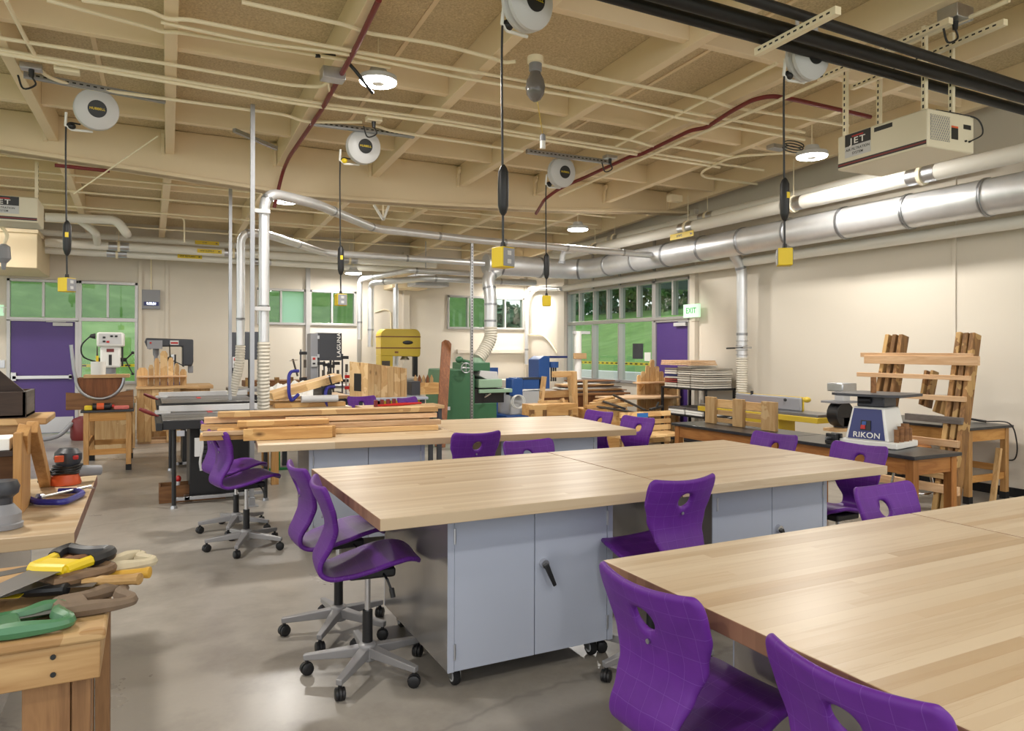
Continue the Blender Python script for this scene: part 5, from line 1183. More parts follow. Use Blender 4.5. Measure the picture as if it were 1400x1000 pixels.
# ------------------------------------------------------------------ drill presses and pine potting bench
def drill_press(label, u, y, zhead, body, side=False, stand=0.9):
    c = atY(u, 490, y); x = c.x; t = thing('drill_press', label, 'drill press', (x, y, stand))
    if not side:
        MB().box(x-.20, x+.20, y-.25, y+.3, stand, stand+.05).build('base', body, t, .015); MB().cyl((x, y+.15, stand+.04), (x, y+.15, zhead+.2), .05, n=18).build('column', M_chrome, t)
        MB().box(x-.18, x+.18, y-.35, y+.35, zhead+.2, zhead+.42).build('belt_cover', body, t, .03)
        hd = MB().box(x-.135, x+.135, y-.3, y+.1, zhead-.12, zhead+.21).build('head', body, t, .03)
        MB().box(x-.15, x+.15, y-.352, y-.349, zhead+.24, zhead+.40).build('control_panel', M_ltgrey, hd); m = MB()
        for dx, dz in ((-.08, .34), (-.08, .28), (.02, .36), (.08, .36)): m.box(x+dx-.018, x+dx+.018, y-.36, y-.351, zhead+dz-.014, zhead+dz+.014)
        m.build('switch', M_labelblk, hd, .002); MB().box(x-.05, x-.01, y-.36, y-.351, zhead+.26, zhead+.29).build('stop_button', M_redp, hd, .003)
        MB().box(x-.05, x+.05, y-.305, y-.3, zhead+.12, zhead+.17).build('badge', M_red, hd); MB().box(x-.02, x+.02, y-.304, y-.3, zhead-.08, zhead+.08).build('depth_slot', M_labelblk, hd)
        MB().cyl((x, y-.16, zhead-.25), (x, y-.16, zhead-.12), .07, .075, 18).cyl((x, y-.16, zhead-.36), (x, y-.16, zhead-.25), .022, .04, 14).build('chuck', M_grey, t)
        MB().box(x-.2, x+.2, y-.32, y+.1, zhead-.62, zhead-.58).build('work_table', M_cast, t, .01)
        m = MB().cyl((x+.13, y-.16, zhead), (x+.22, y-.16, zhead), .03, n=12)
        for a in (.5, 2.6, 4.7): m.cyl((x+.2, y-.16, zhead), (x+.3, y-.16+.2*cos(a), zhead+.22*sin(a)), .009, n=8).ball((x+.3, y-.16+.2*cos(a), zhead+.22*sin(a)), .022)
        m.build('feed_handle', M_black, t); MB().cyl((x+.16, y-.25, zhead-.1), (x+.16, y-.25, zhead+.2), .014, n=8).build('depth_stop', M_black, t)
        MB().cyl((x-.135, y-.1, zhead-.03), (x-.2, y-.1, zhead-.03), .06, n=12).tube(smooth_path([(x-.2, y-.15, zhead-.03), (x-.36, y-.2, zhead+.05), (x-.38, y-.22, zhead+.22), (x-.25, y-.24, zhead+.38)], 8), .011, 8).cyl((x-.27, y-.24, zhead+.36), (x-.2, y-.24, zhead+.36), .025, .045, 12).build('lamp_arm', M_black, t)
    else:
        MB().box(x-.22, x+.22, y-.2, y+.2, stand, stand+.05).build('base', M_blue, t, .015); MB().cyl((x+.06, y, stand+.04), (x+.06, y, zhead), .045, n=18).build('column', M_chrome, t)
        MB().prism([(-.40, .0), (-.36, -.10), (-.33, -.13), (-.10, -.08), (.20, -.08), (.20, -.42), (.36, -.42), (.38, -.35), (.38, .05), (-.38, .07)], Mx((x, y+.17, zhead+.22), (1, 0, 0), (0, 0, 1), (0, -1, 0)), .34).build('head', M_charcoal, t, .02)
        MB().box(x-.36, x-.12, y-.19, y-.17, zhead+.10, zhead+.25).build('control_panel', M_grey, t, .004); MB().box(x-.32, x-.29, y-.2, y-.19, zhead+.19, zhead+.22).build('stop_button', M_redp, t, .003)
        MB().box(x+.0, x+.14, y-.176, y-.17, zhead+.17, zhead+.25).build('badge', M_ltgrey, t); MB().box(x+.01, x+.13, y-.178, y-.176, zhead+.19, zhead+.22).build('badge_stripe', M_redp, t)
        MB().lathe([(.05, 0), (.05, -.12), (.03, -.16), (.03, -.25), (.016, -.3)], (x-.22, y, zhead+.12), n=16).build('chuck', M_grey, t); MB().box(x-.36, x+.1, y-.2, y+.2, zhead-.42, zhead-.38).build('work_table', M_cast, t, .01)
        m = MB().cyl((x-.0, y-.17, zhead-.08), (x-.0, y-.25, zhead-.08), .05, n=14)
        for a in (-.5, 1.6, 3.5): m.cyl((x, y-.24, zhead-.08), (x+.24*cos(a), y-.26, zhead-.08+.24*sin(a)), .009, n=8).ball((x+.24*cos(a), y-.26, zhead-.08+.24*sin(a)), .02)
        m.build('feed_handle', M_black, t); MB().box(x+.30, x+.38, y-.1, y+.1, zhead-.33, zhead-.2).build('motor_box', M_grey, t, .01)
    return t
zh = atY(152, 492, 12.9).z
MB_ = None
t = thing('tool_stand', 'wooden stand under the white drill press behind the small lab table', 'stand', (atY(152, 540, 12.9).x, 12.9, 0)); xx = atY(152, 540, 12.9).x
MB().box(xx-.35, xx+.35, 12.55, 13.3, .72, .78).build('top', M_ply, t, .003); MB().box(xx-.33, xx+.33, 12.58, 13.27, .02, .72).build('cabinet', M_pineZ, t, .003)
drill_press('white drill press with a black lamp arm in front of the bright lawn window', 152, 12.9, zh, M_white, False, .78)
zh = atY(230, 485, 14.3).z
xx = atY(232, 530, 14.3).x; t = thing('tool_stand', 'wooden stand under the charcoal drill press behind the pine potting bench', 'stand', (xx, 14.3, 0)); MB().box(xx-.5, xx+.7, 14.0, 14.9, .84, .90).build('top', M_ply, t, .003); MB().box(xx-.45, xx+.65, 14.05, 14.85, .01, .84).build('cabinet', M_pineZ, t, .003)
drill_press('charcoal drill press seen side on, against the back wall', 232, 14.3, zh, M_charcoal, True, .905)
yb = 13.55; lx, rx = atY(188, 560, yb).x, atY(246, 560, yb).x
t = thing('potting_bench', 'pine potting bench with a stepped picket back, left of the table saws', 'potting bench', ((lx+rx)/2, yb, 0))
tops = [(187, 203, 503), (203, 211, 499), (211, 219, 490), (219, 230, 480), (230, 238, 489), (238, 246, 497), (246, 256, 505)]
for u0, u1, v in tops:
    a, b = atY(u0, v, yb+.12), atY(u1-.8, v, yb+.12); w = b.x-a.x
    MB().prism([(a.x, .03), (b.x, .03), (b.x, a.z-.05), (b.x-w*.25, a.z), (a.x+w*.25, a.z), (a.x, a.z-.05)], Mx((0, yb+.14, 0), (1, 0, 0), (0, 0, 1), (0, -1, 0)), .02).build('picket', M_pineZ, t, .002)
z = atY(215, 515, yb).z; MB().box(lx-.02, atY(266, 515, yb).x-.12, yb-.10, yb+.12, z-.012, z+.012).build('upper_shelf', M_fir, t, .002); z2 = atY(215, 530, yb-.2).z
MB().box(lx-.02, atY(271, 530, yb-.2).x, yb-.42, yb+.12, z2-.015, z2+.015).build('table_top', M_ply, t, .003)
zb = atY(215, 600, yb-.35).z; k = 0
for u0, u1 in ((188, 197), (197.6, 207), (207.6, 217), (217.6, 227), (227.6, 237), (237.6, 246)):
    a, b = atY(u0, 560, yb-.35), atY(u1, 560, yb-.35); MB().box(a.x, b.x, yb-.37, yb-.35, .20 if k in (2, 3) else .03, z2-.02).build('front_board', M_pineZ, t, .002); k += 1
MB().box(lx, rx, yb-.35, yb+.1, .0, .06).build('base', M_fir, t, .003); MB().box(rx-.02, rx, yb-.35, yb+.1, .06, z2-.02).build('side_board', M_pineZ, t, .002)
# wall display clock panel between the windows, exit sign, switch plates
a, b = atY(194, 396, YB-.06), atY(219, 423, YB-.06); t = thing('wall_display', 'grey wall box with a lit blue digital display, right of the lawn window', 'display', (a.x, YB-.05, b.z))
MB().box(a.x, b.x, YB-.07, YB-.002, b.z, a.z).build('case', M_grey, t, .006); c, d = atY(196.5, 412.5, YB-.071), atY(217, 418.5, YB-.071); MB().box(c.x, d.x, YB-.075, YB-.071, d.z, c.z).build('screen', M_bluedk, t, smooth=False)
text('9:35:24', (c.z-d.z)*.85, Mx(((c.x+d.x)/2, YB-.0765, (c.z+d.z)/2), (1, 0, 0), (0, 0, 1), (0, -1, 0)), M_lcdt, t, sx=.8)
MB().cyl(((a.x+b.x)/2, YB-.02, a.z), ((a.x+b.x)/2, YB-.02, 3.4), .013, n=8).build('conduit', M_pipecream, t)
a, b = atY(0, 417, YB-.04), atY(5, 432, YB-.04); t = thing('exit_sign', 'green exit sign cut off at the left edge, beside the purple back door', 'exit sign', (a.x-.2, YB-.04, b.z)); MB().box(a.x-.2, b.x, YB-.04, YB-.002, b.z, a.z).build('panel', M_exit, t, .003)
text('EXIT', .15, Mx((a.x-.06, YB-.0415, (a.z+b.z)/2), (1, 0, 0), (0, 0, 1), (0, -1, 0)), M_white, t)
a = atY(2, 498, YB-.01); o = MB().box(a.x-.06, a.x+.05, YB-.012, YB-.001, a.z-.07, a.z+.07).build('switch_plate', M_galv, None, .002); tag(o, 'steel switch plate on the wall left of the purple back door', 'switch plate')
# ------------------------------------------------------------------ band saws
yb = 12.9
def bsaw_dark(label, u0, u1, vt, vb, y, lettering, lower=True):
    a, b = atY(u0, vt, y), atY(u1, vb, y); t = thing('band_saw', label, 'band saw', ((a.x+b.x)/2, y+.1, 0)); w = b.x-a.x
    MB().box(a.x, a.x+w*.24, y+.02, y+.36, .05, a.z-.01).build('spine', M_grey if lettering else M_charcoal, t, .01)
    d = MB().box(a.x+w*.23, b.x, y, y+.34, b.z, a.z).build('upper_wheel_housing', M_charcoal, t, .012)
    for z in (a.z-.08, b.z+.08): MB().box(a.x+w*.2, a.x+w*.27, y-.015, y+.0, z-.03, z+.03).build('hinge', M_galv, d, .002)
    MB().box(a.x+w*.24, b.x, y, y+.34, .08, .78).build('lower_wheel_housing', M_charcoal, t, .012); MB().box(a.x-.05, b.x+.1, y-.25, y+.45, .86, .91).build('saw_table', M_cast, t, .006)
    MB().box(a.x+w*.60, a.x+w*.66, y-.02, y+.02, .91, b.z).build('blade_guide', M_black, t, .003); MB().box(a.x-.02, b.x+.02, y-.05, y+.4, 0, .08).build('base', M_black, t, .01)
    MB().box(a.x+.01, a.x+w*.2, y-.012, y+.02, 1.24, 1.42).build('switch_box', M_ltgrey, t, .004); MB().box(a.x+.03, a.x+w*.14, y-.02, y-.012, 1.36, 1.40).build('stop_button', M_redp, t, .003); MB().box(a.x+.03, a.x+w*.14, y-.02, y-.012, 1.28, 1.31).build('start_button', M_labelblk, t, .003)
    if lettering: text('LAGUNA', w*.165, Mx((b.x-w*.10, y-.0015, (a.z+b.z)/2+.03), (0, 0, 1), (-1, 0, 0), (0, -1, 0)), M_white, d, sx=1.15)
    return t
bsaw_dark('charcoal band saw with white lettering up its edge, in front of the back windows', 425, 467.5, 455, 493, 13.0, True)
bsaw_dark('dark band saw half hidden behind the silver pipes of the table saws', 317, 354, 453.5, 492, 12.6, False)
# yellow band saw
y = 13.9; a, b = atY(521, 449.5, y), atY(575, 488, y); w = b.x-a.x; t = thing('band_saw', 'mustard yellow band saw with a rounded top, behind the tall pine box', 'band saw', ((a.x+b.x)/2, y+.2, 0))
pr = [(a.x, b.z+.02), (b.x-.02, b.z), (b.x, b.z+.05)]+[(b.x-.13+.13*cos(k*pi/12), a.z-.13+.13*sin(k*pi/12)) for k in range(7)]+[(a.x+.13-.13*sin(k*pi/12), a.z-.13+.13*cos(k*pi/12)) for k in range(7)]
d = MB().prism(pr, Mx((0, y+.36, 0), (1, 0, 0), (0, 0, 1), (0, -1, 0)), .36).build('upper_wheel_housing', M_bandyel, t, .012)
m = MB()
for z in (a.z-.155, a.z-.38): m.box(a.x-.002, b.x+.002, y-.003, y+.363, z-.012, z+.012)
m.build('dark_band', M_brown, d, smooth=False); MB().ball((a.x+w*.67, y-.003, a.z-.27), .11, .012, .04).build('oval_badge', M_labelblk, d); MB().box(a.x+w*.34, a.x+w*.43, y-.006, y, b.z+.07, b.z+.11).build('plate', M_brown, d)
MB().box(a.x, a.x+w*.30, y+.01, y+.35, .1, b.z+.03).build('spine', M_bandyel, t, .012); MB().box(a.x+.02, a.x+w*.22, y-.005, y+.01, b.z-.2, b.z-.08).build('switch', M_bronze, t)
MB().box(b.x-.14, b.x-.05, y+.02, y+.12, 1.0, b.z+.01).build('blade_guard', M_black, t, .01); MB().cyl((b.x-.3, y+.1, b.z-.06), (b.x-.3, y+.1, b.z+.01), .10, .05, 16).build('guide_wheel', M_galv, t)
MB().box(a.x, b.x, y, y+.36, .08, .78).build('lower_wheel_housing', M_bandyel, t, .02); MB().box(a.x-.05, b.x+.12, y-.2, y+.5, .9, .95).build('saw_table', M_cast, t, .006); MB().box(a.x, b.x, y-.03, y+.4, 0, .08).build('base', M_black, t, .01)
# bar clamps standing behind the glued slab
k = 0
for u, vt, vb, y, red, lb in ((411, 478, 520, 12.2, False, 'black bar clamp standing alone left of the charcoal band saw'), (436, 492, 530, 11.9, False, 'black bar clamp under the charcoal band saw, leftmost of its row'), (443, 494, 530, 11.9, False, 'black bar clamp under the charcoal band saw, second of its row'), (449, 496, 530, 11.9, False, 'black bar clamp under the charcoal band saw, third of its row'), (456, 492, 530, 11.9, False, 'black bar clamp under the charcoal band saw, fourth of its row'),
        (468, 484, 530, 11.8, False, 'black bar clamp at the right edge of the charcoal band saw'), (473, 510, 540, 11.6, True, 'red-jawed bar clamp left of the tall pine box, left one of a pair'), (480, 510, 540, 11.6, True, 'red-jawed bar clamp left of the tall pine box, right one of a pair')):
    a, b = atY(u, vt, y), atY(u, vb, y); b.z = .80; t = thing('bar_clamp', lb, 'clamp', b, group='bar clamps by the band saws')
    MB().box(b.x-.012, b.x+.012, y-.004, y+.004, b.z, a.z).build('bar', M_charcoal if not red else M_zinc, t)
    jm = M_redp if red else M_black
    for z in (a.z-.06, b.z+(a.z-b.z)*.35): MB().box(b.x-.02, b.x+.10, y-.02, y+.02, z-.025, z+.025).build('jaw', jm, t, .006)
    MB().cyl((b.x+.07, y, a.z-.30), (b.x+.07, y, a.z-.17), .022, n=10).build('grip', jm if red else M_bronze, t)
# cart the clamps stand on
t = thing('clamp_rack', 'low steel rack behind the glued slab, where the bar clamps stand', 'rack', (3.2, 11.9, 0)); a, b = atY(405, 530, 11.9), atY(488, 530, 11.9)
MB().box(a.x, b.x, 11.5, 12.3, .74, .80).build('shelf', M_darkgrey, t, .004)
for x in (a.x+.03, b.x-.03):
    for y in (11.54, 12.26): MB().box(x-.02, x+.02, y-.02, y+.02, 0, .74).build('leg', M_charcoal, t)
# glue-up bench with slab and blue clamps
ZG = .87; c0, c1 = atZ(372, 560, ZG), atZ(462, 556, ZG)
t = thing('assembly_bench', 'bench behind the lumber stacks, carrying a glued slab and blue clamps', 'bench', ((c0.x+c1.x)/2, 9.1, 0)); x0, x1, y0, y1 = c0.x-.05, c1.x+.15, 8.55, 9.5
MB().box(x0, x1, y0, y1, ZG-.05, ZG).build('bench_top', M_butcher, t, .003, smooth=False)
for x in (x0+.1, x1-.1):
    for y in (y0+.1, y1-.1): MB().box(x-.04, x+.04, y-.04, y+.04, 0, ZG-.05).build('leg', M_maple, t, .003)
b1 = board('spare tan board lying flat on the bench under the glued slab', (x0+.1, 8.7, ZG+.027), (x1-.05, 8.72, ZG+.027), .12, .05, M_lum1)
b2 = board('second tan board lying on the bench behind the first, under the glued slab', (x0+.1, 9.2, ZG+.027), (x1-.05, 9.2, ZG+.027), .14, .05, M_lum1)
p0 = atY(372, 545, 8.8); p1 = atY(466, 514, 8.8)
sl = board('thick glued pine slab propped at a slant and held by blue clamps', (p0.x, 8.95, ZG+.125), (p1.x, 8.95, p1.z-.02), .42, .085, M_pine, cat='slab', name='glued_slab')
sp = tag(MB().box(p1.x-.25, p1.x-.13, 8.7, 9.2, ZG+.001, p1.z-.12).build('spacer_block', M_black, None, .004), 'dark block propping the right end of the glued slab', 'block')
o = MB().cyl((p0.x+.3, 8.62, ZG+.098), (p0.x+.72, 8.62, ZG+.098), .042, n=16).build('white_roll', M_ltgrey); tag(o, 'white roll lying under the glued slab', 'roll')
for u, v0, v1, lb in ((399, 496, 552, 'blue G-clamp on the left part of the glued slab'), (449, 518, 562, 'blue G-clamp on the right end of the glued slab')):
    a, b = atY(u, v0, 8.64), atY(u, v1, 8.64); t = thing('g_clamp', lb, 'clamp', b); zt_ = a.z-.1
    MB().tube(bend([(a.x+.09, 8.72, b.z+.10), (a.x, 8.68, b.z+.02), (a.x-.03, 8.66, b.z+.12), (a.x-.03, 8.66, zt_-.05), (a.x, 8.68, zt_), (a.x+.09, 8.72, zt_)], .04), .02, 8).build('frame', M_navyclamp, t)
    MB().cyl((a.x+.08, 8.72, zt_-.06), (a.x+.02, 8.70, a.z+.04), .011, n=8).build('screw', M_bronze, t); MB().cyl((a.x-.02, 8.66, a.z+.02), (a.x+.08, 8.74, a.z+.03), .006, n=6).build('handle_bar', M_steel, t)
o = MB()
for k in range(5): o.tube([V((p0.x-.05+.1*k, 9.75, 1.0+.02*(k % 2))), V((p0.x+.35+.1*k, 9.85, 1.03+.015*k))], .03, 6)
# plastic sheeting heap behind the slab
rnd = random.Random(5); vs = []; fs = []; N = 14
a = atY(362, 522, 10.3); b = atY(440, 545, 10.3)
for j in range(6):
    for i in range(N+1): vs.append((a.x+(b.x-a.x)*i/N, 10.0+.12*j, .92+.16*sin(pi*j/5)*(.5+rnd.random()*.9)*sin(pi*i/N)**.4))
for j in range(5):
    for i in range(N): q = j*(N+1)+i; fs.append((q, q+1, q+N+2, q+N+1))
o = MB().add(vs, fs).build('plastic_sheet', M_white, smooth=False); sd = o.modifiers.new('thick', 'SOLIDIFY'); sd.thickness = .004; tag(o, 'crumpled white plastic sheeting behind the glued slab', 'plastic sheet')
t = thing('work_table', 'long table against the back behind the glued slab, under the plastic sheeting', 'table', (2.4, 10.3, 0)); x0, x1 = atY(376, 545, 10.3).x, atY(470, 540, 10.3).x
MB().box(x0, x1, 9.95, 10.75, .87, .915).build('table_top', M_ply, t, .003)
for x in (x0+.08, x1-.08):
    for y in (10.02, 10.68): MB().box(x-.03, x+.03, y-.03, y+.03, 0, .87).build('leg', M_charcoal, t)
# wooden rail bench under the back windows
a, b = atY(333, 517, 14.2), atY(418, 524, 14.2); t = thing('timber_rack', 'low timber rack along the back wall under the windows, behind the silver pipes', 'rack', ((a.x+b.x)/2, 14.2, 0))
MB().box(a.x, b.x, 14.0, 14.5, a.z-.16, a.z-.05).build('top_rail', M_brown, t, .004)
for k in range(5): x = a.x+.05+(b.x-a.x-.1)*k/4; MB().box(x-.04, x+.04, 13.98, 14.05, 0, a.z+.01).build('upright', M_rough, t, .003)
# ------------------------------------------------------------------ steel-legged bench with the tall pine box and picket planter
ZS = .82; c0, c1 = atZ(476, 544, ZS), atZ(604, 546, ZS); y0, y1 = 10.55, 11.6
t = thing('steel_bench', 'pale-topped bench carrying the tall pine box, behind the far chairs', 'bench', ((c0.x+c1.x)/2, 11, 0)); MB().box(c0.x+.05, c1.x, y0, y1, ZS-.04, ZS).build('bench_top', M_cab, t, .004)
for x in (c0.x+.12, c1.x-.07, (c0.x+c1.x)/2+.25):
    for y in (y0+.07, y1-.07): MB().box(x-.03, x+.03, y-.03, y+.03, 0, ZS-.04).build('leg', M_charcoal, t)
MB().box(c0.x+.12, c1.x-.07, y0+.05, y0+.08, .2, .26).build('stretcher', M_charcoal, t)
a, b = atY(503, 497, 10.7), atY(556.5, 544, 10.7); l = atY(491, 500, 10.7).x
t = thing('nest_box', 'tall pine box with a slotted side and sloping top, on the pale bench', 'box', ((a.x+b.x)/2, 10.8, ZS))
W_ = b.x-a.x; zt0 = a.z+.0; zt1 = atY(556, 504, 10.7).z
for k in range(6):
    x0 = a.x+W_*k/6; x1 = x0+W_/6-.004; za = zt0+(zt1-zt0)*k/6; zb_ = zt0+(zt1-zt0)*(k+1)/6
    MB().prism([(x0, ZS+.001), (x1, ZS+.001), (x1, zb_), (x0, za)], Mx((0, 10.72, 0), (1, 0, 0), (0, 0, 1), (0, -1, 0)), .02).build('front_board', M_pineZ, t, .001)
MB().add([(a.x, 10.70, ZS+.001), (l-.03, 11.15, ZS+.001), (l-.03, 11.15, zt0+.02), (a.x, 10.70, zt0), (a.x+.02, 10.72, ZS+.001), (l-.01, 11.17, ZS+.001), (l-.01, 11.17, zt0+.02), (a.x+.02, 10.72, zt0)], [(0, 1, 2, 3), (4, 7, 6, 5), (0, 4, 5, 1), (1, 5, 6, 2), (2, 6, 7, 3), (3, 7, 4, 0)]).build('side_board', M_pineZ, t, .001)
q0 = V((a.x, 10.70, 0)); q1 = V((l-.03, 11.15, 0)); dd = (q1-q0); n_ = V((dd.y, -dd.x, 0)).normalized(); n_ = n_ if n_.x < 0 else -n_
A_ = q0+dd*.35+n_*.001; B_ = q0+dd*.75+n_*.001; A_.z = B_.z = 0
MB().add([A_+V((0, 0, ZS+.09)), B_+V((0, 0, ZS+.09)), B_+V((0, 0, zt0-.16)), A_+V((0, 0, zt0-.16))], [(0, 1, 2, 3)]).build('slot', M_labelblk, t, smooth=False)
MB().box(b.x-.02, b.x, 10.72, 11.2, ZS+.001, zt1-.01).build('side_panel', M_pineZ, t, .001); MB().box(a.x, b.x-.021, 11.15, 11.17, ZS+.001, zt1-.02).build('back_panel', M_pineZ, t)
y = 11.1; a, b = atY(569, 524, y), atY(600, 540, y); t = thing('picket_planter', 'small planter box with a row of pointed pickets, right of the tall pine box', 'planter', ((a.x+b.x)/2, y, ZS))
MB().box(a.x, b.x, y, y+.015, ZS+.001, a.z).box(a.x, b.x, y+.2, y+.215, ZS+.001, a.z).box(a.x, a.x+.015, y+.015, y+.2, ZS+.001, a.z).box(b.x-.015, b.x, y+.015, y+.2, ZS+.001, a.z).build('box', M_cedarZ if False else M_lum1, t, .002)
zt = atY(580, 513, y).z
for k in range(5):
    x = a.x+.02+(b.x-a.x-.04)*(k+.5)/5; MB().prism([(x-.027, a.z-.1), (x+.027, a.z-.1), (x+.027, zt-.06), (x, zt), (x-.027, zt-.06)], Mx((0, y+.2, 0), (1, 0, 0), (0, 0, 1), (0, -1, 0)), .014).build('picket', M_cedarZ if k % 2 else M_pineZ, t, .001)
o = MB().box(atY(557, 540, 11.2).x, atY(569, 540, 11.2).x, 11.0, 11.3, ZS+.001, ZS+.22).build('tool_case', M_charcoal, None, .004); tag(o, 'dark tool case between the tall pine box and the picket planter', 'case')
# red clamps lying on a bench in front of it
zr = .87; c0 = atZ(513, 557, zr); t0 = thing('clamp_table', 'low bench behind the lumber stacks, holding the red clamps', 'bench', (c0.x+.35, c0.y, 0)); MB().box(c0.x-.15, c0.x+.85, c0.y-.05, c0.y+.35, zr-.04, zr).build('bench_top', M_ply, t0, .003)
for x in (c0.x-.1, c0.x+.8):
    for y in (c0.y, c0.y+.3): MB().box(x-.025, x+.025, y-.025, y+.025, 0, zr-.04).build('leg', M_charcoal, t0)
for k in range(4):
    q = V((c0.x+.02+.09*k, c0.y+.05+.05*k, zr+.014)); t = thing('pipe_clamp', 'red pipe clamp lying on the low bench behind the lumber stacks, %s of the four' % ('leftmost', 'second', 'third', 'rightmost')[k], 'clamp', q, group='red pipe clamps behind the lumber')
    MB().cyl(q, q+V((.36, .03, 0)), .012, n=8).build('pipe', M_redp, t); MB().box(q.x-.02, q.x+.02, q.y-.02, q.y+.02, zr+.001, zr+.08).build('jaw', M_red, t, .004)

# ------------------------------------------------------------------ green planer
y = 11.7; X = lambda u: atY(u, 520, y).x; Zz = lambda v: atY(650, v, y).z
t = thing('planer', 'large green thickness planer joined to the ribbed hose, its hand wheel at the left', 'planer', (X(640), y+.4, 0))
x0, x1, x2 = X(605), X(648), X(694)
MB().prism([(x0, .02), (x1+.02, .02), (x1+.02, Zz(512)-.02), (x1-.1, Zz(505)), (x0+.05, Zz(505)), (x0, Zz(530))], Mx((0, y+.85, 0), (1, 0, 0), (0, 0, 1), (0, -1, 0)), .85).build('body', M_green, t, .02)
MB().box(x0+.02, x0+.14, y-.012, y, .50, .56).build('label', M_ltgrey, t)
MB().box(X(640), X(672), y+.05, y+.75, Zz(508), Zz(496)).build('head', M_greenlt if False else M_green, t, .015)
MB().prism([(X(655), Zz(514)), (X(682), Zz(528)), (X(684), Zz(528)), (X(680), Zz(509)), (X(658), Zz(507))], Mx((0, y+.8, 0), (1, 0, 0), (0, 0, 1), (0, -1, 0)), .8).build('hood', M_ltgrey, t, .01)
MB().box(X(654), X(686), y-.03, y+.8, Zz(531), Zz(519)).build('chip_guard', M_greenlt, t, .015)
MB().box(x1-.06, X(680), y+.02, y+.83, .02, Zz(552)).build('base', M_green, t, .01); MB().box(X(650), X(690), y+.03, y+.8, Zz(552), Zz(532)).build('roller_bay', M_black, t)
tb = MB().box(X(655), X(700), y-.02, y+.82, Zz(538), Zz(533)).build('infeed_table', M_greenlt, t, .006); MB().prism([(X(660), Zz(538)), (X(694), Zz(538)), (X(672), Zz(554)), (X(662), Zz(562))], Mx((0, y+.1, 0), (1, 0, 0), (0, 0, 1), (0, -1, 0)), .03).build('table_bracket', M_green, tb, .004)
c = V((X(634), y-.10, Zz(503))); MB().tube([c+V((.085*cos(k*pi/10), 0, .085*sin(k*pi/10))) for k in range(20)], .011, 8, closed=True).cyl(c+V((-.08, 0, 0)), c+V((.08, 0, 0)), .008).cyl(c+V((0, 0, -.08)), c+V((0, 0, .08)), .008).cyl(c, c+V((0, .12, 0)), .02).build('hand_wheel', M_zinc, t)
MB().ball(V((X(628), y, Zz(492))), .07, .07, .06).cyl((X(628), y, Zz(492)), (X(650), y+.1, Zz(497)), .03).build('gear_head', M_green, t); c = V((X(664), y-.09, Zz(541))); MB().cyl(c, c+V((0, .08, 0)), .015).beam(c+V((-.06, 0, -.03)), c+V((.06, 0, .03)), .015, .02).build('crank', M_steel, t)
MB().lathe([(.14, 0), (.15, .02), (.12, .16), (.115, .2)], (PLX-.27, 11.97, 1.20), (.1, 0, 1), 22).build('dust_hood', M_greenlt, t)
# leaning plank
a, b = atY(627, 466, 11.0), atY(607, 556, 11.0); a2 = V((a.x, 11.55, a.z)); b2 = V((b.x-.17, 10.75, .0))
d = (a2-b2).normalized(); n_ = V((0, -1, .2)); x_ = d.cross(n_).normalized(); n2 = x_.cross(d)
L = (a2-b2).length; M = Mx(b2, x_, n2, d)
ww = .17; x_off = 0
MB_p = MB().prism([(-ww/2, 0), (ww/2, 0), (ww/2, L-.05), (ww/2-.05, L), (-ww/2+.05, L), (-ww/2, L-.05)], Mx(b2, x_, d, n2), .035); o = MB_p.build('plank', M_cedarZ, None, .003, smooth=False); tag(o, 'brown cedar plank with clipped corners leaning against the green planer', 'plank')
# ------------------------------------------------------------------ blue CNC machine and blue panels
y = 12.9; X = lambda u: atY(u, 520, y).x; Zz = lambda v: atY(730, v, y).z
o = MB().box(X(672), X(693), 13.3, 13.35, .0, Zz(503)).build('panel_cabinet', M_blue, None, .005); tag(o, 'flat blue sheet standing behind the green planer', 'panel')
t = thing('cnc_router', 'blue CNC router with a beam across it, in the far right corner', 'machine', (X(730), y+.4, 0))
MB().box(X(697), X(764), y, y+.9, .25, Zz(535)).build('bed', M_ltgrey, t, .01); MB().box(X(698), X(745), y-.05, y+.1, Zz(532), Zz(516)).build('gantry_beam', M_blue, t, .01); MB().box(X(709), X(743), y-.06, y+.02, Zz(519), Zz(516)).build('rail', M_charcoal, t, .003)
MB().box(X(697), X(712), y-.1, y+.2, Zz(541), Zz(517)).build('end_housing', M_blue, t, .02)
MB().prism([(X(735), Zz(532)), (X(750), Zz(532)), (X(750), Zz(487)), (X(742), Zz(487)), (X(735), Zz(492))], Mx((0, y+.4, 0), (1, 0, 0), (0, 0, 1), (0, -1, 0)), .45).build('carriage', M_blue, t, .01); MB().box(X(742), X(776), y+.0, y+.3, Zz(490), Zz(487)).build('top_arm', M_bluedk, t, .005)
MB().cyl((X(757), y, Zz(495)), (X(757), y, Zz(503)), .1, n=16).build('motor', M_blue, t); m = MB()
for k in range(3): m.cyl((X(753)+.05*k, y-.02, Zz(503)), (X(753)+.05*k, y-.02, Zz(522)), .018, n=8)
m.build('guide_rod', M_black, t); MB().box(X(690), X(720), y-.1, y+.8, .0, .25).build('base', M_blue, t, .02); MB().box(X(745), X(765), y-.05, y+.8, .0, .25).build('base', M_blue, t, .02)
c = V((X(703), y-.14, Zz(548))); 
for k in range(2): MB().tube([c+V((.13*cos(i*pi/10)+.03*k, -.01*k, .13*sin(i*pi/10))) for i in range(20)], .012, 6, closed=True).build('coiled_cable', M_white, t)
t = thing('monitor_stand', 'thin pole with a small tan board and cables beside the corner windows', 'stand', (atY(790, 520, 11.6).x, 11.6, 0)); x = atY(790, 520, 11.6).x; YM = 11.6
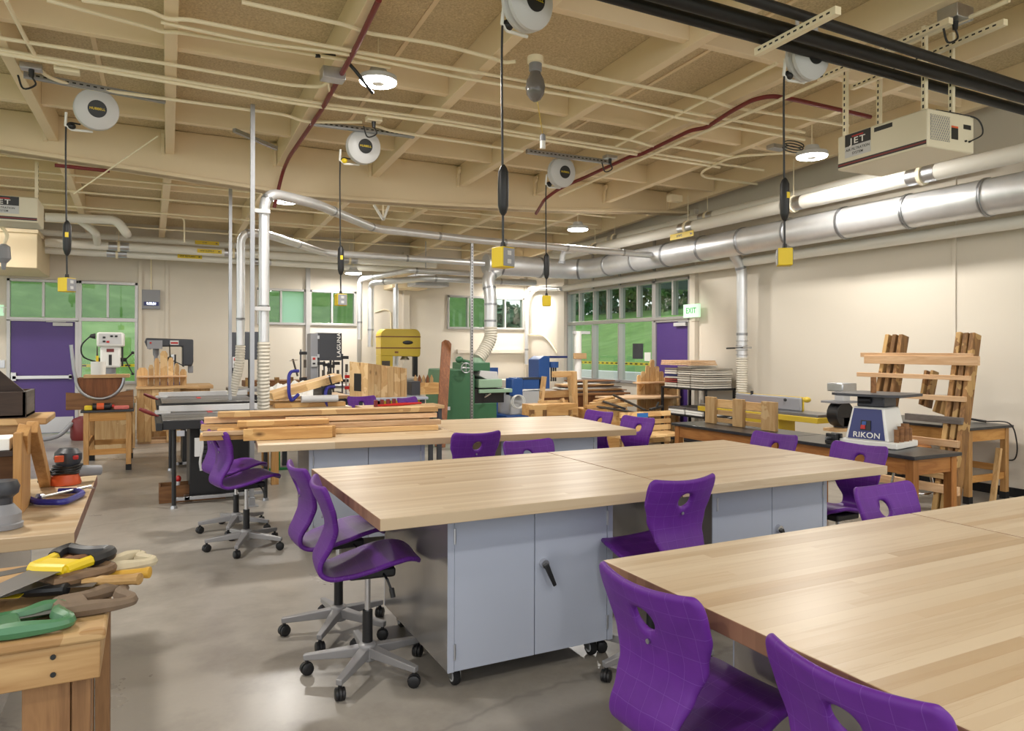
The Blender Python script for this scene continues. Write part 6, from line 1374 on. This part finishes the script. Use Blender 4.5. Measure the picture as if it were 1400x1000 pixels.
MB().cyl((x, YM, .03), (x, YM, atY(790, 453, YM).z), .07, n=14).build('column', M_white, t); MB().cyl((x, YM, 0), (x, YM, .03), .22, n=20).build('base', M_ltgrey, t); MB().box(x-.15, x+.13, YM-.10, YM-.072, atY(790, 491, YM).z, atY(790, 483, YM).z).build('tan_board', M_ply, t, .003)
MB().box(x-.1, x+.25, YM-.04, YM+.03, atY(790, 457, YM).z, atY(790, 453, YM).z).build('crossbar', M_ltgrey, t, .004)
# counter along the corner windows
o = MB().box(6.0, 8.12, 14.75, 15.3, 0.0, .86).build('counter', M_wall, None, .006); tag(o, 'low pale counter in the far right corner below the small window', 'counter')
# ------------------------------------------------------------------ right side: pine furniture, lumber, sheet goods
y = 9.6; X = lambda u, y=y: atY(u, 540, y).x; Zz = lambda v, y=y, u=760: atY(u, v, y).z
t = thing('pine_armchair', 'unfinished pine chair frame with slanted posts, in front of the blue router', 'chair frame', (X(755), y+.3, 0))
for (ua, va, ub, vb, yy) in ((744, 515, 738, 565, 9.6), (778, 508, 784, 568, 9.75), (785, 508, 787, 569, 9.4)): 
    a, b = atY(ua, va, yy), atY(ub, vb, yy); b.z = max(.0, b.z); MB().beam(b, a, .045, .09, up=(0, 1, 0)).build('post', M_pineZ, t, .003)
a, b = atY(756, 508, 9.6), atY(784, 508, 9.6); MB().box(a.x, b.x, 9.55, 9.64, a.z-.09, a.z).build('top_rail', M_pine, t, .003)
a, b = atY(737, 535, 9.6), atY(776, 543, 9.6); MB().box(a.x, b.x, 9.56, 9.6, b.z, a.z).build('back_slat', M_pine, t, .003); a, b = atY(735, 548, 9.6), atY(775, 555, 9.6); MB().box(a.x, b.x, 9.56, 9.6, b.z, a.z).build('back_slat', M_pine, t, .003)
a, b = atY(720, 553, 9.4), atY(780, 566, 9.4); MB().box(a.x, b.x, 9.2, 9.55, b.z, a.z).build('seat_box', M_lum1, t, .003)
for u in (723, 740, 775): q = atY(u, 560, 9.3); MB().box(q.x-.03, q.x+.03, 9.18, 9.25, 0, q.z).build('leg', M_rough, t, .003)
a, b = atY(768, 545, 9.55), atY(786, 567, 9.4); b.z = 0.; MB().beam(V((b.x+.1, b.y, 0)), a, .04, .08, up=(0, 1, 0)).build('brace', M_pineZ, t, .003)
a, b = atY(801, 520, 9.3), atY(806-5, 560, 9.3); o = MB().beam((b.x-.02, 9.25, .0), (a.x+.02, 9.35, a.z), .05, .06, up=(0, 1, 0)).build('pine_post', M_pineZ, None, .003); tag(o, 'pale pine stick standing upright right of the chair frame', 'post')
# brown sheet table with stacked boards
y0, y1 = 10.3, 11.4; x0, x1 = atY(782, 545, y0).x, atY(862, 545, y0).x; zt = atY(820, 538, y0).z
t = thing('sheet_rack', 'brown panelled bin carrying a fan of loose boards, below the right-hand windows', 'bin', ((x0+x1)/2, 10.8, 0)); MB().box(x0, x1, y0, y1, zt-.03, zt).build('top', M_brown, t, .003); MB().box(x0+.04, x1-.1, y0+.04, y1-.04, 0, zt-.03).build('cabinet', M_cedarZ, t, .003)
rnd = random.Random(11)
nm = ['bottom', 'second', 'third', 'fourth', 'fifth', 'sixth', 'seventh', 'eighth', 'ninth', 'top']
for k in range(10):
    z = zt+.012+k*.021; sh = rnd.uniform(-.1, .1); L = 1.25-.05*k
    xm = (x0+x1)/2-.05+sh; ang = rnd.uniform(-.12, .12)
    o = board('thin loose board in the fan below the right-hand windows, %s of ten' % nm[k], (xm-L/2, y0+.35+ang*L, z+.0), (xm+L/2, y0+.35-ang*L, z), .38, .017, [M_darkgrey, M_brown, M_ply, M_white][k % 4], group='loose boards fanned on the brown bin')
# black-topped long lab tables
ZL = .775
c1, c2, c3 = atZ(1250, 625, ZL), atZ(1312, 618, ZL), atZ(918, 578, ZL)
xa = (c1.x+c3.x)/2; xb = c2.x if c2.x > xa+.4 else xa+.6; ya = c1.y; yc = c3.y; ym = ya+(yc-ya)*.47
def ltab(label, y0, y1): return lab_table(label, xa, xb, y0, y1, ZL, M_oakZ, stretch=False, apron=.12, leg=.065, boots=False, over=.025)
ltab('long black-topped oak lab table nearest us on the right, carrying the spindle sander', ya, ym-.004)
ltab('long black-topped oak lab table carrying the pale pine rack', ym+.004, yc)
TZ2 = ZL+.002
# ---------------- spindle sander
c = atZ(1222, 612, ZL); cx = c.x; y = c.y+.16; k = (cx*.4485+y*.8937)/992.5
px = lambda u: cx+(u-1217)*k; pz = lambda v: atY(1215, v, y-.0).z
t = thing('spindle_sander', 'white and blue oscillating spindle sander on the near end of the black-topped table', 'sander', (cx, y, TZ2))
sa = -radians(78); Ms = RZ((cx, y, TZ2), sa)
hw = .18; h1 = pz(555)-TZ2; hb = .05
MB().box(-.21, .25, -.19, .19, 0, hb, Ms).build('base', M_white, t, .008)
bw0, bw1 = .175, .125
def frus(w0, d0, w1, d1, z0, z1, M): 
    p = [M @ V((sx*w0, sy*d0, z0)) for sx, sy in ((-1, -1), (1, -1), (1, 1), (-1, 1))]+[M @ V((sx*w1, sy*d1, z1)) for sx, sy in ((-1, -1), (1, -1), (1, 1), (-1, 1))]
    return MB().add(p, [(3, 2, 1, 0), (4, 5, 6, 7), (0, 1, 5, 4), (1, 2, 6, 5), (2, 3, 7, 6), (3, 0, 4, 7)])
frus(bw0, .17, bw1, .14, hb, h1, Ms).build('body', M_white, t, .012)
fy0, fy1 = -.17, -.14
pf = lambda a, b, e=.0: Ms @ V((a*(bw0+(bw1-bw0)*b), fy0+(fy1-fy0)*b-e, hb+(h1-hb)*b))
def fpan(a0, a1, b0, b1, e, m, nm, par): 
    q = [pf(a0, b0, e), pf(a1, b0, e), pf(a1, b1, e), pf(a0, b1, e)]; r = [pf(a0, b0, -.004), pf(a1, b0, -.004), pf(a1, b1, -.004), pf(a0, b1, -.004)]
    return MB().add(q+r, [(0, 1, 2, 3), (4, 7, 6, 5), (0, 4, 5, 1), (1, 5, 6, 2), (2, 6, 7, 3), (3, 7, 4, 0)]).build(nm, m, par, .001, smooth=False)
fpan(-.86, .86, .03, .95, .003, M_bluedk, 'blue_face', t); sw = fpan(-.30, .22, .30, .60, .012, M_black, 'switch', t); fpan(-.26, -.04, .34, .46, .02, M_redp, 'stop_paddle', sw); fpan(-.22, -.0, .46, .57, .018, M_blue, 'start_button', sw)
xr = (Ms.to_3x3() @ V((1, 0, 0))); nr = (Ms.to_3x3() @ V((0, -1, .12))).normalized(); zr_ = nr.cross(xr)
text('RIKON', .062, Mx(pf(0.02, .15, .006), xr, zr_, nr), M_white, t, sx=1.1)
zt = pz(537)-TZ2
MB().box(-.11, .11, -.10, .12, h1, zt-.02, Ms).build('neck', M_charcoal, t, .01); MB().cyl(Ms @ V((-.08, -.14, (h1+zt)/2)), Ms @ V((.0, -.1, (h1+zt)/2)), .03, n=14).build('dust_port', M_black, t)
MB().prism([(-.27, -.2), (-.2, -.26), (.2, -.26), (.28, -.2), (.28, .2), (.2, .25), (-.2, .25), (-.27, .2)], Ms @ Matrix.Translation((0, 0, zt-.02)), .022).build('table', M_charcoal, t, .003); MB().cyl(Ms @ V((-.02, 0, zt)), Ms @ V((-.02, 0, zt+.13)), .022, n=16).build('spindle', M_brown, t)
m = MB()
for i, r in enumerate((.018, .024, .03, .022)): m.cyl(Ms @ V((.215+.0*(i % 2), -.12+.075*i, hb)), Ms @ V((.215, -.12+.075*i, hb+.10+.02*(i % 3))), r, n=12)
m.build('spare_spindles', M_brown, t)
# belt sander / bits just left of the sander
q = atZ(1178, 596, ZL); t = thing('belt_sander', 'black benchtop grinder half hidden behind the spindle sander', 'grinder', (q.x+.15, q.y+.3, TZ2)); q = V((q.x+.17, q.y+.35, TZ2))
MB().box(q.x-.16, q.x+.1, q.y-.08, q.y+.08, TZ2, TZ2+.03).build('base', M_ply, t, .002); MB().cyl(q+V((-.02, -.06, .16)), q+V((-.02, .06, .16)), .12, n=20).build('wheel_guard', M_black, t, .004); MB().box(q.x-.05, q.x+.1, q.y-.06, q.y+.06, TZ2+.03, TZ2+.14).build('motor', M_charcoal, t, .01); MB().box(q.x-.17, q.x+.12, q.y-.1, q.y+.1, TZ2+.27, TZ2+.29).build('work_rest', M_grey, t, .003)
MB().box(q.x-.04, q.x+.06, q.y-.05, q.y+.05, TZ2+.14, TZ2+.38).build('stand', M_ltgrey, t, .006); MB().box(q.x-.1, q.x+.1, q.y-.09, q.y+.09, TZ2+.38, TZ2+.46).build('head', M_galv, t, .01)
for (u, v, lb) in ((1139, 603, 'small black vise on the black-topped table beside the spindle sander'), (1004, 574, 'small black vise on the black-topped table in front of the pine frame')):
    q = atZ(u, v+4, ZL); t = thing('vise', lb, 'vise', (q.x, q.y, TZ2)); MB().box(q.x-.04, q.x+.05, q.y-.05, q.y+.05, TZ2, TZ2+.03).box(q.x-.03, q.x+.0, q.y-.05, q.y+.05, TZ2+.03, TZ2+.085).build('body', M_black, t, .005); MB().box(q.x+.03, q.x+.055, q.y-.05, q.y+.05, TZ2+.03, TZ2+.085).build('jaw', M_black, t, .005); MB().cyl((q.x-.09, q.y, TZ2+.05), (q.x+.04, q.y, TZ2+.05), .009).build('screw', M_steel, t)
# pine frame standing on the second lab table
y = atZ(1020, 583, ZL).y; 
pa, pb = atZ(975, 578, ZL), atZ(1050, 587, ZL); pa.x = pb.x = (xa+xb)/2+.05
pa = atX(972, 577, pa.x); pb = atX(1052, 587, pb.x); pa.z = pb.z = TZ2; zt = atX(1010, 546, pa.x).z
t = thing('pine_display_rack', 'pale pine frame of three posts and two rails standing on the black-topped table', 'frame', (pa+pb)/2)
for f, w in ((0, .07), (.5, .07), (1, .09)): q = pa+(pb-pa)*f; MB().box(q.x-.02, q.x+.02, q.y-w, q.y+w, TZ2, zt).build('post', M_pineZ, t, .003)
for z0, z1 in ((.62, .92), (.34, .52), (.06, .22)): MB().box(pa.x+.021, pa.x+.045, pb.y, pa.y, TZ2+(zt-TZ2)*z0, TZ2+(zt-TZ2)*z1).build('rail', M_pineY, t, .003)
# ---------------- jointer
xj = 7.05
ja, jb = atX(965, 552, xj), atX(1128, 576, xj); zj_ = .80
t = thing('jointer', 'long mustard and grey jointer along the right wall behind the black-topped tables', 'jointer', (xj, (ja.y+jb.y)/2, 0))
MB().box(xj-.12, xj+.25, jb.y, ja.y, .76, .80).build('bed', M_cast, t, .004); MB().box(xj-.14, xj+.27, jb.y-.01, ja.y+.01, .70, .765).build('bed_edge', M_bandyel, t, .004)
ya_, yb_ = atX(1088, 560, xj).y, atX(960, 552, xj).y
MB().box(xj+.08, xj+.12, ya_, ya_+1.1, .80, .97).build('fence', M_charcoal if False else M_grey, t, .02); MB().box(xj+.12, xj+.14, ya_-.01, ya_+1.1, .80, .975).build('fence_back', M_bandyel, t, .01)
yc_ = (ja.y+jb.y)/2; MB().box(xj-.1, xj+.2, yc_-.4, yc_+.4, .05, .70).build('cabinet', M_bandyel, t, .015); MB().box(xj-.13, xj+.23, yc_-.45, yc_+.45, 0, .05).build('base', M_black, t, .006)
for u, nm, m, r in ((1103, 'fence_knob', M_bandyel, .05), (1075, 'lock_knob', M_black, .035)): q = atX(u, 548, xj+.1); MB().cyl((q.x, q.y, .95), (q.x, q.y, q.z+.0), .018, n=10).ball((q.x, q.y, q.z+.01), r, r, r*.7).build(nm, m, t)
q = atX(1028, 545, xj+.1); MB().cyl((q.x, q.y, .8), (q.x, q.y, q.z+.09), .01, n=8).cyl((q.x, q.y, q.z), (q.x, q.y, q.z+.1), .018, n=8).build('lever', M_black, t)
MB().box(xj-.05, xj+.05, yc_-.2, yc_+.4, .80, .815).build('cutter_guard', M_redp, t, .004)
# ---------------- slatted bench, adirondack back, pile of tools
y = 8.1; q0, q1 = atY(853, 570, y), atY(917, 575, y); xa_, xb_ = atY(848, 585, y).x, atY(917, 585, y).x
t = thing('slatted_bench', 'pine bench backed with horizontal slats and a patch of blue tape', 'bench', ((xa_+xb_)/2, y, 0))
for k, (va, vb) in enumerate(((563, 570), (574, 580), (582, 589), (591, 598), (600, 606))):
    MB().box(xa_, xb_, y, y+.022, atY(885, vb, y).z, atY(885, va, y).z).build('slat', M_pine, t, .002)
for x in (xa_+.06, (xa_+xb_)/2, xb_-.03): MB().box(x-.03, x+.03, y+.023, y+.06, 0, atY(885, 563, y).z-.01).build('post', M_rough, t, .002)
MB().box(atY(871, 570, y).x, atY(886, 570, y).x, y-.002, y, atY(880, 571, y).z, atY(880, 565, y).z).build('tape_patch', M_tape, t, smooth=False)
MB().box(xa_-.25, xb_-.1, y-.45, y-.01, .40, .43).build('seat', M_pine, t, .003)
for x in (xa_-.2, xb_-.15): MB().box(x-.03, x+.03, y-.42, y-.36, 0, .4).build('leg', M_pineZ, t, .003)
y = 9.7
t = thing('pallet_bench', 'pine bench frame with a flat seat board behind the slatted bench', 'bench', (atY(850, 560, y).x, y, 0)); a, b = atY(830, 541, y), atY(918, 546, y); MB().box(a.x, b.x, y-.25, y+.35, a.z-.06, a.z-.03).build('seat_board', M_fir, t, .003)
for u in (836, 912): x = atY(u, 560, y).x; MB().box(x-.03, x+.03, y-.2, y+.3, 0, a.z-.06).build('end_frame', M_pineZ, t, .003)
tops = [(871.5, 877, 513), (877, 883, 508), (883, 889, 500), (889, 895.5, 492), (895.5, 902, 501), (902, 908, 508), (908, 915.5, 516)]
yb = 10.05; a0 = atY(872, 530, yb)
t = thing('garden_seat', 'tall pine garden seat of stepped boards with a shelf, before the right-hand purple door', 'garden seat', (atY(893, 560, yb).x, yb, 0))
for u0, u1, v in tops:
    a, b = atY(u0, v, yb), atY(u1-.5, v, yb); w = b.x-a.x; MB().prism([(a.x, .02), (b.x, .02), (b.x, a.z-.03), (b.x-w*.2, a.z), (a.x+w*.2, a.z), (a.x, a.z-.03)], Mx((0, yb+.02, 0), (1, 0, 0), (0, 0, 1), (0, -1, 0)), .02).build('back_board', M_pineZ, t, .002)
z = atY(890, 523, yb).z; MB().box(atY(865, 523, yb).x, atY(914, 523, yb).x, yb-.2, yb-.001, z-.012, z+.012).build('shelf', M_fir, t, .002)
for u in (874, 912): x = atY(u, 530, yb).x; MB().prism([(0, 0), (-.15, 0), (0, -.14)], Mx((x, yb-.001, z-.012), (0, 1, 0), (0, 0, 1), (1, 0, 0)), .02).build('bracket', M_lum1, t)
MB().box(atY(914.5, 560, yb).x, atY(917, 560, yb).x, yb-.25, yb+.02, .02, z+.1).build('side_panel', M_pineZ, t, .002)
# heap of pine offcuts and old tools on the pallet bench
rnd = random.Random(3); zs = atY(850, 545, 9.7).z-.03
lbs = ['leftmost', 'second', 'third', 'fourth', 'fifth', 'sixth', 'rightmost']
for k in range(7):
    u = 806+k*7; q = atY(u, 560, 9.25); aa = rnd.uniform(-.6, .6); L = rnd.uniform(.35, .55); zz = .70+.03*(k % 3)
    board('pine offcut heaped behind the far right chairs, %s' % lbs[k], (q.x-.1, 9.2+.02*k, zz), (q.x-.1+L*cos(aa), 9.2+.02*k+L*sin(aa)*.4, zz+.06*sin(k)), .09, .05, M_pine if k % 2 else M_lum1, group='pine offcuts heaped behind the far right chairs', name='offcut', cat='offcut')
t = thing('offcut_bin', 'low wooden bin under the heap of pine offcuts', 'bin', (atY(825, 570, 9.3).x, 9.3, 0)); a, b = atY(806, 565, 9.1), atY(858, 565, 9.1); MB().box(a.x, b.x, 9.1, 9.6, 0, .66).build('bin', M_lum1, t, .004)
for k, (u0, v0, u1, v1, lb) in enumerate(((838, 540, 880, 560, 'old wooden-handled lopper lying across the offcuts, nearest the garden seat'), (824, 549, 845, 556, 'dark worn plane lying on the offcuts'), (815, 556, 860, 563, 'black clamp bar lying along the front of the offcuts'))):
    p, q = atY(u0, v0, 9.15), atY(u1, v1, 9.0); t = thing('old_tool', lb, 'tool', p); MB().cyl(p, q, .018, n=8).build('shaft', M_bronze, t); MB().beam(q, q+(q-p).normalized()*.12, .05, .03).build('head', M_black, t, .004)
q = atY(898, 558, 8.3); t = thing('hand_plane', 'black iron clamp head on top of the slatted bench', 'tool', q)
MB().beam(q+V((-.12, 0, -.02)), q+V((.1, 0, .02)), .05, .03).build('body', M_black, t, .004); MB().cyl(q+V((.0, 0, .02)), q+V((.03, 0, .08)), .015).build('knob', M_black, t)
# ---------------- black shelving cart with stacked sheets
xs = 7.75; q0, q1 = atX(905, 530, xs-.3), atX(966, 530, xs-.3); y1_, y0_ = q0.y, q1.y; zc = atX(935, 530, xs-.3).z
x0, x1 = xs-.32, xs+.28
t = thing('shelf_cart', 'black steel cart stacked with white-edged panels, beside the purple right-hand door', 'cart', (xs, (y0_+y1_)/2, 0))
for z in (zc, zc-.42, .16): MB().box(x0, x1, y0_, y1_, z-.03, z).build('shelf', M_black, t, .003)
for x in (x0, x1-.035):
    for y in (y0_, y1_-.035): MB().box(x, x+.035, y, y+.035, .0, zc+.0).build('post', M_black, t)
M_cart = [paint('panel edge %d' % i, c, .7) for i, c in enumerate(((206, 201, 190), (188, 182, 170), (160, 152, 140)))]
k = 0; rnd = random.Random(4)
for i, nst in enumerate((9, 10, 9)):
    yy = y0_+.05+i*(y1_-y0_-.1)/3; yw = (y1_-y0_-.1)/3-.02
    for j in range(nst):
        z = zc+.001+j*.034; e = rnd.uniform(-.015, .015); m = M_white if not (i == 2 and j in (2, 3, 5)) else (M_red if j != 5 else M_bluedk)
        o = MB().box(x0+.02+e, x1-.03+e, yy, yy+yw+e, z, z+.024).build('panel', m if i == 2 and j in (2, 3, 5) else M_cart[(j*7+i*3) % 3], None, .002)
        tag(o, 'thin panel in the %s stack on the black cart, %s from the bottom' % (('right-hand', 'middle', 'left-hand')[i], ('first', 'second', 'third', 'fourth', 'fifth', 'sixth', 'seventh', 'eighth', 'ninth', 'tenth')[j]), 'panel', 'panels stacked on the black cart')
for j in range(3):
    o = MB().box(x0-.02+.03*j, x1-.1+.02*j, y0_+.3+.04*j, y1_+.03*j-.02, zc+.345+.026*j, zc+.345+.026*j+.02).build('plywood_sheet', M_fir); tag(o, 'pale plywood sheet on top of the stacks on the black cart, %s of three' % ('lowest', 'middle', 'topmost')[j], 'sheet')
for i in range(2):
    for j in range(3):
        o = MB().box(x0+.03, x1-.05, y0_+.1+i*.42, y0_+.48+i*.42, zc-.419+j*.036, zc-.419+j*.036+.03).build('panel', M_paper if j < 2 else M_darkgrey, None, .002); tag(o, 'thin panel on the middle shelf of the black cart, %s pile, %s' % (('right', 'left')[i], ('bottom', 'middle', 'top')[j]), 'panel', 'panels on the middle shelf of the black cart')
# papers and box on the window glass
a = atX(878, 461, XR-.01); b = atX(865, 482, XR-.01); c = atX(879, 491, XR-.01)
q0, q1 = atX(865, 470, XR+.02), atX(878.5, 491, XR+.02); o = MB().box(XR+.02, XR+.036, q1.y, q0.y, q1.z, q0.z).build('dark_notice', M_charcoal); tag(o, 'dark framed notice on the right-hand window glass', 'notice')
q0, q1 = atX(881, 482, XR+.02), atX(889, 494, XR+.02); o = MB().box(XR+.02, XR+.034, q1.y, q0.y, q1.z, q0.z).build('paper_notice', M_paper); tag(o, 'white paper notice on the right-hand window, beside the purple door', 'notice')
q0, q1 = atX(935.5, 417, XR-.12), atX(951, 434, XR-.12)
t = thing('exit_sign', 'green-lettered exit sign over the right-hand purple door', 'exit sign', (XR-.1, (q0.y+q1.y)/2, q1.z)); MB().box(XR-.14, XR-.10, min(q0.y, q1.y)-.1, max(q0.y, q1.y), q1.z, q0.z).build('panel', M_exit, t, .004); yc = (q0.y+q1.y)/2-.05
text('EXIT', .13, Mx((XR-.142, yc, (q0.z+q1.z)/2), (0, -1, 0), (0, 0, 1), (-1, 0, 0)), paint('exit green', (40, 170, 80), .4), t, sx=.9); MB().box(XR-.10, XR-.002, yc-.05, yc+.05, q1.z-.06, q1.z+.06).build('bracket', M_wall, t, .004)
# ---------------- right-hand rack of slabs leaning on the wall, lab table, stool
xw = atZ(1322, 690, 0.0)
RX = 7.15
def slab(label, ut, vt, ub, vb, x, w=.14, th=.05, lean=.35):
    a = atX(ut, vt, x+lean); b = atX(ub, vb, x); return a, b
t = thing('slab_rack', 'leaning rack of rough slab posts with pale cross boards, behind the spindle sander', 'rack', (RX, 5, 0))
XA = 6.98                                     # the rack stands roughly along the wall, leaning to it
def P_(u, v, off=0.): return atX(u, v, XA+off)
def lean_pt(u, v):                            # on the leaning plane: foot at XA-.25, head at XA+.25
    p = P_(u, v); f = max(0, min(1, p.z/1.9)); return P_(u, v, -.25+.5*f)
for (ut, vt, ub, vb) in ((1213, 459, 1188, 600), (1223, 459, 1199, 604), (1232, 459, 1208, 610)):
    a, b = lean_pt(ut+4, vt), lean_pt(ub, vb+25); MB().beam(b, a, .115, .045, up=(0, 1, 0)).build('slab_post', M_rough, t, .006)
for (ut, vt, ub, vb) in ((1312, 456, 1277, 705), (1322, 457, 1288, 708), (1331, 457, 1299, 710)):
    a, b = lean_pt(ut+3, vt), lean_pt(ub+4, vb-5); MB().beam(b, a, .115, .05, up=(0, 1, 0)).build('slab_post', M_rough, t, .006)
M_firY = wood('pale fir cross boards', (222, 190, 152), (192, 150, 110), 1, 10., knots=False)
for (u0, v0, u1, v1, h, m) in ((1184, 486, 1336, 486, .05, M_firY), (1189, 493, 1345, 492, .09, M_firY), (1179, 513, 1333, 516, .046, M_firY), (1242, 541, 1327, 546, .05, M_firY), (1245, 570, 1323, 575, .065, M_darkgrey), (1248, 600, 1318, 607, .065, M_firY), (1240, 643, 1312, 652, .05, M_pineY), (1202, 655, 1318, 668, .08, M_firY)):
    a, b = lean_pt(u0, v0), lean_pt(u1, v1); a.x -= .075; b.x -= .075; a.z = b.z = (a.z+b.z)/2
    o = MB(); d = (b-a); L = d.length; x_ = d.normalized(); z_ = V((0, 0, 1)); y_ = z_.cross(x_); o.box(0, L, -.02, .02, -h/2, h/2, Mx(a, x_, y_, z_)); o.build('cross_board', m, t, .003, smooth=False)
for (ut, vt, ub, vb) in ((1259, 508, 1251, 555), (1268, 508, 1258, 558), (1276, 545, 1270, 565), (1285, 545, 1280, 568)):
    a, b = lean_pt(ut, vt), lean_pt(ub, vb); a.x += .12; b.x += .12; MB().beam(b, a, .10, .03, up=(0, 1, 0)).build('rear_slab', M_rough, t, .004)
a, b = lean_pt(1222, 541), lean_pt(1308, 544); a.x += .1; b.x += .1; MB().beam(a, b, .10, .03).build('rear_shelf', M_darkgrey, t, .003)
c1, c2 = atZ(1374, 592, ZL), atZ(1318, 597, ZL)
zz = .775
p1 = atZ(1322, 690, 0); p2 = atZ(1367, 660, 0)
lt = lab_table('black-topped maple lab table against the right wall, behind the leaning rack', p1.x-.03, 8.1, p1.y-.05, p1.y+1.25, zz, M_maple, stretch=True, apron=.12)
q = V((7.75, p1.y+.35, zz+.002)); t = thing('bench_grinder', 'tangle of small black clamps and cord on the lab table at the right wall', 'clamp', q)
for k in range(3): MB().box(q.x-.2+.14*k, q.x-.16+.14*k, q.y-.06, q.y+.02, q.z, q.z+.07).build('clamp_head', M_black, t, .006)
MB().tube(smooth_path([q+V((-.3, -.1, .02)), q+V((-.1, .05, .05)), q+V((.05, -.08, .03)), q+V((.2, .05, .04)), q+V((.3, -.15, .012))], 8), .012, 8).build('bar', M_black, t)
cp = V((8.02, p1.y-.02, zz+.01)); o = MB().tube(smooth_path([q+V((.28, -.14, .015)), V((8.0, p1.y-.06, zz+.02)), V((8.06, p1.y-.1, .6)), V((8.12, p1.y-.05, .42)), V((8.185, p1.y+.1, .38))], 8), .007, 6).build('power_cord', M_black); tag(o, 'black cord drooping from the right-hand lab table to a wall outlet', 'cord')
o = MB().box(8.18, 8.199, p1.y+.05, p1.y+.17, .31, .45).build('wall_outlet', M_galv, None, .003); tag(o, 'steel wall outlet low on the right wall under the lab table', 'outlet')
q0, q1 = atX(1366, 613, 7.9), atX(1357, 683, 7.75); q1.z = 0; o = MB().beam(q1, q0, .035, .05, up=(0, 1, 0)).build('pine_stick', M_pineZ, None, .002); tag(o, 'pale pine stick leaning on the right-hand lab table', 'stick')
# stool with chrome legs under the near end of the lab table
sc = atZ(1247, 694, 0); t = thing('stool', 'chrome-legged stool tucked under the near end of the black-topped table', 'stool', (sc.x, sc.y, 0))
for k in range(4):
    a = pi/4+k*pi/2; MB().cyl((sc.x+.22*cos(a), sc.y+.22*sin(a), 0), (sc.x+.12*cos(a), sc.y+.12*sin(a), .58), .014, n=10).build('leg', M_chrome, t)
MB().tube([(sc.x+.19*cos(i*pi/12), sc.y+.19*sin(i*pi/12), .17) for i in range(24)], .011, 8, closed=True).build('foot_ring', M_chrome, t); MB().lathe([(0, .58), (.16, .58), (.17, .60), (.16, .62), (0, .62)], (sc.x, sc.y, 0), n=24).build('seat', M_oak, t)

c = atZ(380, 643, 0); t = thing('roller_stand', 'green post of a stand showing under the left end of the lumber-loaded workbench', 'stand', c)
MB().box(c.x-.025, c.x+.025, c.y-.025, c.y+.025, .0, .62).build('post', M_greenpost, t, .003); MB().box(c.x-.2, c.x+.2, c.y-.02, c.y+.02, 0, .03).build('foot', M_greenpost, t, .003)

# small fittings
t = thing('pipe_hanger', 'small white V-shaped hanger under the girder, above the second silver pipe', 'hanger', atY(523, 300, 9.9)); a, b, c = atY(511, 280, 9.95), atY(524, 301, 9.95), atY(532, 280, 9.95)
MB().beam(b, a, .03, .03).beam(b, c, .03, .03).build('strap', M_white, t); MB().cyl(b, (b.x, b.y, 3.95), .012, n=8).build('rod', M_pipecream, t)
o = MB().cyl(atR(216, 186, .1), atY(101, 265, 9.55), .008, n=8).build('tie_rod', M_pipecream); tag(o, 'thin diagonal rod from the second joist down across the girder', 'rod')
for (xp, yp, z, lb) in ((.98, 7.58, 2.92, 'upper'), (.98, 7.58, 1.95, 'lower')):
    t = thing('pipe_clamp_bracket', '%s grey bracket tying the nearest silver pipe to its post' % lb, 'bracket', (xp, yp, z)); MB().box(.93, 1.09, 7.545, 7.565, z-.02, z+.02).build('arm', M_ltgrey, t, .003); MB().lathe([(.054, -.012), (.062, -.012), (.062, .012), (.054, .012)], (1.04, 7.62, z), n=16).build('collar', M_zinc, t)
P = [atX(722, 458, 8.17), atX(742, 458, 8.17), atX(752, 468, 8.17), atX(766, 490, 8.17), atX(770, 512, 8.17)]
o = MB().tube(bend(P, .15), .018, 8).build('conduit', M_pipecream); tag(o, 'cream conduit curving down the wall behind the blue router', 'conduit')
a, b = atY(625, 478, YB-.06), atY(716, 482, YB-.06); o = MB().box(a.x, b.x, YB-.09, YB-.002, a.z-.09, a.z+.0).build('wall_raceway', M_wall, None, .005); tag(o, 'cream raceway along the back wall below the small corner window', 'raceway')
P = [atY(513, 427, YB-.03), atY(526, 423, YB-.03), atY(534, 426, YB-.03), atY(535, 470, YB-.03)]; o = MB().tube(bend(P, .1), .014, 8).build('conduit', M_pipecream); tag(o, 'thin cream conduit looping on the wall above the yellow band saw', 'conduit')
t = thing('blast_gate', 'small branch elbow with a gate hanging under the silver pipe before the large duct', 'valve', atY(768, 350, 9.8)); c = atY(768, 352, 9.75); MB().tube(bend([c+V((.25, .02, .12)), c+V((.02, 0, .1)), c+V((0, 0, -.06))], .1), .045, 14).build('elbow', M_duct, t); MB().cyl(c+V((0, 0, -.1)), c+V((0, 0, -.06)), .06, n=16).build('gate_collar', M_zinc, t)
a, b = atR(907, 262, .0), atR(930, 270, .0); t = thing('junction_box', 'three-gang cream box hanging beside the last joist on the right', 'electrical box', b); MB().box(b.x-.22, b.x, b.y-.06, b.y+.06, b.z-.08, b.z+.02).build('housing', M_pipecream, t, .005)
vs = SC.view_settings; vs.view_transform = 'Standard'; vs.look = 'None'; vs.gamma = 1; vs.use_curve_mapping = False; vs.exposure = 0.65
SC.display_settings.display_device = 'sRGB'
